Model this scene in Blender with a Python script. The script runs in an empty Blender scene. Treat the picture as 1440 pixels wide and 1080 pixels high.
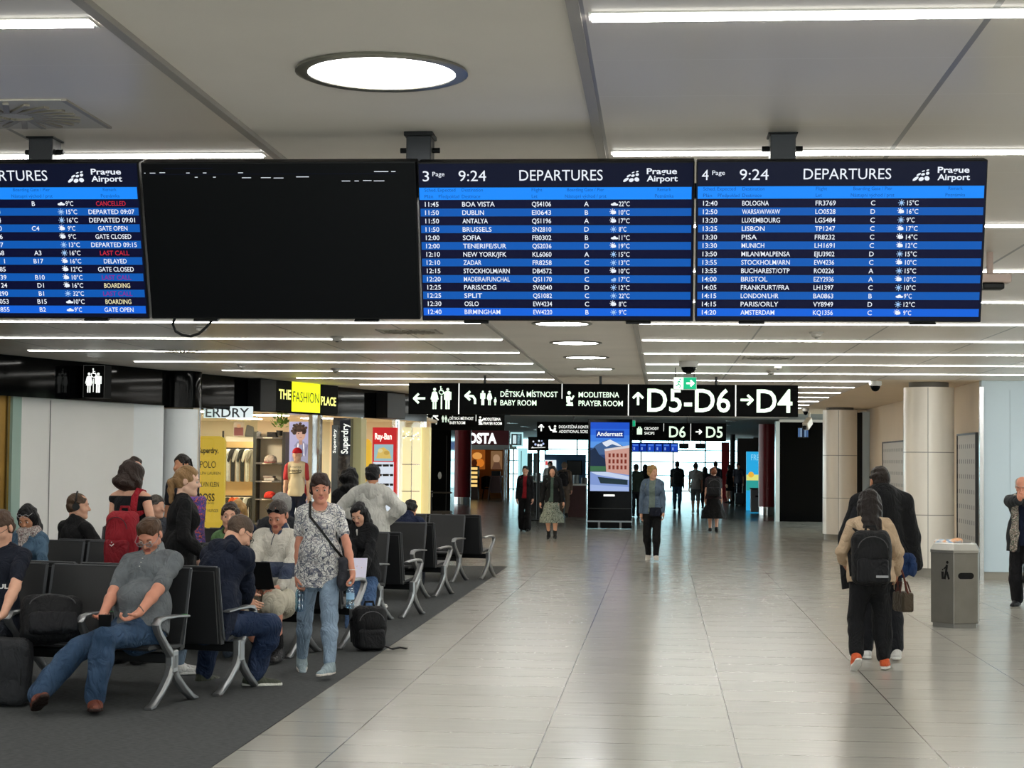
import bpy, math, random
import numpy as np
from mathutils import Vector, Matrix
random.seed(7)
SC = bpy.context.scene
COL = SC.collection
# ------------------------------------------------------------------ camera
FP, CX, CY, EYE, CEIL = 2500.0, 720.0, 540.0, 1.74, 3.04
def nrm(v):
    v = np.array(v, float); return v/np.linalg.norm(v)
_y = nrm((210, -110, FP)); _z = nrm(np.cross((1, -.010, 0), _y)); _z = _z if _z[1] > 0 else -_z
_x = np.cross(_y, _z); _x = _x if _x[0] > 0 else -_x
RC = np.array([_x, _y, _z])                     # camera (right, up, forward) -> world
cam = bpy.data.objects.new('camera', bpy.data.cameras.new('camera')); COL.objects.link(cam)
m3 = np.column_stack([RC[:, 0], RC[:, 1], -RC[:, 2]])
cam.matrix_world = Matrix.Translation((0, 0, EYE)) @ Matrix([list(r) for r in m3]).to_4x4()
cam.data.sensor_width = 36.0; cam.data.lens = 36.0*FP/1440.0
cam.data.clip_start = .05; cam.data.clip_end = 500
SC.camera = cam
def at(px, py, Y):
    d = RC @ np.array([px-CX, CY-py, FP]); return np.array([0, 0, EYE]) + d*(Y/d[1])
def onz(px, py, z=0.0):
    d = RC @ np.array([px-CX, CY-py, FP]); return np.array([0, 0, EYE]) + d*((z-EYE)/d[2])
def lin(c):
    if isinstance(c, str): c = tuple(int(c[i:i+2], 16)/255 for i in (0, 2, 4))
    return tuple((v/12.92 if v <= .04045 else ((v+.055)/1.055)**2.4) for v in c[:3])
# ------------------------------------------------------------------ world, exposure
W = bpy.data.worlds.new('sky'); SC.world = W; W.use_nodes = True
wb = W.node_tree.nodes['Background']
wb.inputs[0].default_value = (.88, 1.0, 1.0, 1); wb.inputs[1].default_value = 6.0
SC.view_settings.view_transform = 'Standard'; SC.view_settings.look = 'None'
SC.view_settings.exposure = 0.0; SC.view_settings.gamma = 1.0; SC.view_settings.use_curve_mapping = False
SC.cycles.max_bounces = 7; SC.cycles.diffuse_bounces = 4; SC.cycles.glossy_bounces = 3
SC.cycles.transmission_bounces = 4; SC.cycles.transparent_max_bounces = 12
SC.cycles.caustics_reflective = False; SC.cycles.caustics_refractive = False
SC.cycles.sample_clamp_indirect = 4.0
SC.cycles.use_denoising = True
STRIP_L, DOWN_L = 37.0, 28.0
# ------------------------------------------------------------------ materials
MATS = {}
def _new(name):
    m = bpy.data.materials.new(name); m.use_nodes = True
    return m, m.node_tree.nodes, m.node_tree.links, m.node_tree.nodes['Principled BSDF']
def mat(col, rough=.6, metal=0.0, bump=0.0, bscale=200.0, var=0.0, vscale=8.0, spec=.5, name=None, coat=0.0):
    key = (col if isinstance(col, str) else tuple(col), rough, metal, bump, bscale, var, vscale, spec, coat)
    if key in MATS: return MATS[key]
    m, N, L, p = _new(name or 'surface'); c = lin(col)
    p.inputs['Base Color'].default_value = (*c, 1); p.inputs['Roughness'].default_value = rough
    p.inputs['Metallic'].default_value = metal; p.inputs['Specular IOR Level'].default_value = spec
    p.inputs['Coat Weight'].default_value = coat
    if var or bump:
        tc = N.new('ShaderNodeTexCoord')
    if var:
        n = N.new('ShaderNodeTexNoise'); n.inputs['Scale'].default_value = vscale; n.inputs['Detail'].default_value = 5
        L.new(tc.outputs['Object'], n.inputs['Vector'])
        r = N.new('ShaderNodeMapRange'); r.inputs[1].default_value = .3; r.inputs[2].default_value = .7
        r.inputs[3].default_value = 1-var; r.inputs[4].default_value = 1+var
        L.new(n.outputs['Fac'], r.inputs[0])
        mx = N.new('ShaderNodeVectorMath'); mx.operation = 'SCALE'; mx.inputs[0].default_value = c
        L.new(r.outputs[0], mx.inputs['Scale']); L.new(mx.outputs[0], p.inputs['Base Color'])
    if bump:
        n2 = N.new('ShaderNodeTexNoise'); n2.inputs['Scale'].default_value = bscale; n2.inputs['Detail'].default_value = 3
        L.new(tc.outputs['Object'], n2.inputs['Vector'])
        b = N.new('ShaderNodeBump'); b.inputs['Strength'].default_value = bump; b.inputs['Distance'].default_value = .01
        L.new(n2.outputs['Fac'], b.inputs['Height']); L.new(b.outputs[0], p.inputs['Normal'])
    MATS[key] = m; return m
def glow(col, s=1.0, base='060606', rough=.4):
    key = ('glow', col, s, base, rough)
    if key in MATS: return MATS[key]
    m, N, L, p = _new('lit')
    p.inputs['Base Color'].default_value = (*lin(base), 1); p.inputs['Roughness'].default_value = rough
    p.inputs['Specular IOR Level'].default_value = .12; p.inputs['Emission Color'].default_value = (*lin(col), 1); p.inputs['Emission Strength'].default_value = s
    MATS[key] = m; return m
def wrinkles(N, L, p, tc, fine=.35, fscale=90.0, amp=.42):
    mp = N.new('ShaderNodeMapping'); mp.inputs['Scale'].default_value = (1, 1, .6); mp.inputs['Rotation'].default_value = (.4, .3, .2); L.new(tc.outputs['Object'], mp.inputs[0])
    a = N.new('ShaderNodeTexNoise'); a.inputs['Scale'].default_value = 9; a.inputs['Detail'].default_value = 2.5; a.inputs['Distortion'].default_value = 1.4; L.new(mp.outputs[0], a.inputs['Vector'])
    r = math_n(N, L, 'ABSOLUTE', math_n(N, L, 'SUBTRACT', a.outputs['Fac'], .5))
    b1 = N.new('ShaderNodeBump'); b1.inputs['Strength'].default_value = amp; b1.inputs['Distance'].default_value = .12; L.new(r, b1.inputs['Height'])
    n = N.new('ShaderNodeTexNoise'); n.inputs['Scale'].default_value = fscale; n.inputs['Detail'].default_value = 3; L.new(tc.outputs['Object'], n.inputs['Vector'])
    b2 = N.new('ShaderNodeBump'); b2.inputs['Strength'].default_value = fine; b2.inputs['Distance'].default_value = .008; L.new(n.outputs['Fac'], b2.inputs['Height']); L.new(b1.outputs[0], b2.inputs['Normal'])
    L.new(b2.outputs[0], p.inputs['Normal'])
def cloth(col, var=.10, bump=.35, bscale=90.0, rough=.85):
    key = ('cloth', col, var, bump, bscale, rough)
    if key in MATS: return MATS[key]
    m, N, L, p = _new('cloth'); tc = N.new('ShaderNodeTexCoord'); c = lin(col)
    n = N.new('ShaderNodeTexNoise'); n.inputs['Scale'].default_value = 14; n.inputs['Detail'].default_value = 5; L.new(tc.outputs['Object'], n.inputs['Vector'])
    r = N.new('ShaderNodeMapRange'); r.inputs[1].default_value = .3; r.inputs[2].default_value = .7; r.inputs[3].default_value = 1-var; r.inputs[4].default_value = 1+var; L.new(n.outputs['Fac'], r.inputs[0])
    mx = N.new('ShaderNodeVectorMath'); mx.operation = 'SCALE'; mx.inputs[0].default_value = c; L.new(r.outputs[0], mx.inputs['Scale']); L.new(mx.outputs[0], p.inputs['Base Color'])
    p.inputs['Roughness'].default_value = rough; p.inputs['Specular IOR Level'].default_value = .25; wrinkles(N, L, p, tc, bump, bscale)
    MATS[key] = m; return m
def glassy(tint='f4fbf8', refl=.10):
    key = ('glass', tint, refl)
    if key in MATS: return MATS[key]
    m = bpy.data.materials.new('clear_glass'); m.use_nodes = True; N = m.node_tree.nodes; L = m.node_tree.links
    N.remove(N['Principled BSDF']); o = N['Material Output']
    t = N.new('ShaderNodeBsdfTransparent'); t.inputs[0].default_value = (*lin(tint), 1)
    g = N.new('ShaderNodeBsdfGlossy'); g.inputs['Roughness'].default_value = .03
    mx = N.new('ShaderNodeMixShader'); mx.inputs[0].default_value = refl
    L.new(t.outputs[0], mx.inputs[1]); L.new(g.outputs[0], mx.inputs[2]); L.new(mx.outputs[0], o.inputs[0])
    MATS[key] = m; return m
def nodes_mat(name, fn):
    m, N, L, p = _new(name); fn(N, L, p); return m
def math_n(N, L, op, a, b=None, c=None):
    n = N.new('ShaderNodeMath'); n.operation = op
    for i, v in enumerate((a, b, c)):
        if v is None: continue
        if isinstance(v, (int, float)): n.inputs[i].default_value = v
        else: L.new(v, n.inputs[i])
    return n.outputs[0]
def mixc(N, L, fac, a, b):
    n = N.new('ShaderNodeMix'); n.data_type = 'RGBA'
    for s, v in ((n.inputs[0], fac), (n.inputs[6], a), (n.inputs[7], b)):
        if isinstance(v, (int, float)): s.default_value = v
        elif isinstance(v, tuple): s.default_value = (*v[:3], 1)
        else: L.new(v, s)
    return n.outputs[2]
# ------------------------------------------------------------------ mesh builder
class MB:
    """collects faces of ONE mesh object; every face carries a material"""
    def __init__(s): s.v = []; s.f = []; s.mi = []; s.mats = []
    def _m(s, m):
        if m not in s.mats: s.mats.append(m)
        return s.mats.index(m)
    def add(s, verts, faces, m):
        o = len(s.v); k = s._m(m)
        s.v.extend([tuple(map(float, p)) for p in verts])
        for f in faces: s.f.append([o+i for i in f]); s.mi.append(k)
        return s
    def box(s, x0, x1, y0, y1, z0, z1, m):
        v = [(x, y, z) for z in (z0, z1) for y in (y0, y1) for x in (x0, x1)]
        return s.add(v, [(0, 2, 3, 1), (4, 5, 7, 6), (0, 1, 5, 4), (2, 6, 7, 3), (0, 4, 6, 2), (1, 3, 7, 5)], m)
    def obox(s, c, axes, half, m):
        c = np.array(c, float); A = [np.array(a, float)*h for a, h in zip(axes, half)]
        v = [c+i*A[0]+j*A[1]+k*A[2] for k in (-1, 1) for j in (-1, 1) for i in (-1, 1)]
        return s.add(v, [(0, 2, 3, 1), (4, 5, 7, 6), (0, 1, 5, 4), (2, 6, 7, 3), (0, 4, 6, 2), (1, 3, 7, 5)], m)
    def quad(s, a, b, c, d, m): return s.add([a, b, c, d], [(0, 1, 2, 3)], m)
    def loft(s, rings, m, cap=True, closed=True):
        n = len(rings[0]); v = [p for r in rings for p in r]; f = []
        for i in range(len(rings)-1):
            for j in range(n if closed else n-1):
                f.append((i*n+j, i*n+(j+1) % n, (i+1)*n+(j+1) % n, (i+1)*n+j))
        if cap and closed:
            f.append(tuple(range(n-1, -1, -1))); f.append(tuple((len(rings)-1)*n+j for j in range(n)))
        return s.add(v, f, m)
    def tube(s, path, r, m, seg=8, flat=None, up=(0, 0, 1)):
        """swept round (or flat=(w,t) rectangular) section along a path"""
        P = [np.array(p, float) for p in path]; rings = []
        for i, p in enumerate(P):
            t = nrm(P[min(i+1, len(P)-1)]-P[max(i-1, 0)])
            u = np.array(up, float)
            if abs(t@nrm(u)) > .97: u = np.array((0, 1, 0.)) if abs(t[1]) < .9 else np.array((1., 0, 0))
            a = nrm(np.cross(t, u)); b = np.cross(a, t)
            if flat:
                w, h = flat[0]/2, flat[1]/2
                rings.append([p+a*w+b*h, p-a*w+b*h, p-a*w-b*h, p+a*w-b*h])
            else:
                rr = r[i] if isinstance(r, (list, tuple)) else r
                rings.append([p+rr*(math.cos(k*2*math.pi/seg)*a+math.sin(k*2*math.pi/seg)*b) for k in range(seg)])
        return s.loft(rings, m)
    def cyl(s, x, y, z0, z1, r, m, seg=24, r2=None):
        r2 = r if r2 is None else r2
        R = lambda z, q: [(x+q*math.cos(k*2*math.pi/seg), y+q*math.sin(k*2*math.pi/seg), z) for k in range(seg)]
        return s.loft([R(z0, r), R(z1, r2)], m)
    def lathe(s, prof, m, c=(0, 0, 0), seg=24):
        return s.loft([[(c[0]+r*math.cos(k*2*math.pi/seg), c[1]+r*math.sin(k*2*math.pi/seg), c[2]+z) for k in range(seg)] for r, z in prof], m)
    def ball(s, c, r, m, seg=12):
        r = (r, r, r) if isinstance(r, (int, float)) else r
        rings = []
        for i in range(1, seg//2):
            t = math.pi*i/(seg//2)
            rings.append([(c[0]+r[0]*math.sin(t)*math.cos(k*2*math.pi/seg), c[1]+r[1]*math.sin(t)*math.sin(k*2*math.pi/seg), c[2]-r[2]*math.cos(t)) for k in range(seg)])
        return s.loft(rings, m)
    def prism(s, pts, o, u, v, n, d, m):
        """outline pts (2D) on plane o,u,v extruded d along n"""
        o, u, v, n = (np.array(q, float) for q in (o, u, v, n))
        A = [o+u*a+v*b for a, b in pts]; B = [p+n*d for p in A]; k = len(pts)
        return s.add(A+B, [tuple(range(k-1, -1, -1)), tuple(range(k, 2*k))]+[(i, (i+1) % k, k+(i+1) % k, k+i) for i in range(k)], m)
    def build(s, name, parent=None, smooth=False, bevel=0.0, loc=None, rot=None, segs=2):
        me = bpy.data.meshes.new(name); me.from_pydata(s.v, [], s.f); me.update()
        for m in s.mats: me.materials.append(m)
        me.polygons.foreach_set('material_index', s.mi)
        if smooth:
            me.polygons.foreach_set('use_smooth', [True]*len(s.f))
            if smooth != 'all': me.set_sharp_from_angle(angle=math.radians(40))
        ob = bpy.data.objects.new(name, me); COL.objects.link(ob)
        if parent: ob.parent = parent
        if loc is not None: ob.location = loc
        if rot is not None: ob.rotation_euler = rot
        if bevel:
            b = ob.modifiers.new('bevel', 'BEVEL'); b.width = bevel; b.segments = segs; b.limit_method = 'ANGLE'; b.angle_limit = math.radians(35)
        return ob
def tag(o, label=None, cat=None, group=None, kind=None):
    for k, v in (('label', label), ('category', cat), ('group', group), ('kind', kind)):
        if v: o[k] = v
    return o
def thing(name, loc, label, cat, group=None, rz=0.0):
    o = bpy.data.objects.new(name, None); COL.objects.link(o); o.empty_display_size = .1
    o.location = tuple(map(float, loc)); o.rotation_euler = (0, 0, rz)
    return tag(o, label, cat, group)
def struct(name, mb, **k):
    o = mb.build(name, **k); o['kind'] = 'structure'; return o
def copy_tree(o, parent=None):
    c = o.copy(); COL.objects.link(c); c.parent = parent
    for ch in list(o.children): copy_tree(ch, c)
    return c
# ------------------------------------------------------------------ flat drawing: lettering and pictograms on a plane
_TX = {}
def glyphs(t, bold):
    key = (t, bold)
    if key in _TX: return _TX[key]
    cu = bpy.data.curves.new('t', 'FONT'); cu.body = t; cu.size = 1.0; cu.resolution_u = 3; cu.offset = bold; cu.fill_mode = 'FRONT'
    ob = bpy.data.objects.new('t', cu); me = ob.to_mesh()
    v = [(p.co.x, p.co.y) for p in me.vertices]; f = [tuple(q.vertices) for q in me.polygons]
    ob.to_mesh_clear(); bpy.data.objects.remove(ob); bpy.data.curves.remove(cu)
    _TX[key] = (v, f); return v, f
class Flat:
    def __init__(s, mb, o, u, v, off=.002):
        s.mb = mb; s.o = np.array(o, float); s.u = nrm(u); s.vv = nrm(v); s.n = np.cross(s.u, s.vv); s.off = off
    def P(s, a, b, k=1): return s.o+s.u*a+s.vv*b+s.n*s.off*k
    def poly(s, pts, m, k=1):
        s.mb.add([s.P(a, b, k) for a, b in pts], [tuple(range(len(pts)))], m); return s
    def rect(s, x0, y0, x1, y1, m, k=1): return s.poly([(x0, y0), (x1, y0), (x1, y1), (x0, y1)], m, k)
    def disc(s, x, y, r, m, k=1, ry=None, n=14, rot=0):
        ry = ry or r; c, q = math.cos(rot), math.sin(rot)
        return s.poly([(x+r*math.cos(t)*c-ry*math.sin(t)*q, y+r*math.cos(t)*q+ry*math.sin(t)*c) for t in [2*math.pi*i/n for i in range(n)]], m, k)
    def stroke(s, pts, w, m, k=1):
        pts = [np.array(p, float) for p in pts]
        for i in range(len(pts)-1):
            d = nrm(pts[i+1]-pts[i]); q = np.array((-d[1], d[0]))*w/2; a, b = pts[i], pts[i+1]
            s.poly([a-q, b-q, b+q, a+q], m, k)
            if i: s.disc(a[0], a[1], w/2, m, k, n=10)
        return s
    def text(s, t, x, y, h, m, align='l', w=None, bold=0.0, k=1, up=True):
        """h = cap height, baseline at y; w = total width to fit"""
        v, f = glyphs(t, bold)
        if not v: return s
        cap = glyphs('H', bold)[0]; ch = max(p[1] for p in cap)-min(p[1] for p in cap)
        sy = h/ch; x0 = min(p[0] for p in v); x1 = max(p[0] for p in v)
        sx = sy if w is None else w/(x1-x0)
        ww = (x1-x0)*sx; ox = x-{'l': 0, 'c': ww/2, 'r': ww}[align]
        s.mb.add([s.P(ox+(p[0]-x0)*sx, y+p[1]*sy, k) for p in v], f, m); return s
    def man(s, x, y, h, m, skirt=False, k=1):
        """standing pictogram, feet at y"""
        u = h; ax = x; W8 = .70
        s.disc(x, y+.93*u, .07*u, m, k); x = 0
        s = Flat(s.mb, s.o+s.u*ax, s.u, s.vv, s.off); s.u = s.u*W8
        if skirt:
            s.poly([(x-.09*u, y+.83*u), (x+.09*u, y+.83*u), (x+.21*u, y+.36*u), (x-.21*u, y+.36*u)][::-1], m, k)
            for q in (-1, 1):
                s.stroke([(x+q*.12*u, y+.80*u), (x+q*.24*u, y+.45*u)], .075*u, m, k)
                s.rect(x+q*.075*u-.05*u, y, x+q*.075*u+.05*u, y+.37*u, m, k)
        else:
            s.rect(x-.15*u, y+.42*u, x+.15*u, y+.84*u, m, k)
            for q in (-1, 1):
                s.rect(x+q*.205*u-.042*u, y+.44*u, x+q*.205*u+.042*u, y+.82*u, m, k)
                s.rect(x+q*.08*u-.065*u, y, x+q*.08*u+.065*u, y+.43*u, m, k)
        return s
    def wheelchair(s, x, y, h, m, k=1):
        s.disc(x-.05*h, y+.92*h, .09*h, m, k)
        s.stroke([(x-.05*h, y+.8*h), (x-.03*h, y+.45*h), (x+.22*h, y+.45*h), (x+.33*h, y+.1*h)], .1*h, m, k)
        s.stroke([(x-.05*h, y+.66*h), (x+.18*h, y+.66*h)], .07*h, m, k)
        s.stroke([(x+.05*h+.3*h*math.cos(t), y+.28*h+.28*h*math.sin(t)) for t in [math.radians(a) for a in range(130, 351, 20)]], .07*h, m, k)
        return s
    def arrow(s, x, y, L, w, m, ang=0, k=1, head=.42):
        c, q = math.cos(ang), math.sin(ang); T = lambda a, b: (x+a*c-b*q, y+a*q+b*c)
        s.stroke([T(-L/2, 0), T(L/2-w*.4, 0)], w, m, k)
        s.stroke([T(L/2-L*head, L*head), T(L/2, 0), T(L/2-L*head, -L*head)], w, m, k); return s
# ------------------------------------------------------------------ implicit surfaces -> one continuous mesh
def I3(): return np.eye(3)
class Body:
    """smooth union of tapered limbs / ellipsoids / rounded boxes, meshed with surface nets"""
    def __init__(s): s.p = []; s.cuts = []; s.fold = None
    def cone(s, a, b, ra, rb, k=.03, sq=None, sub=False): s.p.append(('c', np.array(a, float), np.array(b, float), ra, rb, k, sq, sub)); return s
    def ell(s, c, r, M=None, k=.03, sub=False): s.p.append(('e', np.array(c, float), np.array(r, float), I3() if M is None else M, None, k, None, sub)); return s
    def rbox(s, c, half, M=None, rr=.02, k=.01, sub=False): s.p.append(('b', np.array(c, float), np.array(half, float), I3() if M is None else M, rr, k, None, sub)); return s
    def cut(s, o, n): s.cuts.append((np.array(o, float), nrm(n))); return s
    def folds(s, amp, freq, seed=1, stretch=(1, 1, 1)): s.fold = (amp, freq, seed, stretch); return s
    def mesh(s, h):
        lo = np.full(3, 1e9); hi = -lo
        def bb(p):
            if p[0] == 'c': return np.minimum(p[1]-p[3], p[2]-p[4]), np.maximum(p[1]+p[3], p[2]+p[4])
            R = np.linalg.norm(p[2]) if p[0] == 'b' else max(p[2]); 
            if p[0] == 'b': R = np.abs(p[3].T)@p[2]
            else: R = np.sqrt(((p[3].T*p[2])**2).sum(1))
            return p[1]-R, p[1]+R
        for p in s.p:
            if p[-1]: continue
            a, b = bb(p); lo = np.minimum(lo, a); hi = np.maximum(hi, b)
        lo = lo-3*h-.012; hi = hi+3*h+.012
        n = np.ceil((hi-lo)/h).astype(int)+1
        D = np.full(n, .5, np.float32)
        ax = [lo[i]+h*np.arange(n[i]) for i in range(3)]
        def fold():
            if not s.fold: return
            amp, fr, seed, st = s.fold; rg = np.random.RandomState(seed)
            for i in range(5):
                w = rg.normal(size=3)*np.array(st); w = w/np.linalg.norm(w)*fr*(.6+.35*i)
                ph = rg.uniform(0, 6.28); w2 = rg.normal(size=3)*fr*.35
                D[...] += (amp/(1+.45*i))*np.sin((w[0]*ax[0])[:, None, None]+(w[1]*ax[1])[None, :, None]+(w[2]*ax[2])[None, None, :]+ph
                     + 1.5*np.sin((w2[0]*ax[0])[:, None, None]+(w2[1]*ax[1])[None, :, None]+(w2[2]*ax[2])[None, None, :])).astype(np.float32)
        prims = [p for p in s.p if not p[-1]]+[None]+[p for p in s.p if p[-1]]
        for p in prims:
            if p is None: fold(); continue
            a, b = bb(p); k = max(p[5], 1e-4); mg = k+3*h+.01
            i0 = np.clip(np.floor((a-mg-lo)/h).astype(int), 0, n-1); i1 = np.clip(np.ceil((b+mg-lo)/h).astype(int)+1, 1, n)
            if (i1 <= i0).any(): continue
            X = ax[0][i0[0]:i1[0]][:, None, None]; Y = ax[1][i0[1]:i1[1]][None, :, None]; Z = ax[2][i0[2]:i1[2]][None, None, :]
            if p[0] == 'c':
                x, y, z = X-p[1][0], Y-p[1][1], Z-p[1][2]; ab = p[2]-p[1]; L2 = max(ab@ab, 1e-12)
                t = np.clip((x*ab[0]+y*ab[1]+z*ab[2])/L2, 0, 1)
                x = x-t*ab[0]; y = y-t*ab[1]; z = z-t*ab[2]
                if p[6] is not None:
                    q, sc = p[6]; e = (x*q[0]+y*q[1]+z*q[2])*(1/sc-1); x = x+e*q[0]; y = y+e*q[1]; z = z+e*q[2]
                d = np.sqrt(x*x+y*y+z*z)-(p[3]+t*(p[4]-p[3]))
            else:
                x, y, z = X-p[1][0], Y-p[1][1], Z-p[1][2]; M = p[3]
                q = [x*M[i][0]+y*M[i][1]+z*M[i][2] for i in range(3)]
                if p[0] == 'e':
                    r = p[2]; k0 = np.sqrt(sum((q[i]/r[i])**2 for i in range(3))); k1 = np.sqrt(sum((q[i]/r[i]**2)**2 for i in range(3)))+1e-9
                    d = k0*(k0-1)/k1
                else:
                    w = [np.abs(q[i])-(p[2][i]-p[4]) for i in range(3)]
                    d = np.sqrt(sum(np.maximum(v, 0)**2 for v in w))+np.minimum(np.maximum(np.maximum(w[0], w[1]), w[2]), 0)-p[4]
            S = D[i0[0]:i1[0], i0[1]:i1[1], i0[2]:i1[2]]
            if p[-1]:
                g = np.maximum(k-np.abs(S+d), 0)/k; S[...] = np.maximum(S, -d)+g*g*k*.25
            else:
                g = np.maximum(k-np.abs(S-d), 0)/k; S[...] = np.minimum(S, d)-g*g*k*.25
        for o, nn in s.cuts:
            D = np.maximum(D, (((ax[0]-o[0])*nn[0])[:, None, None]+((ax[1]-o[1])*nn[1])[None, :, None]+((ax[2]-o[2])*nn[2])[None, None, :]).astype(np.float32))
        return nets(D, lo, h)
def nets(D, lo, h):
    S = D < 0
    c = np.zeros(tuple(k-1 for k in D.shape), np.uint8); nx, ny, nz = c.shape
    for i in (0, 1):
        for j in (0, 1):
            for k in (0, 1): c += S[i:i+nx, j:j+ny, k:k+nz]
    act = (c > 0) & (c < 8); I = np.argwhere(act)
    if len(I) == 0: return np.zeros((0, 3)), np.zeros((0, 4), int)
    idx = np.full(c.shape, -1, np.int32); idx[act] = np.arange(len(I))
    acc = np.zeros((len(I), 3)); cnt = np.zeros(len(I))
    g = lambda o: D[I[:, 0]+o[0], I[:, 1]+o[1], I[:, 2]+o[2]].astype(float)
    cor = [(i, j, k) for i in (0, 1) for j in (0, 1) for k in (0, 1)]; V = {o: g(o) for o in cor}
    for o in cor:
        for a in range(3):
            if o[a] == 0:
                q = list(o); q[a] = 1; q = tuple(q); va, vb = V[o], V[q]; x = (va < 0) != (vb < 0)
                t = np.where(x, va/np.where(x, va-vb, 1), 0); P = np.tile(np.array(o, float), (len(I), 1)); P[:, a] += t
                acc[x] += P[x]; cnt[x] += 1
    verts = lo+h*(I+acc/cnt[:, None])
    F = []
    for a in range(3):
        b, d = (a+1) % 3, (a+2) % 3
        sl0 = [slice(1, -1)]*3; sl1 = [slice(1, -1)]*3; sl0[a] = slice(0, -1); sl1[a] = slice(1, None)
        A, B = S[tuple(sl0)], S[tuple(sl1)]; E = np.argwhere(A != B)
        if not len(E): continue
        off = np.ones(3, int); off[a] = 0; E = E+off
        inside = S[E[:, 0], E[:, 1], E[:, 2]]
        def cell(db, dd):
            q = E.copy(); q[:, b] -= db; q[:, d] -= dd; return idx[q[:, 0], q[:, 1], q[:, 2]]
        q = np.stack([cell(1, 1), cell(0, 1), cell(0, 0), cell(1, 0)], 1)
        q[~inside] = q[~inside][:, ::-1]; F.append(q)
    return verts, np.concatenate(F)
def sdf_obj(name, body, h, m, parent, pick=None, smooth=1):
    """mesh the implicit body; pick(verts)->material index per face"""
    v, f = body.mesh(h)
    if len(v) == 0: return None
    for _ in range(smooth):                     # one relaxing pass takes off the voxel ripple
        s = np.zeros_like(v); n = np.zeros(len(v))
        for i in range(4):
            a, b = f[:, i], f[:, (i+1) % 4]
            for q in range(3): s[:, q] += np.bincount(a, v[b, q], len(v))+np.bincount(b, v[a, q], len(v))
            n += np.bincount(a, minlength=len(v))+np.bincount(b, minlength=len(v))
        v = .5*v+.5*s/np.maximum(n, 1)[:, None]
    me = bpy.data.meshes.new(name); me.vertices.add(len(v)); me.vertices.foreach_set('co', v.astype(np.float32).ravel())
    me.loops.add(f.size); me.loops.foreach_set('vertex_index', f.astype(np.int32).ravel())
    me.polygons.add(len(f)); me.polygons.foreach_set('loop_start', np.arange(0, f.size, 4, dtype=np.int32))
    me.update(calc_edges=True); me.validate()
    for q in (m if isinstance(m, (list, tuple)) else [m]): me.materials.append(q)
    me.polygons.foreach_set('use_smooth', [True]*len(me.polygons))
    if pick is not None: me.polygons.foreach_set('material_index', pick(v[f].mean(1)).astype(np.int32))
    ob = bpy.data.objects.new(name, me); COL.objects.link(ob)
    if parent: ob.parent = parent
    return ob
# ------------------------------------------------------------------ setting: floor, ceiling, walls
FX = lambda Y: -8.46+.277*(Y-22.13)                 # line of the slanted shop fascia
ORD = ['first', 'second', 'third', 'fourth', 'fifth', 'sixth', 'seventh', 'eighth', 'ninth', 'tenth', 'eleventh', 'twelfth', 'thirteenth', 'fourteenth',
       'fifteenth', 'sixteenth', 'seventeenth', 'eighteenth', 'nineteenth', 'twentieth', 'twenty-first']
def _tiles(N, L, p):
    tc = N.new('ShaderNodeTexCoord'); sp = N.new('ShaderNodeSeparateXYZ'); L.new(tc.outputs['Object'], sp.inputs[0])
    x, y = sp.outputs[0], sp.outputs[1]; M = lambda *a: math_n(N, L, *a)
    u = M('DIVIDE', M('SUBTRACT', x, .47), 1.2); col = M('FLOOR', u); fu = M('FRACT', u)
    v = M('DIVIDE', M('ADD', y, M('MULTIPLY', M('MODULO', M('ABSOLUTE', col), 2.0), .3)), .6); fv = M('FRACT', v)
    du = M('MULTIPLY', M('MINIMUM', fu, M('SUBTRACT', 1.0, fu)), 1.2); dv = M('MULTIPLY', M('MINIMUM', fv, M('SUBTRACT', 1.0, fv)), .6)
    gu = M('LESS_THAN', du, .0042); gv = M('LESS_THAN', dv, .006)
    cb = N.new('ShaderNodeCombineXYZ'); L.new(col, cb.inputs[0]); L.new(M('FLOOR', v), cb.inputs[1])
    wn = N.new('ShaderNodeTexWhiteNoise'); wn.noise_dimensions = '2D'; L.new(cb.outputs[0], wn.inputs['Vector'])
    mp = N.new('ShaderNodeMapping'); mp.inputs['Scale'].default_value = (1.2, 9, 1); L.new(tc.outputs['Object'], mp.inputs[0])
    ns = N.new('ShaderNodeTexNoise'); ns.inputs['Scale'].default_value = 2.2; ns.inputs['Detail'].default_value = 6; L.new(mp.outputs[0], ns.inputs['Vector'])
    k = M('ADD', .92, M('ADD', M('MULTIPLY', wn.outputs[0], .07), M('MULTIPLY', ns.outputs['Fac'], .06)))
    sc = N.new('ShaderNodeVectorMath'); sc.operation = 'SCALE'; sc.inputs[0].default_value = lin('a2a098'); L.new(k, sc.inputs['Scale'])
    c = mixc(N, L, M('MULTIPLY', gv, .75), sc.outputs[0], lin('4c4c48')); c = mixc(N, L, M('MULTIPLY', gu, .95), c, lin('26262a'))
    L.new(c, p.inputs['Base Color'])
    rg = M('ADD', .13, M('MULTIPLY', ns.outputs['Fac'], .14)); L.new(rg, p.inputs['Roughness']); p.inputs['Specular IOR Level'].default_value = .42
    b = N.new('ShaderNodeBump'); b.inputs['Strength'].default_value = .012; b.inputs['Distance'].default_value = .01
    n3 = N.new('ShaderNodeTexNoise'); n3.inputs['Scale'].default_value = 5; L.new(mp.outputs[0], n3.inputs['Vector']); L.new(n3.outputs['Fac'], b.inputs['Height'])
    L.new(b.outputs[0], p.inputs['Normal'])
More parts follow.
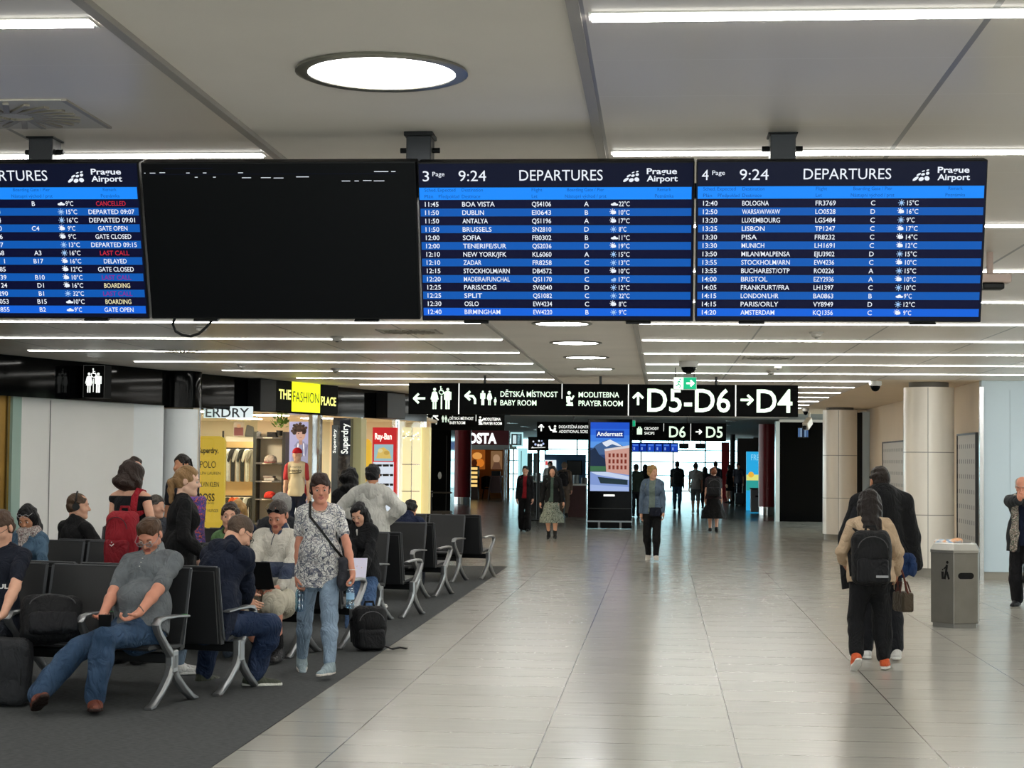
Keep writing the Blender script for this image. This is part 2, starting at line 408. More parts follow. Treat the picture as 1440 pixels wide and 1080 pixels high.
def _carpet(N, L, p):
    tc = N.new('ShaderNodeTexCoord'); mp = N.new('ShaderNodeMapping'); mp.inputs['Scale'].default_value = (14, 90, 1); mp.inputs['Rotation'].default_value = (0, 0, .35)
    L.new(tc.outputs['Object'], mp.inputs[0])
    n = N.new('ShaderNodeTexNoise'); n.inputs['Scale'].default_value = 1.5; n.inputs['Detail'].default_value = 6; L.new(mp.outputs[0], n.inputs['Vector'])
    r = N.new('ShaderNodeMapRange'); r.inputs[1].default_value = .3; r.inputs[2].default_value = .72; L.new(n.outputs['Fac'], r.inputs[0])
    n2 = N.new('ShaderNodeTexNoise'); n2.inputs['Scale'].default_value = 350; L.new(tc.outputs['Object'], n2.inputs['Vector'])
    f = math_n(N, L, 'ADD', math_n(N, L, 'MULTIPLY', r.outputs[0], .6), math_n(N, L, 'MULTIPLY', n2.outputs['Fac'], .4))
    L.new(mixc(N, L, f, lin('232526'), lin('626465')), p.inputs['Base Color']); p.inputs['Roughness'].default_value = .95; p.inputs['Specular IOR Level'].default_value = .1
    b = N.new('ShaderNodeBump'); b.inputs['Strength'].default_value = .6; b.inputs['Distance'].default_value = .004; L.new(n2.outputs['Fac'], b.inputs['Height']); L.new(b.outputs[0], p.inputs['Normal'])
def _cpanel(N, L, p):
    tc = N.new('ShaderNodeTexCoord'); sp = N.new('ShaderNodeSeparateXYZ'); L.new(tc.outputs['Object'], sp.inputs[0]); M = lambda *a: math_n(N, L, *a)
    fu = M('FRACT', M('DIVIDE', M('ADD', sp.outputs[0], .24), 1.18)); fv = M('FRACT', M('DIVIDE', M('SUBTRACT', sp.outputs[1], 5.15), .57))
    du = M('MULTIPLY', M('MINIMUM', fu, M('SUBTRACT', 1.0, fu)), 1.18); dv = M('MULTIPLY', M('MINIMUM', fv, M('SUBTRACT', 1.0, fv)), .57)
    c = mixc(N, L, M('MULTIPLY', M('LESS_THAN', dv, .004), .35), lin('ded6cc'), lin('f2ede6'))
    c = mixc(N, L, M('MULTIPLY', M('LESS_THAN', du, .010), .75), c, lin('55524f'))
    n = N.new('ShaderNodeTexNoise'); n.inputs['Scale'].default_value = .7; L.new(tc.outputs['Object'], n.inputs['Vector'])
    c2 = N.new('ShaderNodeVectorMath'); c2.operation = 'SCALE'; L.new(c, c2.inputs[0]); L.new(M('ADD', .86, M('MULTIPLY', n.outputs['Fac'], .28)), c2.inputs['Scale'])
    L.new(c2.outputs[0], p.inputs['Base Color']); p.inputs['Roughness'].default_value = .34; p.inputs['Specular IOR Level'].default_value = .55
M_TILE = nodes_mat('floor_tiles', _tiles); M_CARPET = nodes_mat('carpet_pile', _carpet); M_CPANEL = nodes_mat('metal_ceiling_panel', _cpanel)
M_PLAST = mat('efe8e0', .9, 0, .05, 40, .04, 1.2); M_WALL = mat('f0eeea', .55, 0, 0, 1, .03, 1.0); M_CREAM = mat('ecdac2', .7, 0, 0, 1, .03, 1.0)
M_BLKG = mat('060708', .07, 0, 0, 1, 0, 1, .05); M_BLK = mat('0a0a0b', .5, 0, 0, 1, 0, 1, .25); M_CHROME = mat('c4c6c8', .22, 1.0); M_STEEL = mat('8d8b86', .36, 1.0, .04, 60, .06, 6)
M_ALU = mat('9a9c9e', .38, .85); M_DGREY = mat('2a2b2d', .5); M_BLUEW = mat('bccbd4', .35, 0, 0, 1, .02, 1.0)
struct('floor', MB().box(-40, 14, -6, 107, -.1, 0, M_TILE))
tag(MB().box(-16, -2.51, -4, 29.2, 0, .006, M_CARPET).build('floor_carpet'), kind='structure')
up = ((1, 0, 0), (0, 1, 0), (0, 0, 1))
def slab(name, pts, m, z=CEIL, d=.08):
    return struct(name, MB().prism(pts, (0, 0, z), *up, d, m))
slab('ceiling', [(-1.66, -4), (-.26, -4), (-.26, 47), (-1.66, 47)], M_PLAST, CEIL+.012)
slab('ceiling_panels_left', [(-1.66, -4), (-1.66, 47), (-3.9, 47), (-4.0, 35), (FX(-4)+.9, -4)], M_CPANEL)
slab('ceiling_panels_right', [(-.26, -4), (12, -4), (12, 27.6), (3.3, 27.6), (3.3, 47), (-.26, 47)], M_CPANEL)
slab('ceiling_plaster_left', [(FX(-4)+.9, -4), (-4.0, 35), (-3.9, 47), (-16, 47), (-16, -4)], M_PLAST, CEIL+.001)
slab('ceiling_plaster_right', [(3.3, 27.6), (12, 27.6), (12, 47), (3.3, 47)], M_CREAM, CEIL+.001)
slab('ceiling_far', [(-30, 47), (8, 47), (8, 107), (-30, 107)], mat('9a9c9a', .7, 0, 0, 1, .05, 1), CEIL+.02)
for n, x in (('trim_1', -1.66), ('trim_2', -.26)):
    struct(n, MB().box(x-.018, x+.018, -4, 47, CEIL-.008, CEIL+.06, mat('a39e98', .5, .1)))
struct('trim_3', MB().box(-4, 3.3, 46.9, 47.1, CEIL-.10, CEIL+.03, M_PLAST))
# linear lights, each a lamp of its own
def strip(x0, x1, Y, label, grp):
    t = thing('ceiling_light', ((x0+x1)/2, Y, CEIL), label, 'light', grp); w = (x1-x0)/2
    MB().box(-w, w, -.055, .055, -.004, .03, mat('d8d6d2', .4)).build('housing', t)
    MB().box(-w+.01, w-.01, -.019, .019, -.012, -.0045, glow('fffdf6', STRIP_L, 'ffffff')).build('diffuser', t)
    MB().box(-w+.01, w-.01, -.053, -.042, -.010, -.0045, glow('fffdf6', 4.0, 'ffffff')).build('lit_recess_edge', t)  # recess side lit by the diffuser, its brightness put in as glow
YS = [5.15+2.297*k for k in range(-1, 18)]
for i, Y in enumerate(YS):
    xr = 11.8 if Y < 27.4 else 3.25
    strip(-.22, xr, Y, 'white linear ceiling light right of the downlight band, %s out from the camera' % ORD[i], 'linear ceiling lights right of the downlight band')
    xl = max(FX(Y)+.95, -14) if Y < 35 else -3.8
    strip(xl, -1.70, Y, 'white linear ceiling light left of the downlight band, %s out from the camera' % ORD[i], 'linear ceiling lights left of the downlight band')
seen = ['large round recessed downlight nearest the camera, above the departure boards']
for k in range(8):
    Y = 5.90+2.735*k
    lb = seen[0] if k == 0 else '%s round recessed downlight along the plaster band, beyond the departure boards' % ORD[k]
    if k in (1, 2, 3): lb = '%s round recessed downlight along the plaster band, hidden behind the boards' % ORD[k]
    t = thing('downlight', (-.95, Y, CEIL+.012), lb, 'light', 'round downlights along the plaster band')
    MB().lathe([(.245, -.001), (.29, -.001), (.292, -.010), (.275, -.016), (.25, -.012), (.245, -.001)], mat('8c8a80', .3, .6), seg=40).build('trim_ring', t, smooth=True)
    MB().cyl(0, 0, -.008, -.002, .248, glow('ffffff', DOWN_L, 'ffffff'), 40).build('diffuser', t)
# left: slanted white panel wall below the black fascia, shop opening further along
TD = nrm((.277, 1, 0)); TN = np.array((-TD[1], TD[0], 0)); RZ = math.atan2(TD[1], TD[0])      # along the fascia, into the shop
def fp(px, d=0.0):
    """floor-plan point where the sight line of column px meets the fascia plane moved d into the shop"""
    r = at(px, 600, 1.0)-np.array([0, 0, EYE]); o = np.array((FX(22.13), 22.13, 0))+TN*d
    t = (o@TN)/(r@TN); q = r*t; q[2] = 0; return q
def wallseg(name, a, b, z0, z1, th, m):
    a, b = np.array(a, float), np.array(b, float); d = nrm(b-a); n = np.array((-d[1], d[0], 0))
    return struct(name, MB().prism([(0, z0), (np.linalg.norm(b-a), z0), (np.linalg.norm(b-a), z1), (0, z1)], (a[0], a[1], 0), d, (0, 0, 1), n, th, m))
zt = CEIL+.0
wallseg('wall_left', fp(30, .25), fp(188, .25), 0, 2.56, .1, M_WALL)
wallseg('wall_left_return', fp(188, .25), fp(230, .05), 0, 2.56, .1, mat('f2f5f6', .45))
wallseg('trim_4', (FX(-4), -4, 0), fp(600), 2.51, zt, .35, M_BLKG)
s = struct('trim_5', MB().prism([(0, 0), (.03, 0), (.03, .02), (0, .02)], fp(300)+np.array((0, 0, 2.50)), TD, (0, 0, 1), TN, .3, M_CHROME))
for i, px in enumerate((70,)): wallseg('trim_6', fp(px, .245), fp(px+1, .245), 0, 2.5, -.004, mat('8a8a88', .6))
g = fp(-60, .28); wallseg('door_1', g, fp(17, .28), 0, 2.54, .06, mat('a5823f', .35, .8, 0, 1, .15, 3))
MB_ = MB(); wallseg('trim_7', fp(9, .275), fp(10.5, .275), 0, 2.54, -.01, mat('5e4a22', .4, .6))
wallseg('trim_8', fp(17.5, .24), fp(30, .24), 0, 2.54, .06, mat('a9c4ba', .15, .1))
c = fp(251, .05)
struct('column_1', MB().cyl(c[0], c[1], 0, 2.47, .29, mat('f0f4f6', .35), 40), smooth=True)
struct('column_sleeve', MB().cyl(c[0], c[1], 2.49, zt, .34, M_BLKG, 40), smooth=True)
# right: two round clad columns, white bay wall, side wall
M_CLAD = mat('ece5da', .28, .08)
for n, px, Y, zz in (('column_2', 1306, 28.6, 2.96), ('column_3', 1181, 41.6, 2.98)):
    q = at(px, 700, Y); r = .39
    mb = MB().cyl(q[0], q[1], .13, zz, r, M_CLAD, 48)
    for z in (.95, 1.93): mb.cyl(q[0], q[1], z, z+.012, r+.001, mat('8b8781', .6), 48)
    for k in range(4):
        a = math.radians(-100+90*k); mb.obox((q[0]+math.cos(a)*r, q[1]+math.sin(a)*r, zz/2+.06), ((-math.sin(a), math.cos(a), 0), (math.cos(a), math.sin(a), 0), (0, 0, 1)), (.005, .002, zz/2-.07), mat('8b8781', .6))
    mb.cyl(q[0], q[1], 0, .13, r-.03, mat('8c8880', .5, .3), 48); mb.cyl(q[0], q[1], zz, CEIL+.01, r-.08, mat('77746e', .6), 48)
    struct(n, mb, smooth=True)
struct('wall_right', MB().box(4.88, 12, 27.7, 27.9, .12, CEIL+.02, M_BLUEW).box(4.88, 12, 27.72, 27.9, 0, .12, mat('8f8a80', .5, .2)))
struct('wall_right_side', MB().box(4.88, 5.05, 27.9, 43, .12, CEIL+.02, M_CREAM).box(4.89, 5.05, 27.9, 43, 0, .12, mat('8f8a80', .5, .2)))
struct('trim_9', MB().box(4.84, 4.90, 27.64, 27.72, 0, 2.94, M_CHROME))
struct('trim_10', MB().box(5.30, 5.305, 27.697, 27.70, .12, 2.9, mat('8fa0aa', .5)))
def _perf(N, L, p):
    tc = N.new('ShaderNodeTexCoord'); sp = N.new('ShaderNodeSeparateXYZ'); L.new(tc.outputs['Object'], sp.inputs[0]); M = lambda *a: math_n(N, L, *a)
    a = M('ABSOLUTE', M('SUBTRACT', M('FRACT', M('DIVIDE', sp.outputs[1], .19)), .5)); b = M('ABSOLUTE', M('SUBTRACT', M('FRACT', M('DIVIDE', sp.outputs[2], .24)), .5))
    k = M('MULTIPLY', M('LESS_THAN', a, .16), M('LESS_THAN', b, .14))
    L.new(mixc(N, L, k, lin('cfc8bf'), lin('77726b')), p.inputs['Base Color']); p.inputs['Roughness'].default_value = .5
M_PERF = nodes_mat('perforated_panel', _perf)
for lb, y0, y1, z1 in (('perforated grey wall panel beside the bay wall, behind the steel bin', 28.0, 29.7, 2.22), ('perforated grey wall panel on the side wall between the two round columns', 35.3, 39.6, 2.20)):
    t = thing('wall_panel', (4.88, (y0+y1)/2, 0), lb, 'panel'); h = (y1-y0)/2
    MB().box(-.035, 0, -h, h, .16, z1, M_PERF).build('perforated_sheet', t)
    MB().box(-.05, 0, -h-.03, -h, .14, z1+.03, M_DGREY).box(-.05, 0, h, h+.03, .14, z1+.03, M_DGREY).box(-.05, 0, -h, h, z1, z1+.03, M_DGREY).build('frame', t)
q0, q1 = at(1212, 700, 42.4), at(1236, 700, 42.4)
struct('column_4', MB().box(q0[0], q1[0]+.1, 42.4, 42.9, 0, 2.98, mat('d3e2ea', .25, .3)))
struct('trim_11', MB().box(at(1204, 700, 42.3)[0], q0[0], 42.3, 42.6, 0, 2.95, M_BLK))
struct('wall_right_far', MB().box(4.25, 12, 43, 43.2, 0, CEIL+.02, M_CREAM))
a, b = at(1096, 700, 54.0), at(1165, 700, 54.0)
struct('wall_dark', MB().box(a[0], b[0]+3, 54.0, 54.4, 0, 2.98, M_BLKG).box(a[0], b[0]+3, 53.9, 54.4, 2.98, CEIL+.1, M_PLAST))
struct('trim_12', MB().box(a[0]-.12, a[0], 53.9, 54.4, 0, 3.0, mat('dfe8ea', .2, .4)))
struct('wall_right_end', MB().box(6.2, 6.4, 54.4, 107, 0, CEIL+.1, mat('8a8078', .6)))
struct('wall_right_back', MB().box(b[0]-.3, 6.2, 92, 92.3, 0, CEIL+.1, mat('4b423d', .5)))
a, b = at(1037, 700, 84), at(1068, 700, 84)
struct('wall_brown', MB().box(a[0], b[0]+1, 84, 84.5, 0, 2.9, mat('4a3f3a', .6)))
# far end: glazed wall with mullions, open sky beyond
gm = mat('5a6468', .4, .3)
mb = MB()
for x in np.arange(-24, 5.0, 1.9): mb.box(x-.04, x+.04, 105.95, 106.05, 0, 3.06, gm)
for z in (.05, .95, 1.75, 2.45): mb.box(-24, 4.8, 105.96, 106.04, z-.03, z+.03, gm)
w = struct('window_1', mb)
p_ = MB().box(-24, 4.8, 105.99, 106.01, 0, 3.06, glassy('e8fbff', .06)).build('pane', w)
for i, (px, Y, r) in enumerate(((647, 70.5, .43), (1079, 60.5, .30))):
    q = at(px, 700, Y)
    struct('column_%d' % (5+i), MB().cyl(q[0], q[1], .28, CEIL+.03, r, mat('8e1420', .35), 32).cyl(q[0], q[1], 0, .28, r-.02, M_CHROME, 32), smooth=True)
q = at(1030, 700, 83); struct('column_7', MB().cyl(q[0], q[1], 0, CEIL+.03, .12, M_BLK, 20), smooth=True)
q = at(1020, 700, 88); struct('wall_red', MB().box(q[0]-.19, q[0]+.19, 88, 88.4, 0, 2.75, mat('c02630', .5)))

for i, (x, y) in enumerate([(x, y) for y in (50.5, 56, 62, 68, 75, 83, 92) for x in (-8.6, -5.2, -1.2, 2.2)]):  # spot grid added to brighten the far hall, leftmost file for the red column
    t = thing('ceiling_spot', (x, y, CEIL+.02), 'added round ceiling spot beyond the long sign, %s row beyond it, %s from the left' % (ORD[i//4], ORD[i % 4]), 'light', 'round spots added in the far ceiling')
    MB().cyl(0, 0, -.012, -.004, .16, glow('f4fdff', 240, 'ffffff'), 16).build('diffuser', t); MB().lathe([(.16, -.002), (.20, -.002), (.2, -.012), (.165, -.014)], M_CHROME, seg=16).build('trim_ring', t)

# walls and windows of the hall outside the frame (daylight comes in through them)
ww = mat('cfcac2', .8)
struct('wall_left_end', MB().box(-16.2, -16, -6, 50, 0, CEIL+.1, ww))
struct('wall_back', MB().box(-16, -6, -6.2, -6, 0, CEIL+.1, ww).box(6, 12, -6.2, -6, 0, CEIL+.1, ww).box(-6, 6, -6.2, -6, 0, .5, ww).box(-6, 6, -6.2, -6, 2.5, CEIL+.1, ww))
struct('wall_right_bay', MB().box(12, 12.2, -6, 20, 0, CEIL+.1, ww).box(12, 12.2, 26, 28, 0, CEIL+.1, ww).box(12, 12.2, 20, 26, 2.8, CEIL+.1, ww))

q0, q1 = at(1122, 616, 53.9), at(1137.5, 601, 53.9)
t = thing('wall_screen', ((q0[0]+q1[0])/2, 53.98, q0[2]), 'blurred blue screen reflection built as a box on the dark wall below the bullet camera', 'screen'); w = (q1[0]-q0[0])/2; h = q1[2]-q0[2]  # a screen's reflection in the dark wall, built as a glowing box
MB().box(-w, w, -.06, .02, 0, h, M_BLK).build('case', t); mb = MB(); F = Flat(mb, (-w, -.06, 0), (1, 0, 0), (0, 0, 1), .003)
for i, c in enumerate(('5a7fb0', '8fa8c4', '20304a', '7a9ac0', '4a6a9a')): F.rect(w*.06+i*w*.38, h*.1, w*.06+i*w*.38+w*.3, h*.92, glow(c, .8))
mb.build('display', t)
# ------------------------------------------------------------------ departure boards
NAVY, ROWB, HEADB = glow('050b26', 1), glow('0a59b4', 1), glow('1a8cff', 1)
ROWN, ROWB2, WHT, RED_, YEL_, PALE, HTXT = glow('04082e', 1), glow('1163dd', 1), glow('eef4ff', 1), glow('c8283c', 1), glow('f0e6b8', 1), glow('9ec4f0', 1), glow('0c55b0', 1)
MAG_ = glow('8a1f8a', 1)
def weather(F0, x, y, r, kind, m):
    F = Flat(F0.mb, F0.o, F0.u, F0.vv, F0.off*3)
    if kind in 'sc':
        q = (x-.3*r, y+.25*r) if kind == 'c' else (x, y); k = .55 if kind == 'c' else .6
        F.disc(q[0], q[1], r*k, m, n=10)
        for i in range(8):
            t = i*math.pi/4; F.stroke([(q[0]+r*k*1.2*math.cos(t), q[1]+r*k*1.2*math.sin(t)), (q[0]+r*k*1.8*math.cos(t), q[1]+r*k*1.8*math.sin(t))], r*.22, m)
    if kind in 'cov':
        F.disc(x, y-.2*r, r*.9, m, ry=.42*r, n=12, k=1.2); F.disc(x+.35*r, y+.1*r, .5*r, m, ry=.45*r, n=10, k=1.3)
    if kind == 'o': F.disc(x+.9*r, y-.25*r, .7*r, m, ry=.36*r, n=10, k=1.1)
    if kind == 'v':
        for d in (-.4, .1, .6): F.stroke([(x+d*r, y-.5*r), (x+(d-.2)*r, y-1.1*r)], .16*r, m)
def airport_logo(F0, X, Yy, s, m):
    F = Flat(F0.mb, F0.o, F0.u, F0.vv, F0.off*3)
    for dx, dy, rx, ry, an in ((3.5, -9, 4.6, 1.9, .6), (11, -9.5, 3.6, 2.6, .35), (18.6, -8.6, 3.0, 3.5, 1.2), (7.5, -3.4, 3.3, 1.3, .5), (13.2, -3.2, 2.6, 1.7, .3), (19.2, -1.8, 2.4, 2.0, .3), (13.5, 1.2, 2.2, .8, .4), (19.3, 2.4, 2.0, .9, .3)):
        F.disc(X(0)+dx*s, Yy+dy*s, rx*s, m, ry=ry*s, rot=an)
def board(name, label, pxl, pxr, pyt, pyb, Yt, rows, head, dY=.20):
    A, B = at(pxl, pyt, Yt), at(pxr, pyt+.3, Yt); c = (A+B)/2; Wd = np.linalg.norm((B-A)[:2])
    u = nrm((B-A)*np.array((1, 1, 0))); bot = at((pxl+pxr)/2, pyb, Yt+dY); v = nrm(c-bot-u*((c-bot)@u)); Hh = np.linalg.norm(c-bot)
    t = thing('departure_board', c, label, 'screen', 'departure boards'); n = np.cross(u, v)
    o = -u*Wd/2; mb = MB()
    mb.obox(-v*Hh/2-n*.045, (u, v, n), (Wd/2, Hh/2, .04), M_BLK); mb.obox(-v*Hh*.55-n*.085, (u, v, n), (Wd*.36, Hh*.28, .02), M_BLK)
    mb.build('housing', t, bevel=.004)
    mb = MB(); F = Flat(mb, o, u, v, .0012)
    sx, sy = Wd/389.0, Hh/225.0; X = lambda px: (px-587)*sx; Y_ = lambda py: -(py-227)*sy
    dark = rows is None
    F.rect(X(588.5), Y_(449), X(974), Y_(229), mat('030406', .4, 0, 0, 1, 0, 1, .12) if dark else NAVY)
    if dark:
        for a, b, y in ((592, 594, 241), (600, 608, 241), (614, 622, 240.5), (652, 657, 241), (664, 668, 247), (676, 681, 241), (690, 694, 247), (726, 733, 241), (731, 744, 248), (758, 772, 248), (776, 790, 248.5), (808, 826, 247), (872, 884, 253), (890, 896, 253), (902, 914, 252.5), (917, 932, 253), (918, 938, 240), (942, 948, 240)):
            F.rect(X(a), Y_(y+.9), X(b), Y_(y), WHT, 2)
        F.rect(X(620), Y_(235.5), X(690), Y_(234.8), NAVY, 2); F.rect(X(600), Y_(243.6), X(950), Y_(243), NAVY, 2)
    else:
        F.rect(X(588.5), Y_(279), X(972), Y_(262), HEADB, 2)
        for i in range(14):
            y = 285+i*11.78
            F.rect(X(589.5), Y_(y+5.5), X(972), Y_(y-5.5), (ROWB2 if i == 13 else ROWB) if i % 2 else ROWN, 2)
        F.text('DEPARTURES', X(731), Y_(252.5), 14.5*sy, WHT, w=117*sx, k=3)
        airport_logo(F, lambda q: X(877), Y_(243), sx, WHT)
        F.text('Prague', X(909.5), Y_(244), 8.2*sy, WHT, w=42*sx, bold=.02, k=3); F.text('Airport', X(909.5), Y_(254), 8.2*sy, WHT, w=43*sx, bold=.02, k=3)
        if head:
            F.text(head, X(594), Y_(253), 14*sy, WHT, w=9*sx, k=3); F.text('Page', X(608), Y_(246), 6*sy, WHT, w=17*sx, k=3); F.text('9:24', X(645), Y_(253), 14.5*sy, WHT, w=39*sx, k=3)
            for tx, x, y, w in (('Sched.', 596, 267.5, 17), ('Expected', 615, 267.5, 25), ('Destination', 649, 267.5, 30), ('Flight', 748, 267.5, 15), ('Pl\u00e1n', 596, 276.5, 12), ('P\u0159edpoklad', 616, 276.5, 29), ('Destinace', 649, 276.5, 26), ('Let', 748, 276.5, 8)):
                F.text(tx, X(x), Y_(y), 4.6*sy, HTXT, w=w*sx, k=3)
        for tx, x, y, w in (('Boarding Gate / Pier', 824, 267.5, 52), ('N\u00e1stupn\u00ed v\u00fdchod / prst', 824, 276.5, 58), ('Remark', 934, 267.5, 19), ('Pozn\u00e1mka', 934, 276.5, 26)):
            F.text(tx, X(x), Y_(y), 4.6*sy, HTXT, 'c', w=w*sx, k=3)
        for i, r in enumerate(rows):
            y = Y_(288.4+i*11.78); h = 6.6*sy; tm, ds, fl_, gt, wk, tp, rm = r; b = .008
            if head: F.text(tm, X(596), y, h, WHT, w=19.5*sx, bold=b, k=3)
            if ds: F.text(ds, X(649), y, h, WHT, bold=b, k=3, w=min(len(ds)*5.15, 66)*sx)
            F.text(fl_, X(748 if head else 777), y, h, WHT, 'l' if head else 'r', bold=b, k=3, w=None if not head else 27*sx)
            if gt: F.text(gt, X(825), y, h, WHT, 'c', bold=b, k=3)
            weather(F, X(863), y+h*.5, 4.2*sx, wk, PALE if wk in 'sv' else WHT); F.text(tp+'\u00b0C', X(870.5), y, h, WHT, bold=b, k=3, w=(len(tp)*4.6+6)*sx)
            if rm:
                F.text(rm, X(934), y, h, RED_ if rm in ('CANCELLED', 'LAST CALL') and i % 2 == 0 else (MAG_ if rm == 'LAST CALL' else (YEL_ if rm == 'BOARDING' else WHT)), 'c', bold=b, k=3, w=len(rm)*4.6*sx)
    mb.build('display', t)
    for q in (-.3, .3): MB().obox(-v*(Hh+.008)+u*Wd*q-n*.03, (u, v, n), (.05, .004, .02), M_BLK).build('lower_bracket', t)
    return t, u, v, n, Wd, Hh
R1 = [('', '', '4', 'B', 'o', '9', 'CANCELLED'), ('', '', '0', '', 's', '15', 'DEPARTED 09:07'), ('', '', '4', '', 's', '16', 'DEPARTED 09:01'), ('', '', '0', 'C4', 'c', '9', 'GATE OPEN'), ('', '', '26', '', 'c', '9', 'GATE CLOSED'), ('', '', '07', '', 's', '13', 'DEPARTED 09:15'), ('', '', '68', 'A3', 's', '16', 'LAST CALL'), ('', '', '1', 'B17', 'c', '16', 'DELAYED'), ('', '', '85', '', 'c', '12', 'GATE CLOSED'), ('', '', '39', 'B10', 'c', '10', 'LAST CALL'), ('', '', '24', 'D1', 'c', '16', 'BOARDING'), ('', '', '290', 'B1', 's', '32', 'LAST CALL'), ('', '', '053', 'B15', 'o', '10', 'BOARDING'), ('', '', '855', 'B2', 'o', '9', 'GATE OPEN')]
sp = lambda s: [tuple(l.split('|'))+('',) for l in s.strip().split('\n')]
R3 = sp('''11:45|BOA VISTA|QS4106|A|o|22
11:50|DUBLIN|EI0643|B|c|10
11:50|ANTALYA|QS1196|A|c|17
11:50|BRUSSELS|SN2810|D|s|8
12:00|SOFIA|FB0302|B|o|11
12:00|TENERIFE/SUR|QS2036|D|c|19
12:10|NEW YORK/JFK|KL6060|A|s|15
12:10|ZADAR|FR8258|C|s|13
12:15|STOCKHOLM/ARN|DB4572|D|c|10
12:20|MADEIRA/FUNCHAL|QS1170|C|v|17
12:25|PARIS/CDG|SV6040|D|s|12
12:25|SPLIT|QS1082|C|s|22
12:30|OSLO|EW4234|C|c|8
12:40|BIRMINGHAM|EW4220|B|s|9''')
R4 = sp('''12:40|BOLOGNA|FR3769|C|s|15
12:50|WARSAW/WAW|LO0528|D|c|16
13:20|LUXEMBOURG|LG5484|C|s|9
13:25|LISBON|TP1247|C|c|17
13:30|PISA|FR8232|C|c|14
13:30|MUNICH|LH1691|C|c|12
13:50|MILAN/MALPENSA|EJU3902|D|s|15
13:55|STOCKHOLM/ARN|EW4236|C|c|10
13:55|BUCHAREST/OTP|RO0226|A|s|15
14:00|BRISTOL|EZY2936|A|c|10
14:05|FRANKFURT/FRA|LH1397|C|s|10
14:15|LONDON/LHR|BA0863|B|o|9
14:15|PARIS/ORLY|VY8949|D|s|12
14:20|AMSTERDAM|KQ1356|C|c|9''')
board('b1', 'blue departures screen with the remarks column, leftmost of the four and cut by the frame', -194, 194, 228.5, 447, 6.93, R1, '')
board('b2', 'blank black departures screen showing only broken white dashes along its top', 197, 584, 228, 449, 6.91, None, '')
board('b3', 'blue departures screen headed page 3 with flights from 11:45 to 12:40', 587, 977, 227.5, 452, 6.89, R3, '3')
board('b4', 'blue departures screen headed page 4 with flights from 12:40 to 14:20', 980, 1390, 225.5, 453, 6.82, R4, '4', .16)
for px, lb in ((63, 'black steel ceiling post holding the leftmost departures screen'), (591, 'black steel ceiling post at the joint between the blank screen and the page 3 screen'), (1100, 'black steel ceiling post holding the page 4 departures screen')):
    q = at(px, 200, 7.06); t = thing('ceiling_post', (q[0], q[1], 0), lb, 'post', 'ceiling posts of the departure boards')
    MB().box(-.05, .05, -.05, .06, 2.79, CEIL, mat('15181d', .35, .3)).build('post', t, bevel=.004)
    MB().box(-.058, .058, -.065, .07, CEIL-.006, CEIL+.012, M_BLK).build('ceiling_plate', t, bevel=.003)
    for s_ in (-1, 1): MB().tube([(s_*.05, 0, 2.985), (s_*.08, 0, 2.985)], .011, M_BLK, 8).build('bolt', t)
q = at(640, 300, 7.10)
t = thing('mounting_rail', (q[0], 7.145, 2.83), 'black horizontal rail behind the departures screens, tying the ceiling posts', 'rail')
MB().box(-2.1, 1.75, -.02, .02, -.03, .03, M_BLK).build('rail_beam', t)
cps = [(246, 447), (243, 456), (247, 466), (256, 471), (268, 473), (280, 469), (291, 459), (300, 449)]
L0 = at(270, 449, 7.08); tag(MB().tube([at(a, b, 7.08+.01*i)-L0 for i, (a, b) in enumerate(cps)], .0055, M_BLK, 8).build('cable', loc=L0, smooth=True), 'loose black cable looping below the blank departures screen', 'cable')
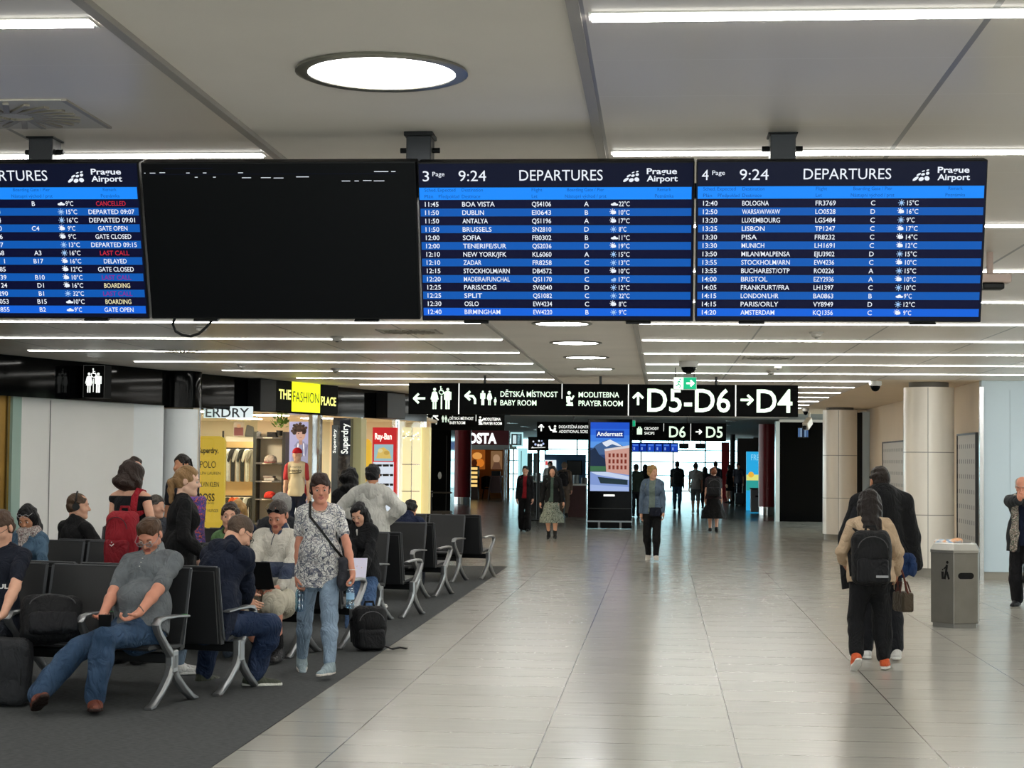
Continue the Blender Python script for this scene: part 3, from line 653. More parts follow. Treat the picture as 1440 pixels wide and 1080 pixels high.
# ------------------------------------------------------------------ hanging direction signs
MINT, WTX, GRN = glow('dcefdc', 1.0, 'd8efd8'), glow('f2f6f0', 1.0, 'f0f0f0'), glow('10a878', 1.0, '0a8a5a')
M_SIGN = mat('070808', .6, 0, 0, 1, 0, 1, .05)
class Sign:
    def __init__(s, label, x0, x1, y0, y1, Y, cat='sign', name='hanging_sign', th=.14, group=None, m=None, floor=False):
        if floor: za, zb = at(x0, 600, Y)[2], at(x0, 700, Y)[2]; y1 = 600+100*za/(za-zb)
        s.s = Y/FP; c = at((x0+x1)/2, y1, Y); s.x0 = (x0+x1)/2; s.y1 = y1; s.Y = Y
        s.t = thing(name, c, label, cat, group); s.W = (x1-x0)*s.s; s.H = (y1-y0)*s.s
        MB().box(-s.W/2, s.W/2, 0, th, 0, s.H, m or M_SIGN).build('panel', s.t, bevel=.006)
        s.mb = MB(); s.F = Flat(s.mb, (0, 0, 0), (1, 0, 0), (0, 0, 1), .004)
    def X(s, px): return (px-s.x0)*s.s
    def Yv(s, py): return (s.y1-py)*s.s
    def txt(s, t, x0, x1, base, h, m=None, b=.0, k=1): s.F.text(t, s.X(x0), s.Yv(base), h*s.s, m or MINT, w=(x1-x0)*s.s, bold=b, k=k)
    def rect(s, x0, y0, x1, y1, m, k=1): s.F.rect(s.X(x0), s.Yv(y1), s.X(x1), s.Yv(y0), m, k)
    def stroke(s, pts, w, m=None, k=1): s.F.stroke([(s.X(a), s.Yv(b)) for a, b in pts], w*s.s, m or MINT, k)
    def arrow(s, x, y, L, w, ang, m=None): s.F.arrow(s.X(x), s.Yv(y), L*s.s, w*s.s, m or MINT, ang)
    def man(s, x, foot, h, skirt=False, m=None): s.F.man(s.X(x), s.Yv(foot), h*s.s, m or MINT, skirt)
    def chair(s, x, foot, h, m=None): s.F.wheelchair(s.X(x), s.Yv(foot), h*s.s, m or MINT)
    def poly(s, pts, m, k=1):
        P = [(s.X(a), s.Yv(b)) for a, b in pts]
        if sum(P[i][0]*P[(i+1) % len(P)][1]-P[(i+1) % len(P)][0]*P[i][1] for i in range(len(P))) < 0: P = P[::-1]
        s.F.poly(P, m, k)
    def disc(s, x, y, r, m, ry=None, k=1): s.F.disc(s.X(x), s.Yv(y), r*s.s, m, k, None if ry is None else ry*s.s)
    def pray(s, x, foot, h, m=None):
        m = m or MINT; u = h/22.
        s.disc(x-1*u, foot-19*u, 2.6*u, m); s.stroke([(x-2.5*u, foot-14*u), (x-2*u, foot-5*u)], 5.6*u, m); s.stroke([(x-3.5*u, foot-3*u), (x+4.5*u, foot-3.6*u)], 4*u, m)
        s.stroke([(x-5*u, foot-1.2*u), (x+5*u, foot-1.0*u)], 2.2*u, m); s.stroke([(x-1*u, foot-14*u), (x+3*u, foot-9.5*u), (x+6*u, foot-15*u)], 2.4*u, m)
    def poles(s, xs, r=.02):
        for i, px in enumerate(xs):
            MB().cyl(s.X(px), .07, s.H, CEIL-s.t.location.z, r, M_DGREY, 10).build('hanger', s.t, smooth=True)
    def done(s, name='lettering'): s.mb.build(name, s.t); return s.t
def family(S, xs, foot, h): S.man(xs[0], foot, h); S.man(xs[1], foot, h, True); S.man(xs[2], foot, h*.55, True)
S = Sign('long black hanging sign with restroom pictograms, baby room, prayer room and gates D5-D6 and D4', 572, 1119.5, 540, 584.3, 27.0)
S.arrow(588, 562, 16, 3.2, math.pi); S.man(609.3, 577, 30, True); S.man(628, 577, 30); S.chair(618.5, 556, 11.5); S.rect(618.2, 558, 620.2, 577, MINT)
for x in (644, 883.5, 1033): S.rect(x-.7, 540, x+.7, 584, WTX)
S.rect(789.5, 540, 790.6, 561, WTX)
S.stroke([(667, 569.5), (667, 563), (664, 558.5), (654, 557.8)], 3.2); S.stroke([(660, 551.5), (653.3, 557.8), (660, 564)], 3.2)
family(S, (678, 687.5, 695.7), 571, 20.5)
S.txt('D\u011aTSK\u00c1 M\u00cdSTNOST', 703, 784, 558.8, 7.6, b=.01); S.txt('BABY ROOM', 703, 754, 571, 7.6, b=.01); S.pray(801, 571, 21)
S.txt('MODLITEBNA', 813.5, 870.5, 558.8, 7.6, b=.01); S.txt('PRAYER ROOM', 813.5, 875.5, 571, 7.6, b=.01)
S.arrow(897, 561, 17, 3.4, math.pi/2); S.txt('D5-D6', 910, 1025.5, 578, 32.5, b=.012); S.arrow(1048, 561, 16.5, 3.4, 0); S.txt('D4', 1062, 1111.5, 578, 32.5, b=.012)
S.poles((680, 844, 1006)); S.done()
S = Sign('small green emergency exit sign with running figure and arrow, hung before the D5-D6 sign', 947, 979.5, 530, 548.2, 24.4, th=.03, m=mat('dfe8e4', .4), name='exit_sign')
S.rect(948, 531, 961, 547.2, WTX); S.rect(961, 531, 978.7, 547.2, GRN, 1)
S.arrow(970, 539, 9.5, 2.4, 0, WTX) if False else None
S.F.off = .006; S.arrow(970, 539, 10, 2.5, 0, WTX); S.disc(956.4, 533.6, 1.3, GRN); S.stroke([(955.6, 535.5), (954.2, 540), (957, 542), (955.5, 545.8)], 1.3, GRN); S.stroke([(954.2, 540), (952, 542.5), (950, 542.3)], 1.3, GRN); S.stroke([(952, 538.5), (953.5, 536.2), (956.6, 537.2), (958.6, 538)], 1.0, GRN)
S.poles((950, 976), .006); S.done()
S = Sign('black hanging sign for baby and prayer rooms behind the long sign, above the red column', 588, 710, 578, 605, 40.0)
S.stroke([(615.5, 585), (608, 585.5)], 1.8, WTX); S.stroke([(609, 584.5), (616, 591)], 1.8, WTX); S.stroke([(607, 587), (607, 593), (613, 593), (613, 597)], 1.6, WTX)
for a in (583, 587, 591, 595): S.stroke([(592, a), (601, a)], 1.4, WTX)
family(S, (622.3, 626.7, 630.2), 594, 9.5); S.txt('D\u011aTSK\u00c1 M\u00cdSTNOST', 632, 666, 590.3, 4, WTX, .01); S.txt('BABY ROOM', 632, 654, 596.4, 4, WTX, .01); S.rect(669, 580, 669.8, 592, WTX); S.pray(676, 597, 12, WTX)
S.txt('MODLITEBNA', 680, 704.5, 591, 4, WTX, .01); S.txt('PRAYER ROOM', 680, 706, 597, 4, WTX, .01); S.poles((640, 690)); S.done()
S = Sign('black hanging sign for additional screening, shops, D6 and D5, crossing behind the advert totem', 755, 1020, 594.3, 619.5, 47.8)
S.arrow(761, 603, 9, 2, math.pi/2, WTX); S.stroke([(772, 600), (774.5, 605.5), (779, 606.5)], 2, WTX); S.disc(780.5, 600.6, 1.7, WTX); S.stroke([(780.5, 603), (779.5, 607.5)], 3, WTX); S.rect(777, 607, 783, 609, WTX)
S.txt('DODATE\u010cN\u00c1 KONTROLA', 786, 836, 603, 4, WTX, .01); S.txt('ADDITIONAL SCREENING', 786, 841, 609.5, 4, WTX, .01)
S.rect(895.5, 602.5, 902.8, 611, MINT); S.stroke([(897.4, 603), (897.7, 600.6), (900.6, 600.6), (900.9, 603)], .9); S.txt('OBCHODY', 906, 926, 604.4, 4, WTX, .01); S.txt('SHOPS', 906, 920, 611, 4, WTX, .01)
S.rect(932.7, 595, 933.3, 606, WTX); S.rect(970.3, 595, 971, 619.5, WTX); S.txt('D6', 940.5, 963.5, 614.3, 15.5, b=.012); S.arrow(981.5, 606.5, 8, 1.9, 0, WTX); S.txt('D5', 992, 1015, 614.3, 15.5, b=.012); S.poles((807, 966)); S.done()
S = Sign('tiny green exit sign right of the advert totem top', 888, 893.5, 590.8, 600, 47.0, th=.03, name='exit_sign', m=mat('dfe8e4', .4)); S.rect(890, 591.5, 893.2, 599.3, GRN); S.poles((890.7,), .006); S.done()
S = Sign('square black restroom box sign with white pictograms on the black fascia', 115.5, 147.5, 512, 559.3, 23.75, name='restroom_sign', th=.3)
for a, b, c, d in ((115.9, 512.4, 116.4, 559), (146.8, 512.4, 147.2, 559), (116, 512.4, 147, 512.9)): S.rect(a, b, c, d, mat('8a8a8a', .4))
S.man(124.5, 552, 29, True, WTX); S.man(138, 552, 29, False, WTX); S.chair(131, 530, 13, WTX); S.rect(130.4, 532, 131.6, 551, WTX); S.done()
# advert totem
S = Sign('tall black advert totem showing a mountain hotel under the word Andermatt', 826, 888, 590, 743.3, 46.3, 'advert totem', 'advert_totem', .35, m=M_BLKG, floor=True)
sky = ['1c52c8', '2a66d8', '3f7ee0', '5a97e6']
for i, c in enumerate(sky): S.rect(829.5, 594.5+i*9, 884, 603.5+i*9, glow(c, 1), 1)
S.rect(829.5, 630, 884, 664, glow('26406e', 1), 1); S.poly([(829.5, 634), (838, 626), (848, 621), (857, 618.5), (866, 623), (876, 628), (884, 632), (884, 640), (829.5, 640)], glow('41608e', 1), 2)
S.poly([(846, 623), (857, 618.5), (868, 624), (874, 628), (866, 627), (860, 625), (852, 629), (848, 626)], glow('dfe6f2', 1), 3); S.poly([(829.5, 634), (836, 630), (842, 640), (856, 650), (856, 664), (829.5, 664)], glow('1c2c46', 1), 3)
S.rect(829.5, 656, 856, 663, glow('3c6a48', 1), 4); S.poly([(849.5, 632), (884, 627), (884, 668), (852, 664)], glow('c99a8e', 1), 5); S.poly([(849, 632), (884, 626.5), (884, 630), (850, 635)], glow('d8d0d0', 1), 6)
for i in range(5):
    for j in range(3): S.rect(855+i*5.6, 638+j*8.4, 858+i*5.6, 643.5+j*8.4, glow('7a2f22', 1), 7)
S.rect(829.5, 664, 884, 691, glow('7f97cf', 1), 2); S.poly([(829.5, 664), (853, 664), (884, 670), (884, 675), (838, 668)], glow('c3d2ec', 1), 8); S.poly([(840, 671), (882, 675), (882, 682), (844, 680)], glow('22343c', 1), 9); S.poly([(829.5, 682), (884, 685), (884, 691), (829.5, 691)], glow('9fb4e2', 1), 9)
S.rect(837, 606, 876.5, 616.5, glow('123a96', 1), 5); S.txt('Andermatt', 838.5, 874.5, 613.6, 6, WTX, .01, 6); S.txt('CSA', 831.5, 842, 686.5, 2.6, WTX, 0, 12) if False else None
S.rect(848.5, 695.6, 864, 698.2, WTX, 1); S.rect(826.5, 715, 887.5, 715.5, mat('2c2d30', .3), 1); S.rect(825.5, 732.2, 889, 734.4, mat('8c9298', .3, .6), 3)
for x in (841, 871): S.rect(x, 734, x+3, 743, mat('6c7074', .4, .4), 2)
t = S.done('display')
# ------------------------------------------------------------------ shop fascia and shop interior
def onf(px, py, d=0.0):
    r = at(px, py, 1.0)-np.array([0, 0, EYE]); q = fp(px, d); k = q[1]/r[1]; return np.array([0, 0, EYE])+r*k
def pb(mb, x0, x1, y0, y1, Y, th, m, L=(0, 0, 0)):
    a, b = at(x0, y1, Y), at(x1, y0, Y); return mb.box(a[0]-L[0], b[0]-L[0], Y-L[1], Y+th-L[1], a[2]-L[2], b[2]-L[2], m)
def std(name, label, cat, px, Y, group=None):
    q = at(px, 650, Y); L = np.array((q[0], Y, 0.0)); return thing(name, L, label, cat, group), L
A = onf(387, 577, -.16); B = onf(475, 582, -.16); hgt = onf(387, 531, -.16)[2]-A[2]; wd = np.linalg.norm((B-A)[:2])
t = thing('shop_sign', A, 'black fascia sign reading THE FASHION PLACE with a bright yellow square', 'sign')
MB().prism([(0, 0), (wd, 0), (wd, hgt), (0, hgt)], (0, 0, 0), TD, (0, 0, 1), TN, .14, M_SIGN).build('panel', t)
mb = MB(); F = Flat(mb, (0, 0, 0), TD, (0, 0, 1), .006); U = lambda px: np.linalg.norm((onf(px, 560, -.16)-onf(387, 560, -.16))[:2])
YLW, YTX = glow('e6ee10', 1.0, 'd8e010'), glow('f2f08a', 1.0, 'eeee80')
F.rect(U(409.5), 0, U(449.5), hgt, YLW); k = hgt/46.; mb.build('yellow_square', t); mb = MB(); F = Flat(mb, F.o, F.u, F.vv, F.off)
F.text('THE', U(391), 17*k, 14*k, YTX, w=U(408)-U(391), bold=.03, k=2); F.text('FASHION', U(411), 14*k, 15*k, mat('23240a', .6), w=U(447.5)-U(411), k=2); F.text('PLACE', U(450.5), 12.5*k, 13*k, YTX, w=U(471.5)-U(450.5), bold=.03, k=2)
mb.build('lettering', t)
for a, b, lb in ((366, 388, 'black box projecting from the fascia left of the yellow shop sign'), (545, 570, 'black box projecting from the fascia right of the yellow shop sign')):
    P, Q = onf(a, 575, -.25), onf(b, 575, -.25); L = (P+Q)/2; z0 = onf(a, 578 if a < 500 else 588, -.25)[2]; z1 = onf(a, 532 if a < 500 else 552, -.25)[2]
    t = thing('projecting_box', (L[0], L[1], z0), lb, 'box', 'boxes on the black fascia'); w2 = np.linalg.norm((Q-P)[:2])/2
    MB().prism([(-w2, 0), (w2, 0), (w2, z1-z0), (-w2, z1-z0)], (0, 0, 0), TD, (0, 0, 1), TN, .24, M_BLK).build('casing', t, bevel=.01)
# shop shell
WARM = mat('f1e6d2', .7)
struct('floor_shop', MB().prism([tuple(fp(276, .05)[:2]), tuple(fp(602, .05)[:2]), (-5.0, 39.5), (-13, 39.5), tuple(fp(276, 4)[:2])], (0, 0, 0.0), *up, .004, mat('c9b99c', .35)))
struct('wall_shop_back', MB().box(-13, -5.1, 39.0, 39.2, 0, 2.6, WARM))
a = fp(280, .1); struct('wall_shop_left', MB().prism([(0, 0), (5, 0), (5, 2.6), (0, 2.6)], a-TN*0, (-.55, .83, 0), (0, 0, 1), (-.83, -.55, 0), .1, WARM))
struct('ceiling_shop', MB().prism([tuple(fp(276, .36)[:2]), tuple(fp(602, .36)[:2]), (-5.0, 39.5), (-13, 39.5), tuple(fp(276, 4)[:2])], (0, 0, 2.56), *up, .06, WARM))
for i, (x, y) in enumerate(((-8.2, 31), (-7.4, 33.2), (-6.9, 35.4), (-9.2, 33.5), (-8.6, 36.2), (-10.6, 35.5))):
    t = thing('shop_light', (x, y, 2.56), '%s square warm ceiling panel light inside the shop, counted from the entrance' % ORD[i], 'light', 'panel lights inside the shop')
    MB().box(-.30, .30, -.30, .30, -.012, -.004, glow('fff0d4', 80, 'ffffff')).build('diffuser', t); MB().box(-.33, .33, -.33, .33, -.004, 0, M_CHROME).build('frame', t)
# glass front with chrome posts along the fascia line
gl = glassy('f6fbf8', .05)
for i, (a, b) in enumerate(((284, 362), (448, 464), (558, 600))):
    P, Q = fp(a, .2), fp(b, .2); d = np.linalg.norm(Q-P)
    struct('window_%d' % (2+i), MB().prism([(0, .05), (d, .05), (d, 2.5), (0, 2.5)], P, TD, (0, 0, 1), TN, .012, gl))
for i, (px, w) in enumerate(((280, .05), (443, .10), (452, .04), (509, .03), (559, .09), (598, .06))):
    P = fp(px, .2); struct('trim_%d' % (20+i), MB().prism([(-w, 0), (w, 0), (w, 2.52), (-w, 2.52)], P, TD, (0, 0, 1), TN, .08, M_CHROME))
# dark marble pier and cream pier
def _marb(N, L, p):
    tc = N.new('ShaderNodeTexCoord'); n = N.new('ShaderNodeTexNoise'); n.inputs['Scale'].default_value = 5; n.inputs['Detail'].default_value = 8; n.inputs['Distortion'].default_value = 2.5; L.new(tc.outputs['Object'], n.inputs['Vector'])
    r = N.new('ShaderNodeMapRange'); r.inputs[1].default_value = .45; r.inputs[2].default_value = .75; L.new(n.outputs['Fac'], r.inputs[0])
    L.new(mixc(N, L, r.outputs[0], lin('343031'), lin('66605b')), p.inputs['Base Color']); p.inputs['Roughness'].default_value = .15
MARB = nodes_mat('dark_marble', _marb)
Y = fp(479)[1]+.15
mb = MB(); pb(mb, 465.5, 493, 588, 800, Y, .7, MARB); struct('column_8', mb)
mb = MB(); pb(mb, 493.5, 508, 588, 800, Y+.3, .6, mat('d3cf9e', .5)); struct('column_9', mb)
def vtext(F, t, x, y, h, m, w): # letters climbing upward
    v, f = glyphs(t, .01); ch = max(p[1] for p in glyphs('H', .01)[0]); sy = h/ch; x0 = min(p[0] for p in v); sx = w/(max(p[0] for p in v)-x0)
    F.mb.add([F.P(x-p[1]*sy, y+(p[0]-x0)*sx) for p in v], f, m)
S = Sign('narrow navy banner with white upright brand lettering on the marble pier', 477, 492.5, 590, 640, Y-.05, name='brand_banner', th=.03, m=mat('1b2233', .5)); vtext(S.F, 'Superdry', S.X(489), S.Yv(638), 9.5*S.s, WTX, 43*S.s); S.done()
S = Sign('slim glass blade with upright white brand lettering left of the marble pier', 464, 473, 596, 700, Y-.45, name='glass_banner', th=.02, m=mat('50555a', .15), floor=True); vtext(S.F, 'Superdry', S.X(470), S.Yv(636), 4*S.s, WTX, 34*S.s); S.done()
def lightsign(label, x0, x1, y0, y1, Y, txt, tx0, tx1, base, h, mt, m, name='shop_sign'):
    S = Sign(label, x0, x1, y0, y1, Y, name=name, th=.05, m=m); S.txt(txt, tx0, tx1, base, h, mt, .01); return S.done()
lightsign('backlit white header with dark capital letters above the shop window', 285, 356, 571, 588, fp(300)[1]+.5, 'ERDRY', 288, 351, 586.5, 13, mat('3a3d40', .5), glow('e4f0f0', 1.0))
# yellow brand totems; glow in the board colour stands in for front light
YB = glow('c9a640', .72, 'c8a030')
def ytotem(label, x0, x1, y0, Y, rows):
    t, L = std('brand_totem', label, 'banner', (x0+x1)/2, Y, 'yellow brand totems'); s = Y/FP; w = (x1-x0)*s/2; z1 = at(x0, y0, Y)[2]; r = .09
    out = [(-w, .02), (w, .02), (w, z1-r), (w-.03, z1-.03), (w-r, z1), (-w+r, z1), (-w+.03, z1-.03), (-w, z1-r)]
    MB().prism(out, (0, 0, 0), (1, 0, 0), (0, 0, 1), (0, 1, 0), .12, YB).build('board', t); MB().box(-w-.1, w+.1, -.12, .24, 0, .03, M_DGREY).build('base', t)
    mb = MB(); F = Flat(mb, (0, 0, 0), (1, 0, 0), (0, 0, 1), .004); xc = (x0+x1)/2; D = mat('26220f', .6)
    for tx, cx, w_, base, h, b in rows: F.text(tx, (cx-xc)*s, at(xc, base, Y)[2], h*s, D, 'c', w=w_*s, bold=b)
    if rows: mb.build('lettering', t)
ytotem('large yellow totem listing fashion brand names at the shop entrance', 274, 316, 613, 28.3, [('Superdry.', 293, 29, 637, 8, .03), ('POLO', 292.5, 23, 658, 9.5, .0), ('RALPH LAUREN', 293, 36, 667.5, 4, 0), ('CALVIN KLEIN', 292.5, 33, 684.5, 7, .01), ('BOSS', 291.5, 23, 704.5, 11, .02), ('HUGO BOSS', 291.5, 22, 709, 2.6, 0), ('TOMMY HILFIGER', 293, 32, 720, 4, 0), ('VANS', 287, 7, 734, 5, .01)])
ytotem('narrow yellow totem beside the cream pier, nearer the red eyewear display', 510, 521.5, 617, fp(515)[1]+.6, [('BRAND', 515.5, 7, 637, 3, 0)] if False else [('B', 515.5, 3, 650, 8, 0)] if False else [])
# clothes rail, shelving, caps
t, L = std('clothes_rail', 'black double clothes rail hung with garments inside the shop', 'rack', 336, 33.0); s = 33./FP
for z in (1.02, 1.92): MB().tube([(-.30, 0, z), (.34, 0, z)], .015, M_BLK).build('rail', t, smooth=True)
for x in (-.31, .35): MB().cyl(x, 0, 0, 2.25, .018, M_BLK, 10).build('post', t, smooth=True)
MB().box(-.33, .37, .2, .24, 1.0, 2.05, mat('d8b074', .5)).build('back_panel', t)
gc = ['1d1d20', 'e8e4dc', '26262a', 'cfc9bf', '2a2d2c', 'e9e2d0', '8c8578']; gl2 = ['1c1c1e', '2a2b24', 'e05a1e', 'f06a28', '35392c', 'd9d2c4', '22231f']
nm = {'1d1d20': 'black', 'e8e4dc': 'white', '26262a': 'charcoal', 'cfc9bf': 'pale grey', '2a2d2c': 'dark green', 'e9e2d0': 'cream', '8c8578': 'taupe', '1c1c1e': 'black', '2a2b24': 'olive black', 'e05a1e': 'orange', 'f06a28': 'bright orange', '35392c': 'olive', 'd9d2c4': 'off-white', '22231f': 'dark'}
def garment(L, c, label, grp, h=.62):
    o = [(-.05, h*.02), (.05, 0), (.06, h*.82), (.16, h*.60), (.19, h*.68), (.10, h*.95), (.03, h), (-.03, h), (-.10, h*.95), (-.19, h*.66), (-.16, h*.58), (-.06, h*.82)]
    return tag(MB().prism([(a*.6, b) for a, b in o], (0, -.05, 0), (.75, .66, 0), (0, 0, 1), (-.66, .75, 0), .07, cloth(c)).build('garment', loc=L, bevel=.015), label, 'garment', grp)
for i, c in enumerate(gc): garment((L[0]-.26+.09*i, 32.97, 1.29), c, '%s garment on the upper clothes rail, %s from its left end' % (nm[c], ORD[i]), 'garments on the upper rail')
for i, c in enumerate(gl2): garment((L[0]-.26+.09*i, 32.97, .38), c, '%s garment on the lower clothes rail, %s from its left end' % (nm[c], ORD[i]), 'garments on the lower rail')
t, L = std('shelf_unit', 'grey steel shelf unit with caps and boxes between clothes rail and poster', 'shelf', 379, 32.4); s = 32.4/FP
for px in (358, 400): q = (px-379)*s; MB().box(q-.03, q+.03, -.05, .30, 0, 2.23, M_DGREY).build('upright', t)
SHZ = [at(379, y, 32.4)[2] for y in (614.5, 650.5, 676, 701, 735)]
for z in SHZ: MB().box(-.25, .25, -.06, .30, z-.03, z, mat('5a5654', .5)).build('shelf', t); MB().box(-.12, .06, -.066, -.062, z-.028, z-.006, mat('eee6d6', .5)).build('price_label', t)
MB().box(-.25, .25, .30, .32, 0, 2.2, mat('f0e4cc', .6)).build('back_panel', t)
def cap(L, c, label, c2=None, k=1.0):
    t = thing('cap', L, label, 'cap', 'caps on the shelf unit'); m = cloth(c)
    MB().lathe([(.085*k, 0), (.088*k, .04*k), (.07*k, .08*k), (.03*k, .10*k), (.002, .103*k)], m, seg=16).build('crown', t, smooth='all'); MB().prism([(-.075*k, 0), (.075*k, 0), (.055*k, -.075*k), (0, -.095*k), (-.055*k, -.075*k)], (0, -.06*k, 0), (1, 0, 0), (0, 1, 0), (0, 0, 1), .008, cloth(c2 or c)).build('brim', t)
cap((L[0]+.02, 32.4, SHZ[1]+.002), 'b9aca0', 'grey cap on the upper middle shelf of the unit', 'b04a52', 1.4); cap((L[0]+.02, 32.4, SHZ[3]+.002), 'c83a30', 'red cap with dark brim on the lower shelf of the unit', '2c2c30', 1.3)
for i, (dx, w, sh, h, c, lb) in enumerate(((.03, .17, 0, .09, '3c3b3d', 'dark box with white lettering on the top shelf of the unit'), (0, .20, 2, .05, 'c9c2b8', 'folded pale clothes on the middle shelf of the unit'), (-.02, .19, 2, .09, '9c8f86', 'folded taupe clothes atop the pale ones on the middle shelf'))):
    z = SHZ[sh]+.001+(.05 if i == 2 else 0); h = h-(.05 if i == 2 else 0)
    tag(MB().box(L[0]+dx-w/2, L[0]+dx+w/2, 32.38, 32.62, z, z+h, cloth(c)).build('stacked_clothes' if i else 'box', bevel=.01), lb, 'clothes' if i else 'box')
t, L = std('pedestal_display', 'pale display plinth with a framed picture and dark bag above the clothes rail', 'display', 339, 35.0)
mb = MB(); pb(mb, 318, 356, 614, 640, 35.0, .3, mat('d9cfbd', .6), L); mb.build('shelf_top', t)
for x in (-.2, .2): MB().box(x-.02, x+.02, .1, .14, 0, at(339, 640, 35)[2], M_DGREY).build('leg', t)
S = Sign('small framed fashion picture above the clothes rail', 328, 343, 592.5, 613.5, 34.9, name='framed_picture', th=.02, m=mat('b5a7a0', .5)); S.rect(329, 601, 342, 612.5, mat('6a2c34', .6)); S.disc(335.5, 599, 3.2, mat('c99a84', .6)); S.done('print')
q = at(349, 614, 34.9); tag(MB().prism([(-.09, 0), (.10, 0), (.08, .2), (-.05, .24)], (0, 0, 0), (1, 0, 0), (0, 0, 1), (0, 1, 0), .12, mat('4a4a4c', .6)).build('display_bag', loc=q+np.array((0, .05, 0)), bevel=.02), 'dark grey bag beside the framed fashion picture', 'bag')
q = at(393, 613, 32.45); t = thing('potted_plant', q, 'leafy green potted plant on top of the shelf unit', 'plant'); rg = random.Random(3)
MB().cyl(0, 0, 0, .10, .05, M_DGREY, 14, .065).build('pot', t, smooth=True)
mb = MB(); gm_ = [mat('5f8a2a', .5), mat('7aa838', .5), mat('4b7324', .5)]
for i in range(70):
    th, ph, r = rg.uniform(0, 6.28), rg.uniform(-.5, 1.4), rg.uniform(.05, .17); c = np.array((r*math.cos(th)*math.cos(ph), r*math.sin(th)*math.cos(ph), .22+r*math.sin(ph))); d = nrm(c-np.array((0, 0, .12))); w = nrm(np.cross(d, (rg.random(), rg.random(), 1)))*.025
    mb.add([c-d*.04, c+w, c+d*.045, c-w], [(0, 1, 2, 3)], rg.choice(gm_))
mb.build('foliage', t)
# poster of a model in a lavender hoodie
S = Sign('tall lit poster of a curly-haired model in a lavender hoodie', 403.5, 440, 591, 738, 33.3, 'poster', 'fashion_poster', .06, m=glow('b9b4d6', .9), floor=True)
S.poly([(408, 738), (406, 655), (409, 632), (418, 622), (430, 622), (437, 632), (439, 655), (438, 738)], glow('a9a6bd', .9), 1); S.poly([(416, 624), (432, 624), (428, 640), (420, 640)], glow('8d8aa4', .9), 2); S.disc(420.5, 609, 7.0, glow('d9aa94', .9), 9, 3); S.disc(418, 600.5, 8, glow('3c2a24', 1), 5.5, 4); [S.disc(418+9*math.cos(i*.55)*(.85+.15*(i % 3)), 601.5+7*math.sin(i*.55)*(.9+.2*(i % 2)) if math.sin(i*.55) < .55 else 600, 2.3, glow(['46322a', '33241e', '503a30'][i % 3], 1), 2.0, 4+.1*i) for i in range(12)]; S.rect(418.2, 612, 423, 624, glow('c2937e', .9), 2.5); S.poly([(411, 626), (416, 619), (425, 619), (430, 626), (421, 632)], glow('9b98b2', .9), 2.2); S.disc(411.5, 605, 3.5, glow('3c2a24', 1), 5, 4); S.disc(425.5, 604, 3.5, glow('3c2a24', 1), 5, 4)
S.disc(417.5, 608, 1, glow('3a2420', 1), .7, 5); S.disc(423.5, 608, 1, glow('3a2420', 1), .7, 5); S.stroke([(418.6, 614), (422.4, 614)], .7, glow('a86a62', 1), 5); S.stroke([(417, 622), (416.5, 640)], .6, WTX, 5); S.stroke([(425, 622), (426, 640)], .6, WTX, 5); S.done('print')
S = Sign('black floor sign with cut-off white letters under the mannequin', 404, 424, 711, 742, 31.6, 'sign', 'floor_sign', .04, m=M_SIGN, floor=True); S.txt('INE', 405.5, 420.5, 722.5, 9.5, WTX, .03); S.txt('ine', 405.5, 419, 736, 12, WTX, .03); S.done()
# eyewear display
Y = fp(538)[1]+.9
S = Sign('red eyewear display panel with white script lettering and rows of sunglasses', 521.5, 556, 600, 790, Y, 'display', 'eyewear_display', .2, m=glow('b3282c', .8, '8e1a20'), floor=True)
MB().box(-.15, .15, .05, .15, at(538, 790, Y)[2]*-1+.0, 0, M_DGREY).build('plinth', S.t) if at(538, 790, Y)[2] > .02 else None
S.txt('Ray-Ban', 525, 549, 617, 9, WTX, .02); S.rect(524, 624, 551.5, 647.5, glow('9fc4cc', .9), 1); S.poly([(527, 644), (531, 630), (538, 628), (546, 634), (549, 644)], glow('e2c26a', .9), 2); S.disc(533, 633, 3.5, glow('e8d89a', .9), 3, 3); S.disc(542, 636, 4, glow('caa650', .9), 3, 3)
S.rect(523, 649, 552.5, 745, glow('dde6f2', .95), 1)
S.done()
for r in range(6):
    for c in range(3):
        q = at(527.5+c*10, 654.5+r*13.5, Y-.013); t = tag(MB().box(-.075, -.01, -.012, .012, -.022, .022, M_BLK).box(.01, .075, -.012, .012, -.022, .022, M_BLK).box(-.01, .01, -.008, .008, .004, .014, M_BLK).build('sunglasses', loc=q, bevel=.008), 'black sunglasses on the white panel, %s row down, %s across' % (ORD[r], ORD[c]), 'sunglasses', 'sunglasses on the eyewear display')
# lit glass showcase at the corner
Y = fp(580)[1]+.5
S = Sign('tall cream lit glass showcase at the shop corner', 563, 590, 600, 800, Y, 'showcase', 'glass_showcase', .3, m=glow('e8dcb2', .85, 'e8dcb2'), floor=True)
for y in (612, 652, 690, 725): S.rect(563.5, y, 589.5, y+1.2, M_CHROME, 4)
for i in range(12): S.disc(565+(i*7) % 24, 606+(i*5) % 13, .9, glow('fff6da', 3), k=5)
S.rect(577, 600, 578, 800, M_CHROME, 4); S.done('shelves')
S = Sign("cream end panel right of the glass showcase", 591, 602, 600, 800, Y+.1, "panel", "end_panel", .3, m=glow("c8bb86", .7, "d8cc98"), floor=True)
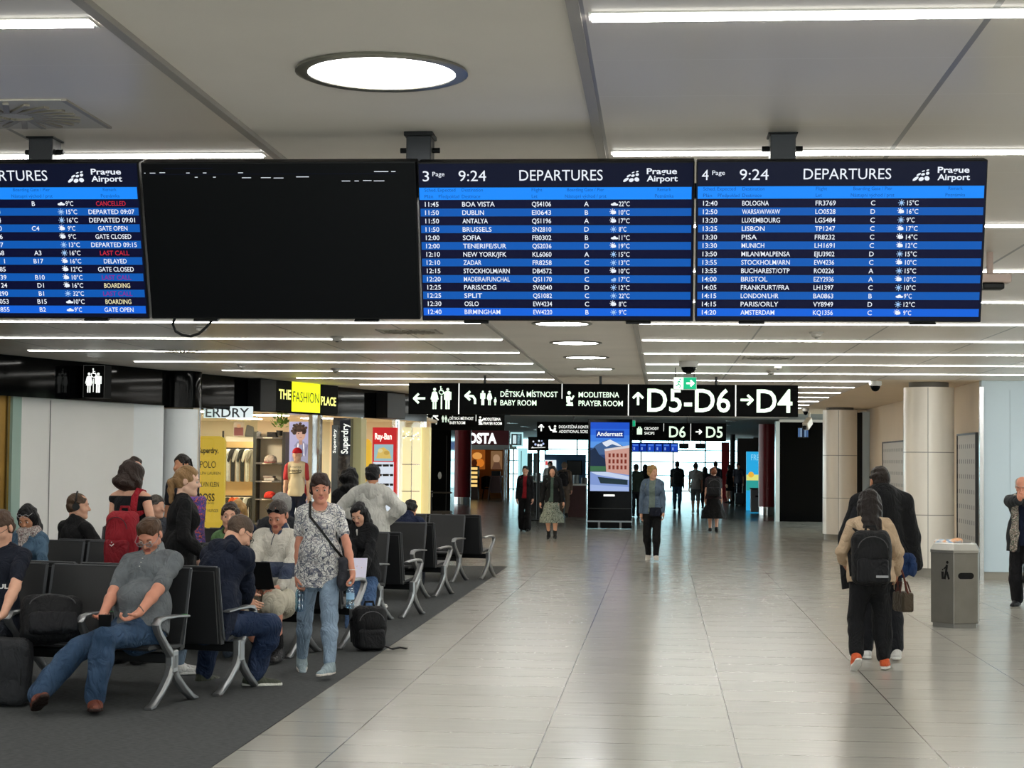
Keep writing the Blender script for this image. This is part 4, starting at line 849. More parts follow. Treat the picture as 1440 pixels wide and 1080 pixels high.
# black kiosk block by the corner with a white oval device
S = Sign('tall black kiosk block at the shop corner with a white oval device', 603, 633, 600, 733, 43.5, 'kiosk', 'kiosk', .8, m=M_BLKG, floor=True); S.disc(617.5, 668.5, 2.6, mat('c8c8c6', .4), 5.2); S.rect(626.5, 612, 627.2, 733, mat('2c2d30', .3)); S.rect(605, 690, 608, 699, mat('77797c', .4)); S.done('fittings')
S = Sign('bright white strip of lit shopfront between the black kiosk and red column', 633.5, 639.5, 612, 700, 72.0, 'light panel', 'light_panel', .1, m=glow('dff4f6', 1.0), floor=True); S.mb
# ------------------------------------------------------------------ coffee shop beyond the red column
S = Sign('dark red coffee shop fascia with white rounded capital letters', 650, 716, 603.5, 626, 78.0, name='cafe_sign', th=.3, m=mat('6a1722', .45)); S.txt('COSTA', 646.5, 698.5, 623, 15, glow('ffffff', 1.3), .045); S.done()
mb = MB(); pb(mb, 640, 716, 626, 632, 78.0, .3, mat('a8a8a6', .4)); struct('trim_30', mb)
mb = MB(); pb(mb, 635, 717, 600, 704, 82.5, .2, mat('b98a52', .7)); pb(mb, 635, 640, 626, 704, 78.2, 4.3, mat('b98a52', .7)); pb(mb, 640, 716, 624, 629, 78.3, 4.2, mat('cdbb98', .7)); struct('wall_cafe', mb)
for x0, x1 in ((707.5, 710.5), (711.5, 713)):
    mb = MB(); pb(mb, x0, x1, 630, 704, 77.9, .12, M_CHROME); struct('trim_31', mb)
S = Sign('warm close-up poster of hands on the coffee shop wall', 662, 682, 632, 660, 81.8, 'poster', 'cafe_poster', .05, m=glow('8a4a18', .9)); S.disc(671, 641, 7, glow('e8a050', .9), 5); S.disc(675, 651, 6, glow('d87a28', .9), 6, 2); S.disc(667, 651, 4, glow('3c1c0c', .9), 5, 3); S.done('print')
S = Sign('brownish portrait poster right of the hands poster in the coffee shop', 690, 706, 634, 660, 81.8, 'poster', 'cafe_poster', .05, m=glow('8d6a48', .7)); S.disc(698, 645, 5, glow('c09a78', .7), 6); S.poly([(691, 660), (695, 650), (702, 650), (705.5, 660)], glow('6a4a38', .7), 2); S.done('print')
S = Sign('lit pastry cabinet in the coffee shop beside the red column', 660, 672, 655, 700, 79.5, 'cabinet', 'pastry_cabinet', .6, m=mat('4a2c1c', .5), floor=True)
for y in (657, 663, 669, 675, 681): S.rect(661, y, 671, y+3.6, glow('f0c878', 1.1))
S.done('lit_shelves')
for q, lb in ((697, 'dark wooden high table with a small screen in the coffee shop'),):
    t, L = std('cafe_table', lb, 'table', q, 79.0); MB().box(-.28, .28, 0, .5, 1.0, 1.06, mat('4a241c', .5)).build('tabletop', t)
    for a in (-.25, .25): MB().tube([(a*1.3, .05, 0), (a*.8, .1, 1.0)], .03, mat('3a1c16', .5)).build('leg', t)
    MB().box(-.24, .24, .1, .4, .3, 1.0, mat('3a1814', .6)).build('front_panel', t); MB().box(-.2, .2, .15, .3, 1.06, 1.28, M_BLK).build('till_screen', t)
t, L = std('cafe_chair', 'black round-backed chair beside the pastry cabinet in the coffee shop', 'chair', 684, 80.2)
MB().lathe([(.2, .44), (.24, .48), (.22, .50), (.0, .50)], M_BLK, seg=20).build('seat', t, smooth=True); MB().tube([(.22*math.cos(a), .05+.22*math.sin(a), .82-.1*abs(math.cos(a))) for a in np.linspace(-.6, 3.7, 14)], .1, M_BLK, flat=(.03, .5)).build('backrest', t)
for a in range(4): MB().tube([(.15*math.cos(a*1.57+.78), .15*math.sin(a*1.57+.78), .46), (.24*math.cos(a*1.57+.78), .24*math.sin(a*1.57+.78), 0)], .014, M_BLK).build('leg', t)
# cyan lit shopfronts and food court beyond
S = Sign('small cyan lit sign frame right of the coffee shop fascia', 717.5, 735.5, 608, 628, 80, name='lit_sign', th=.1, m=glow('bfeef2', 1.0)); S.rect(719, 610, 733.5, 626, mat('3c4a50', .4)); S.rect(721, 612, 726, 624, glow('d8f2f6', 1)); S.rect(727.5, 611, 732, 625, glow('9fd0da', 1)); S.done('display')
S = Sign('tall cyan lit shopfront panel right of the coffee shop', 728, 741, 630, 668, 86, name='light_panel', th=.1, m=glow('aee9ef', 1.0), cat='light panel', floor=True); S.rect(732, 634, 733, 668, M_BLK); S.done('divider')
struct('wall_blue', (lambda mb: pb(mb, 765, 824, 639.5, 690, 92.0, .2, mat('3f6288', .5)))(MB()))
for x0, x1, y0, y1, Y, lb in ((739, 748, 637, 690, 90, 'dark shop cabinet left of the hanging food court screen pole'), (749.5, 756, 637, 690, 90, 'dark shop cabinet right beside the first dark cabinet'), (797, 818, 647.5, 668, 91.87, 'wide dark wall screen on the blue food court wall')):
    S = Sign(lb, x0, x1, y0, y1, Y, 'screen' if y1 < 670 else 'cabinet', 'wall_screen' if y1 < 670 else 'shop_cabinet', .12, m=M_BLKG, floor=y1 > 670); S.rect(x0+1, y0+1, x1-1, y1-1, mat('15181c', .2)); S.done('front_panel')
t, L = std('screen_stand', 'black screen with small white cup pictures on a pole beside the walkway', 'screen', 757, 52.0)
MB().cyl(0, 0, 0, 2.05, .04, M_BLK, 12).build('pole', t, smooth=True); MB().cyl(0, 0, 0, .03, .3, M_BLK, 20).build('base', t, smooth=True)
mb = MB(); pb(mb, 742.5, 771.5, 614.5, 633.5, 51.9, .1, M_BLK, L); mb.build('screen_case', t)
mb = MB(); F = Flat(mb, (at(757, 624, 51.9)-L)+np.array((0, -.001, 0)), (1, 0, 0), (0, 0, 1), .003); k = 51.9/FP
for i, (x, y, r) in enumerate(((-7, 3, 1.2), (-4, -1, 1.6), (0, -2, 1.8), (4, -2, 1.8), (7, 0, 1.5), (-8, -5, 1), (1, 4, 1.4), (5, 4, 1))): F.disc(x*k, y*k, r*k, glow(['e8f0ff', 'b8c8f0', 'f0f0f8'][i % 3], 1))
F.stroke([(-10*k, -6*k), (10*k, -5*k)], .7*k, WTX); mb.build('display', t)
for x0, x1, Y, h, c, lb in ((796, 824, 56, .98, '3c1a1c', 'dark red food court counter left of the advert totem'), (742, 790, 61, 1.0, '2a2a2c', 'dark grey food court counter behind the two walking women')):
    t, L = std('counter', lb, 'counter', (x0+x1)/2, Y); w = (x1-x0)*Y/FP/2
    MB().box(-w, w, 0, .8, 0, h, mat(c, .5, 0, 0, 1, .15, 8)).build('body', t); MB().box(-w-.03, w+.03, -.04, .84, h, h+.05, mat('d8dcdc', .3)).build('worktop', t)
    for i in range(3 if Y < 57 else 5): q = np.array((L[0]+w*(-.8+1.6*i/(2 if Y < 57 else 4)), Y+.25, h+.05)); tag(MB().cyl(0, 0, 0, .2+.08*(i % 2), .09, mat(['d9dedd', '6a7478', '2b3032', 'b8c4c6'][i % 4], .4), 12).build('container', loc=q, smooth=True), '%s %s on the %s' % (['pale', 'grey', 'black', 'silver'][i % 4], 'container, %s from the left,' % ORD[i], 'dark red counter' if Y < 57 else 'dark grey counter'), 'container', 'containers on the counters')
t = S = Sign('red and white lit menu panel on the food court wall', 766, 782, 647, 661, 91.91, name='menu_sign', th=.08, m=glow('e8f4f6', 1)); S.rect(767, 648.5, 770, 654, glow('d84a4a', 1)); S.rect(773, 648.5, 776.5, 654, glow('c83838', 1)); S.done()
# far boards, hanging displays, posters
S = Sign('row of blue departure screens hanging before the bright end window', 888, 953.5, 622.5, 636, 84, 'screen', 'screen_row', .15, m=mat('0e1c58', .4))
for i in range(6): S.rect(889+i*10.8, 624, 898.5+i*10.8, 634.8, glow(['1238a8', '0f2f98', '1a45b8'][i % 3], 1)); S.rect(890+i*10.8, 625, 897.5+i*10.8, 627, glow('4a78d8', 1), 2); S.rect(891+i*10.8, 629, 893+i*10.8, 633, glow('7f9fe0', 1), 2)
S.poles((900, 940)); S.done('display')
for x0, x1 in ((955, 968.5), (978, 992.5)):
    S = Sign('dark hanging display seen end-on before the bright end window, %s' % ('nearer the blue screen row' if x0 < 970 else 'further from the blue screen row'), x0, x1, 623.5, 630.5, 80, 'screen', 'hanging_display', .4, m=M_DGREY); S.rect(x0+2, 629.5, x1-2, 631, M_BLK); S.poles(((x0+x1)/2,)); S.done('lower_edge')
S = Sign('lit cyan advert with pale capital letters beside the right red column', 1049.5, 1068, 636, 690, 66, 'poster', 'lit_advert', .12, m=glow('2aa8e0', 1.0), floor=True); S.rect(1049.5, 668, 1068, 690, glow('e0e07a', 1)); S.rect(1049.5, 676, 1068, 690, glow('2f9a94', 1), 2); S.disc(1056, 668, 4, glow('e8b23c', 1), k=3); S.txt('FRE', 1056, 1067, 648, 8, glow('8fd4f2', 1)); S.done('print')
t, L = std('brochure_rack', 'grey brochure rack with white leaflets beside the far bin', 'rack', 1077, 63.4); s = 62.5/FP
MB().box(-.18, .18, 0, .12, 0, 1.05, mat('6a6c6e', .5)).build('frame', t)
for i in range(3):
    for j in range(2): MB().box(-.14+j*.15, -.01+j*.15, -.01, 0, .55+i*.16, .68+i*.16, mat('d4d8da', .5)).build('leaflet', t)
# ------------------------------------------------------------------ beam seating, in back-to-back pairs on the carpet
SEATM = mat('1d1e20', .5, 0, .1, 300, .05, 6); SEATB = mat('121316', .55, 0, .15, 220); SEATT = mat('505256', .4, .2)
PITCH = .60
def arm_leg(t, x, leg=True):
    """cast frame: armrest, hub and inverted-V feet; the sitter faces -y"""
    b = MB(); prof = [(0.13, .605), (-.02, .615), (-.20, .617), (-.275, .605), (-.30, .575), (-.27, .52), (-.17, .42), (-.075, .335)]
    P = [(x, a, z) for a, z in prof]; n = len(P); w = [.056, .060, .060, .060, .058, .055, .055, .062]; h = [.018, .022, .028, .038, .046, .050, .052, .060]
    rings = []
    for i, p in enumerate(P):
        p = np.array(p); d = nrm(np.array(P[min(i+1, n-1)])-np.array(P[max(i-1, 0)])); q = np.cross(d, (1, 0, 0)); a = np.array((1., 0, 0))
        rings.append([p+a*w[i]/2*c+q*h[i]/2*s_ for c, s_ in ((1, .5), (.6, 1), (-.6, 1), (-1, .5), (-1, -.5), (-.6, -1), (.6, -1), (1, -.5))])
    b.loft(rings, M_ALU).build('armrest', t, smooth=True)
    if not leg: return
    hub = tag(MB().box(x-.032, x+.032, -.115, -.03, .22, .385, M_ALU).build('leg_hub', t, bevel=.012), None)
    MB().box(x+.0325, x+.035, -.09, -.055, .26, .345, mat('77797b', .5, .5)).build('cover_plate', hub)
    for s_, fy in ((-1, -.34), (1, .22)):
        pts = [(-.075+s_*.012, .26), (-.075+s_*.05, .19), (-.075+(fy+.075)*.55, .10), (fy*.97, .022), (fy+s_*.05, .012)]
        rings = []; ww = [.056, .056, .054, .056, .058]; hh = [.066, .066, .058, .046, .016]
        for i, (a, z) in enumerate(pts):
            d = nrm(np.array((0, pts[min(i+1, 4)][0]-pts[max(i-1, 0)][0], pts[min(i+1, 4)][1]-pts[max(i-1, 0)][1]))); q = np.cross(d, (1, 0, 0)); p = np.array((x, a, z)); e = np.array((1., 0, 0))
            rings.append([p+e*ww[i]/2*c+q*hh[i]/2*g for c, g in ((1, .5), (.6, 1), (-.6, 1), (-1, .5), (-1, -.5), (-.6, -1), (.6, -1), (1, -.5))])
        MB().loft(rings, M_ALU).build('leg', t, smooth=True)
def bench(x_end, yhub, n, face, label, legs=None, dots=False):
    """x_end: world x of the frame at the walkway end; face -1 = sitters face the camera"""
    t = thing('beam_seating', (x_end, yhub, .006), label, 'bench', 'back-to-back seating on the carpet', -.245+(0 if face < 0 else math.pi))
    d = -1 if face < 0 else 1                                   # which way along local x the seats run
    for i in range(n+1):
        arm_leg(t, d*i*PITCH, i in ((0, n) if legs is None else legs))
        if dots: MB().box(d*i*PITCH-.018, d*i*PITCH+.018, .02, .11, .616, .619, mat('2fae4a', .4)).build('green_glint', t)  # green light reflection on the armrest, built as a coloured strip
    x0, x1 = sorted((0, d*n*PITCH))
    MB().box(x0, x1, -.11, -.035, .29, .36, mat('1c1d1f', .4, .3)).build('beam', t, bevel=.008)
    for i in range(n):
        c = d*(i+.5)*PITCH; w = .27
        sec = [(-.33, .395), (-.35, .412), (-.335, .43), (-.28, .436), (-.10, .425), (.06, .405), (.12, .41), (.12, .385), (.04, .378), (-.12, .392), (-.28, .40)]
        MB().loft([[(c+k*w, a, z) for a, z in sec] for k in (-1, 1)], SEATM).build('seat', t, bevel=.006)
        bk = [(.095, .36), (.15, .36), (.245, .93), (.225, .935), (.16, .62), (.11, .45)]
        st = MB().loft([[(c+k*w, a, z) for a, z in bk] for k in (-1, 1)], SEATM).build('backrest', t, bevel=.006)
        MB().loft([[(c+k*(w-.012), a+.014, z) for a, z in ((.15, .37), (.165, .37), (.25, .90), (.236, .905))] for k in (-1, 1)], SEATB).build('back_cover', st)
        eg = MB()
        for k in (-1, 1): eg.tube([(c+k*(w+.003), a, z) for a, z in ((.12, .40), (.155, .56), (.225, .93))], .006, SEATT, flat=(.022, .008), up=(0, 1, 0))
        eg.tube([(c-w, .235, .936), (c+w, .235, .936)], .006, SEATT, flat=(.03, .008)).build('edge_trim', st)
    return t
BENCH = [(12.72, -3.40, -3.15, 4, 3), (15.98, -3.13, -2.85, 5, 5), (19.27, -2.97, -2.76, 6, 6), (22.35, -2.97, -2.79, 4, 4), (25.78, -2.86, -2.55, 4, 4)]
nth = ['nearest', 'second', 'third', 'fourth', 'farthest']
for i, (yc, xa, xb, na, nb) in enumerate(BENCH):
    bench(xa, yc-.33, na, -1, 'dark grey beam seating facing the camera, %s back-to-back pair' % nth[i], (0, na) if i != 1 else (0, 3, na), i == 0)
    bench(xb, yc+.33, nb, 1, 'dark grey beam seating facing away from the camera, %s back-to-back pair' % nth[i], (0, nb) if i != 1 else (0, 3, nb))
# ------------------------------------------------------------------ steel litter bin by the right column
Lb = onz(1343, 884); Lb[1] += .27; Lb[0] = at(1343, 800, Lb[1])[0]
t = thing('litter_bin', (Lb[0], Lb[1], 0), 'hexagonal brushed steel litter bin with a rubbish bag under its lid, before the white columns', 'bin', None, math.radians(-12))
def hexr(r, z, sq=1.0): return [(r*math.cos(a)*1.0, r*math.sin(a)*sq, z) for a in [math.radians(30+60*i) for i in range(6)]]
MB().loft([hexr(.285, .05), hexr(.285, .80)], M_STEEL).build('body', t, bevel=.006)
MB().loft([hexr(.262, 0), hexr(.262, .05)], mat('8e8e8c', .4, .9)).build('plinth', t)
lid = MB(); A_, B_ = hexr(.292, .80), hexr(.292, .83); C_ = [(x*.86, y*.86, .895) for x, y, z in A_]; D_ = [(x*.66, y*.66, .905) for x, y, z in A_]; E_ = [(x*.66, y*.66, .80) for x, y, z in A_]
lid.loft([A_, B_, C_, D_, E_], mat('b8b8b4', .28, 1.0), cap=False).build('lid', t)
bg = Body(); rg = random.Random(5)
for i in range(7): bg.ell((rg.uniform(-.16, .02), rg.uniform(-.14, .1), .86+rg.uniform(-.02, .05)), (.07, .06, .035), k=.03)
bg.folds(.008, 40, 4)
def _foil(N, L, p):
    tc = N.new('ShaderNodeTexCoord'); n = N.new('ShaderNodeTexNoise'); n.inputs['Scale'].default_value = 9; L.new(tc.outputs['Object'], n.inputs['Vector'])
    r = N.new('ShaderNodeValToRGB'); e = r.color_ramp.elements; e[0].position = .38; e[0].color = (*lin('5d88b8'), 1); e[1].position = .62; e[1].color = (*lin('d89a68'), 1); q = e.new(.5); q.color = (*lin('d6d8d8'), 1)
    L.new(n.outputs['Fac'], r.inputs[0]); L.new(r.outputs[0], p.inputs['Base Color']); p.inputs['Roughness'].default_value = .2
sdf_obj('rubbish_bag', bg, .012, nodes_mat('crinkled_bag', _foil), t)
mb = MB(); cs, sn = .2468, 0                           # faces at 0, 60, 120 ... degrees
def face(ang): a = math.radians(ang); n = np.array((math.cos(a), math.sin(a), 0)); return Flat(mb, n*.2478+np.array((0, 0, 0)), np.cross((0, 0, 1), n), (0, 0, 1), .001)
F = face(-60); F.rect(-.06, .525, .06, .592, M_BLK); F.disc(-.06, .5585, .033, M_BLK); F.disc(.06, .5585, .033, M_BLK)
F2 = face(-120); F2.disc(.065, .70, .016, M_BLK); F2.stroke([(.06, .675), (.05, .60), (.03, .52)], .028, M_BLK); F2.stroke([(.06, .60), (.085, .52)], .024, M_BLK); F2.stroke([(.06, .665), (.02, .625)], .014, M_BLK); F2.poly([(-.005, .52), (.018, .52), (.022, .60), (-.01, .60)], M_BLK); F2.rect(.0, .612, .014, .628, M_BLK)
mb.build('slot_and_pictogram', t)
t = thing('litter_bin', tuple(onz(1065.5, 722)+np.array((0, .25, 0))), 'small grey litter bin far down the hall beside the brochure rack', 'bin')
MB().box(-.24, .24, -.2, .2, .04, .84, mat('6d6f70', .45, .4)).build('body', t, bevel=.02); MB().box(-.08, .08, -.204, -.2, .56, .62, M_BLK).build('slot', t); MB().box(-.26, .26, -.22, .22, .84, .88, mat('4d4f50', .4)).build('lid', t, bevel=.02)
# ------------------------------------------------------------------ ceiling fittings
def dome(px, py, label, r, pend=0.0, white=True):
    q = onz(px, py, CEIL-pend); t = thing('dome_camera', (q[0], q[1], CEIL), label, 'camera', None)
    m = mat('c9c7c4', .4); MB().lathe([(.001, .012), (r*1.05, .012), (r*1.1, -.02), (r*1.1, -.06), (r*.95, -.075), (.001, -.075)], m, seg=24).build('housing', t, smooth=True)
    MB().lathe([(r*.85, -.07), (r*.82, -.10), (r*.6, -.14), (r*.3, -.158), (.001, -.162)], M_BLKG, seg=24).build('dome', t, smooth='all')
dome(968.5, 508, 'dome security camera hanging above the green exit sign', .115)
dome(1231, 536, 'small dome security camera at the end of a light strip by the plaster ceiling', .09)
dome(1133, 574, 'tiny dome security camera above the right end of the gate sign', .07)
def detector(px, py, label, r=.055):
    q = onz(px, py, CEIL); t = thing('smoke_detector', (q[0], q[1], CEIL), label, 'smoke detector', 'smoke detectors on the ceiling')
    MB().lathe([(.001, .01), (r*1.3, .01), (r*1.3, -.012), (r, -.02), (r*.9, -.045), (r*.5, -.055), (.001, -.056)], mat('bdb9b3', .5), seg=20).build('body', t, smooth=True); MB().cyl(0, 0, -.062, -.055, r*.3, M_DGREY, 12).build('sensor', t)
for px, py, lb in ((1148, 467, 'round smoke detector under the page 4 departures screen'), (283, 459, 'round smoke detector behind the loose black cable'), (474, 473, 'round smoke detector on a light strip, above the fashion shop fascia'), (472, 518, 'round smoke detector right above the yellow fashion sign'), (340, 512, 'round smoke detector near the fascia, between column sleeve and yellow sign'),
                   (1084, 521, 'round smoke detector above the D4 end of the gate sign'), (1094, 513, 'round smoke detector just beyond the swirl vent over gate D4')): detector(px, py, lb)
def diffuser(px, py, label, w=.29):
    q = onz(px, py, CEIL); t = thing('swirl_vent', (q[0], q[1], CEIL), label, 'vent', 'swirl air vents in the ceiling')
    MB().box(-w, w, -w, w, -.006, .01, mat('b9b4a9', .5)).build('plate', t)
    for i in range(20):
        a = i*math.pi/10; mb = MB(); d = np.array((math.cos(a), math.sin(a), 0)); e = np.array((-d[1], d[0], 0))
        mb.obox(d*w*.56+e*.02+np.array((0, 0, -.010)), (nrm(d+.35*e), nrm(e-.35*d), (0, 0, 1)), (w*.33, .011, .004), mat('8e877a', .5)); mb.build('blade', t)
    for x0, x1, y0, y1 in ((-w-.02, -w, -w, w), (w, w+.02, -w, w)): MB().box(x0, x1, y0, y1, -.008, .01, mat('8f8a82', .5)).build('side_rail', t)
diffuser(22, 160, 'swirl air vent beside the leftmost ceiling post', .27)
diffuser(576, 466, 'swirl air vent under the joint of the blank and page 3 screens')
diffuser(262, 494, 'swirl air vent left of the fashion sign, below the black cable')
diffuser(668, 512, 'swirl air vent above the baby room section of the long sign')
diffuser(1080, 503, 'swirl air vent above the D4 section of the long sign')
q = at(1392, 396, 11.0); t = thing('ceiling_camera', (q[0], q[1], CEIL), 'boxy pinkish ceiling camera partly behind the page 4 screen', 'camera')
z = q[2]-CEIL; MB().box(-.10, .12, -.06, .06, z-.01, z+.045, mat('b9a49a', .5)).build('body', t, bevel=.008); MB().cyl(0, 0, z+.045, .0, .02, mat('b9a49a', .5), 12).build('stem', t); MB().box(-.05, .08, -.05, .05, z-.05, z-.01, M_BLK).build('lens', t, bevel=.01)
q = at(1137, 595, 46.0); t = thing('bullet_camera', (q[0], q[1], CEIL), 'white bullet security camera hanging before the dark wall', 'camera')
z = q[2]-CEIL; MB().tube([(-.09, -.1, z-.10), (.05, .2, z+.07)], .10, mat('d9d4cc', .5), flat=(.15, .2)).build('body', t, bevel=.02); MB().cyl(.03, .15, z, .0, .03, mat('c9c4bc', .5), 12).build('stem', t); MB().ball((-.11, -.14, z-.12), .06, M_BLK).build('lens', t)
# ------------------------------------------------------------------ people
D2R = math.radians
def rotv(v, axis, deg):
    a = nrm(axis); t = D2R(deg); v = np.array(v, float); return v*math.cos(t)+np.cross(a, v)*math.sin(t)+a*(a@v)*(1-math.cos(t))
def ik(a, t, l1, l2, pole):
    a, t = np.array(a, float), np.array(t, float); d = t-a; L = np.linalg.norm(d); mx = (l1+l2)*.998
    if L > mx: t = a+d*mx/L; d = t-a; L = mx
    L = max(L, abs(l1-l2)+.01); e = d/np.linalg.norm(d); x = (l1*l1-l2*l2+L*L)/(2*L); h = math.sqrt(max(l1*l1-x*x, 0))
    p = np.array(pole, float); p = p-e*(p@e); p = nrm(p) if np.linalg.norm(p) > 1e-6 else np.array((0, 1., 0)); return a+e*x+p*h, t
SKIN = {'fair': ('d9a68c', 'b5736a'), 'tan': ('b98263', '93564a'), 'pale': ('e2b8a0', 'b87a72'), 'dark': ('8a5c42', '6d4238'), 'ruddy': ('c98a72', 'a4584e')}
class Person:
    def __init__(s, label, p, yaw, H=1.72, g=1.0, fem=False, skin='fair', pz=None, lean=0, side=0, twist=0, head=(0, 0, 0), vox=.007,
                 feet=None, hands=None, sit=False, far=False, name='person', cat='person', group=None, neck=0.0):
        s.H, s.g, s.fem, s.vox, s.s = H, g, fem, vox, H/1.75; s.face = vox <= .0085
        s.root = thing(name, (p[0], p[1], p[2] if len(p) > 2 else 0), label, cat, group, D2R(yaw)); s.c, s.n_ = math.cos(D2R(yaw)), math.sin(D2R(yaw)); s.p0 = np.array((p[0], p[1], p[2] if len(p) > 2 else 0.0))
        s.skin = mat(SKIN[skin][0], .5, 0, .03, 120, .05, 30, .35); s.lip = mat(SKIN[skin][1], .45)
        gz = 0.0
        s.P = np.array((0, 0, pz if pz is not None else .522*H)); X, Yv = np.array((1., 0, 0)), np.array((0, 1., 0))
        u = np.array((math.sin(D2R(side)), math.sin(D2R(lean)), math.cos(D2R(lean))*math.cos(D2R(side)))); u = nrm(u)
        r = nrm(rotv(X, (0, 0, 1), twist)); r = nrm(r-u*(r@u)); f = np.cross(u, r); s.u, s.r, s.f = u, r, f; s.M = np.array([r, f, u])
        sh = (.086 if fem else .098)*H*(.75+.25*g)
        s.Sc = s.P+u*.288*H; s.Nb = s.P+u*.312*H; s.S = {'L': s.Sc-r*sh, 'R': s.Sc+r*sh}
        pt, hy, hr_ = head; nd = nrm(rotv(u, r, -pt*.45-neck)); hf = rotv(f, u, hy); hrr = rotv(r, u, hy); hu = u
        if not sit or True:
            hu = nrm(u*.35+np.array((0, 0, .65))); hf = nrm(hf-hu*(hf@hu)); hrr = np.cross(hf, hu)
        hf, hu = rotv(hf, hrr, -pt), rotv(hu, hrr, -pt); hrr, hu = rotv(hrr, hf, hr_), rotv(hu, hf, hr_)
        s.hM = np.array([hrr, hf, hu]); s.hs = s.s**.6*(.97 if fem else 1.0); s.Hc = s.Nb+nd*.088*H+hf*.012
        hw = .050*H; s.hip = {'L': s.P-X*hw, 'R': s.P+X*hw}; s.A, s.K, s.fd, s.fp = {}, {}, {}, {}
        fd = feet or {}
        for k, sg in (('L', -1), ('R', 1)):
            q = fd.get(k, {}); t = s.loc(q['at']) if 'at' in q else np.array((sg*.058*H+q.get('x', 0), q.get('y', 0), .046*H+q.get('z', 0)))
            pole = q.get('pole', (sg*.12, 1, 0)); s.K[k], s.A[k] = ik(s.hip[k], t, .245*H, .236*H, pole)
            s.fd[k] = q.get('yaw', -sg*8); s.fp[k] = q.get('pitch', 0)
        s.E, s.Wr, s.hd, s.pn, s.cu = {}, {}, {}, {}, {}
        hd = hands or {}
        for k, sg in (('L', -1), ('R', 1)):
            q = hd.get(k, {}); t = s.loc(q['at']) if 'at' in q else s.S[k]+np.array((sg*(.035+.02*g)+q.get('x', 0), .03+q.get('y', 0), -.312*H+q.get('z', 0)))
            s.E[k], s.Wr[k] = ik(s.S[k], t, .168*H, .146*H, q.get('pole', (sg*.5, -1, -.1)))
            d = nrm(s.Wr[k]-s.E[k]); d = nrm(s.loc(q['to'])-s.Wr[k]) if 'to' in q else (nrm(q['dir']) if 'dir' in q else nrm(d+np.array((0, 0, -.15))))
            n = np.array(q.get('palm', (-sg, 0.1, 0)), float); n = nrm(n-d*(n@d)); s.hd[k], s.pn[k], s.cu[k] = d, n, q.get('curl', 18)
    def loc(s, w):
        w = np.array(w, float)-s.p0; return np.array((s.c*w[0]+s.n_*w[1], -s.n_*w[0]+s.c*w[1], w[2]))
    def wld(s, l): return s.p0+np.array((s.c*l[0]-s.n_*l[1], s.n_*l[0]+s.c*l[1], l[2]))
    def hp(s, x, y, z): return s.Hc+s.hs*(s.hM[0]*x+s.hM[1]*y+s.hM[2]*z)
    # -------- shared volumes
    def torso(s, B, e=0.0, hem=None, belly=0.0, loose=1.0):
        S, g, M, P, u, f, r, H = s.s, s.g, s.M, s.P, s.u, s.f, s.r, s.H; w = .90 if s.fem else 1.0
        B.ell(P+u*.232*H-f*.005, (.146*S*g*w+e, .102*S*g**.7+e, .150*S+e), M, .04); B.ell(P+u*.115*H, (.136*S*g*(.92 if s.fem else 1)*loose+e, .098*S*g*loose+e, .15*S), M, .05)
        B.ell(P+u*.0*H-f*.012, ((.172 if s.fem else .158)*S*g+e, .122*S*g+e, .11*S), M, .05)
        B.cone(s.S['L']-u*.016, s.S['R']-u*.016, .045*S+e*.8, .045*S+e*.8, .03)
        for k in 'LR': B.cone(s.Nb+u*.004-f*.012, s.Nb*.25+s.S[k]*.75+u*.012, .046*S+e*.7, .038*S+e*.7, .03)
        if s.fem:
            for q in (-1, 1): B.ell(P+u*.212*H+r*q*.068*S+f*.078*S, (.064*S+e*.6, .055*S+e*.6, .062*S+e*.6), M, .05)
        if belly: B.ell(P+u*.105*H+f*(.055*S), (.135*S*g+e, .09*S*g+belly+e, .13*S), M, .07)
        if hem is not None: B.cone(P+u*.06*H, P-u*(hem+.04), .160*S*g*loose+e, .165*S*g*loose+e, .05, (f, .74))
    def arm(s, B, k, e=0.0, frac=2.0, r0=1.0):
        S, gg = s.s, (.6+.4*s.g)*(.88 if s.fem else 1.0)*r0; a, b, c = s.S[k]-s.u*.008, s.E[k], s.Wr[k]; R = (.049*S*gg, .040*S*gg, .027*S*gg)
        t = min(frac, 1.0); B.cone(a, a+(b-a)*t, R[0]+e, R[0]+(R[1]-R[0])*t+e, .022)
        if frac > 1:
            t = frac-1; m = b+(c-b)*min(.35, t); B.cone(b, m, R[1]+e, R[1]*.98+e, .02); 
            if t > .35: B.cone(m, b+(c-b)*t, R[1]*.98+e, R[1]*.98+(R[2]-R[1]*.98)*(t-.35)/.65+e, .02)
    def leg(s, B, k, e=0.0, frac=2.0, flare=0.0):
        S, gg = s.s, .55+.45*s.g; a, b, c = s.hip[k]-np.array((0, 0, .02)), s.K[k], s.A[k]; R = (.083*S*gg, .056*S*gg, .038*S*gg)
        t = min(frac, 1.0); B.cone(a, a+(b-a)*t, R[0]+e, R[0]+(R[1]-R[0])*t+e, .05)
        if frac > 1:
            t = frac-1; m = b+(c-b)*min(.3, t)-nrm(np.cross(c-b, (1, 0, 0)))*0; bk = nrm(np.cross(np.array((1., 0, 0)), c-b)); m = m+bk*.012
            B.cone(b, m, R[1]+e, R[1]*1.02+e+flare*.3, .03)
            if t > .3: B.cone(m, b+(c-b)*t, R[1]*1.02+e+flare*.3, R[1]*.98+(R[2]-R[1]*.98)*(t-.3)/.7+e+flare, .03)
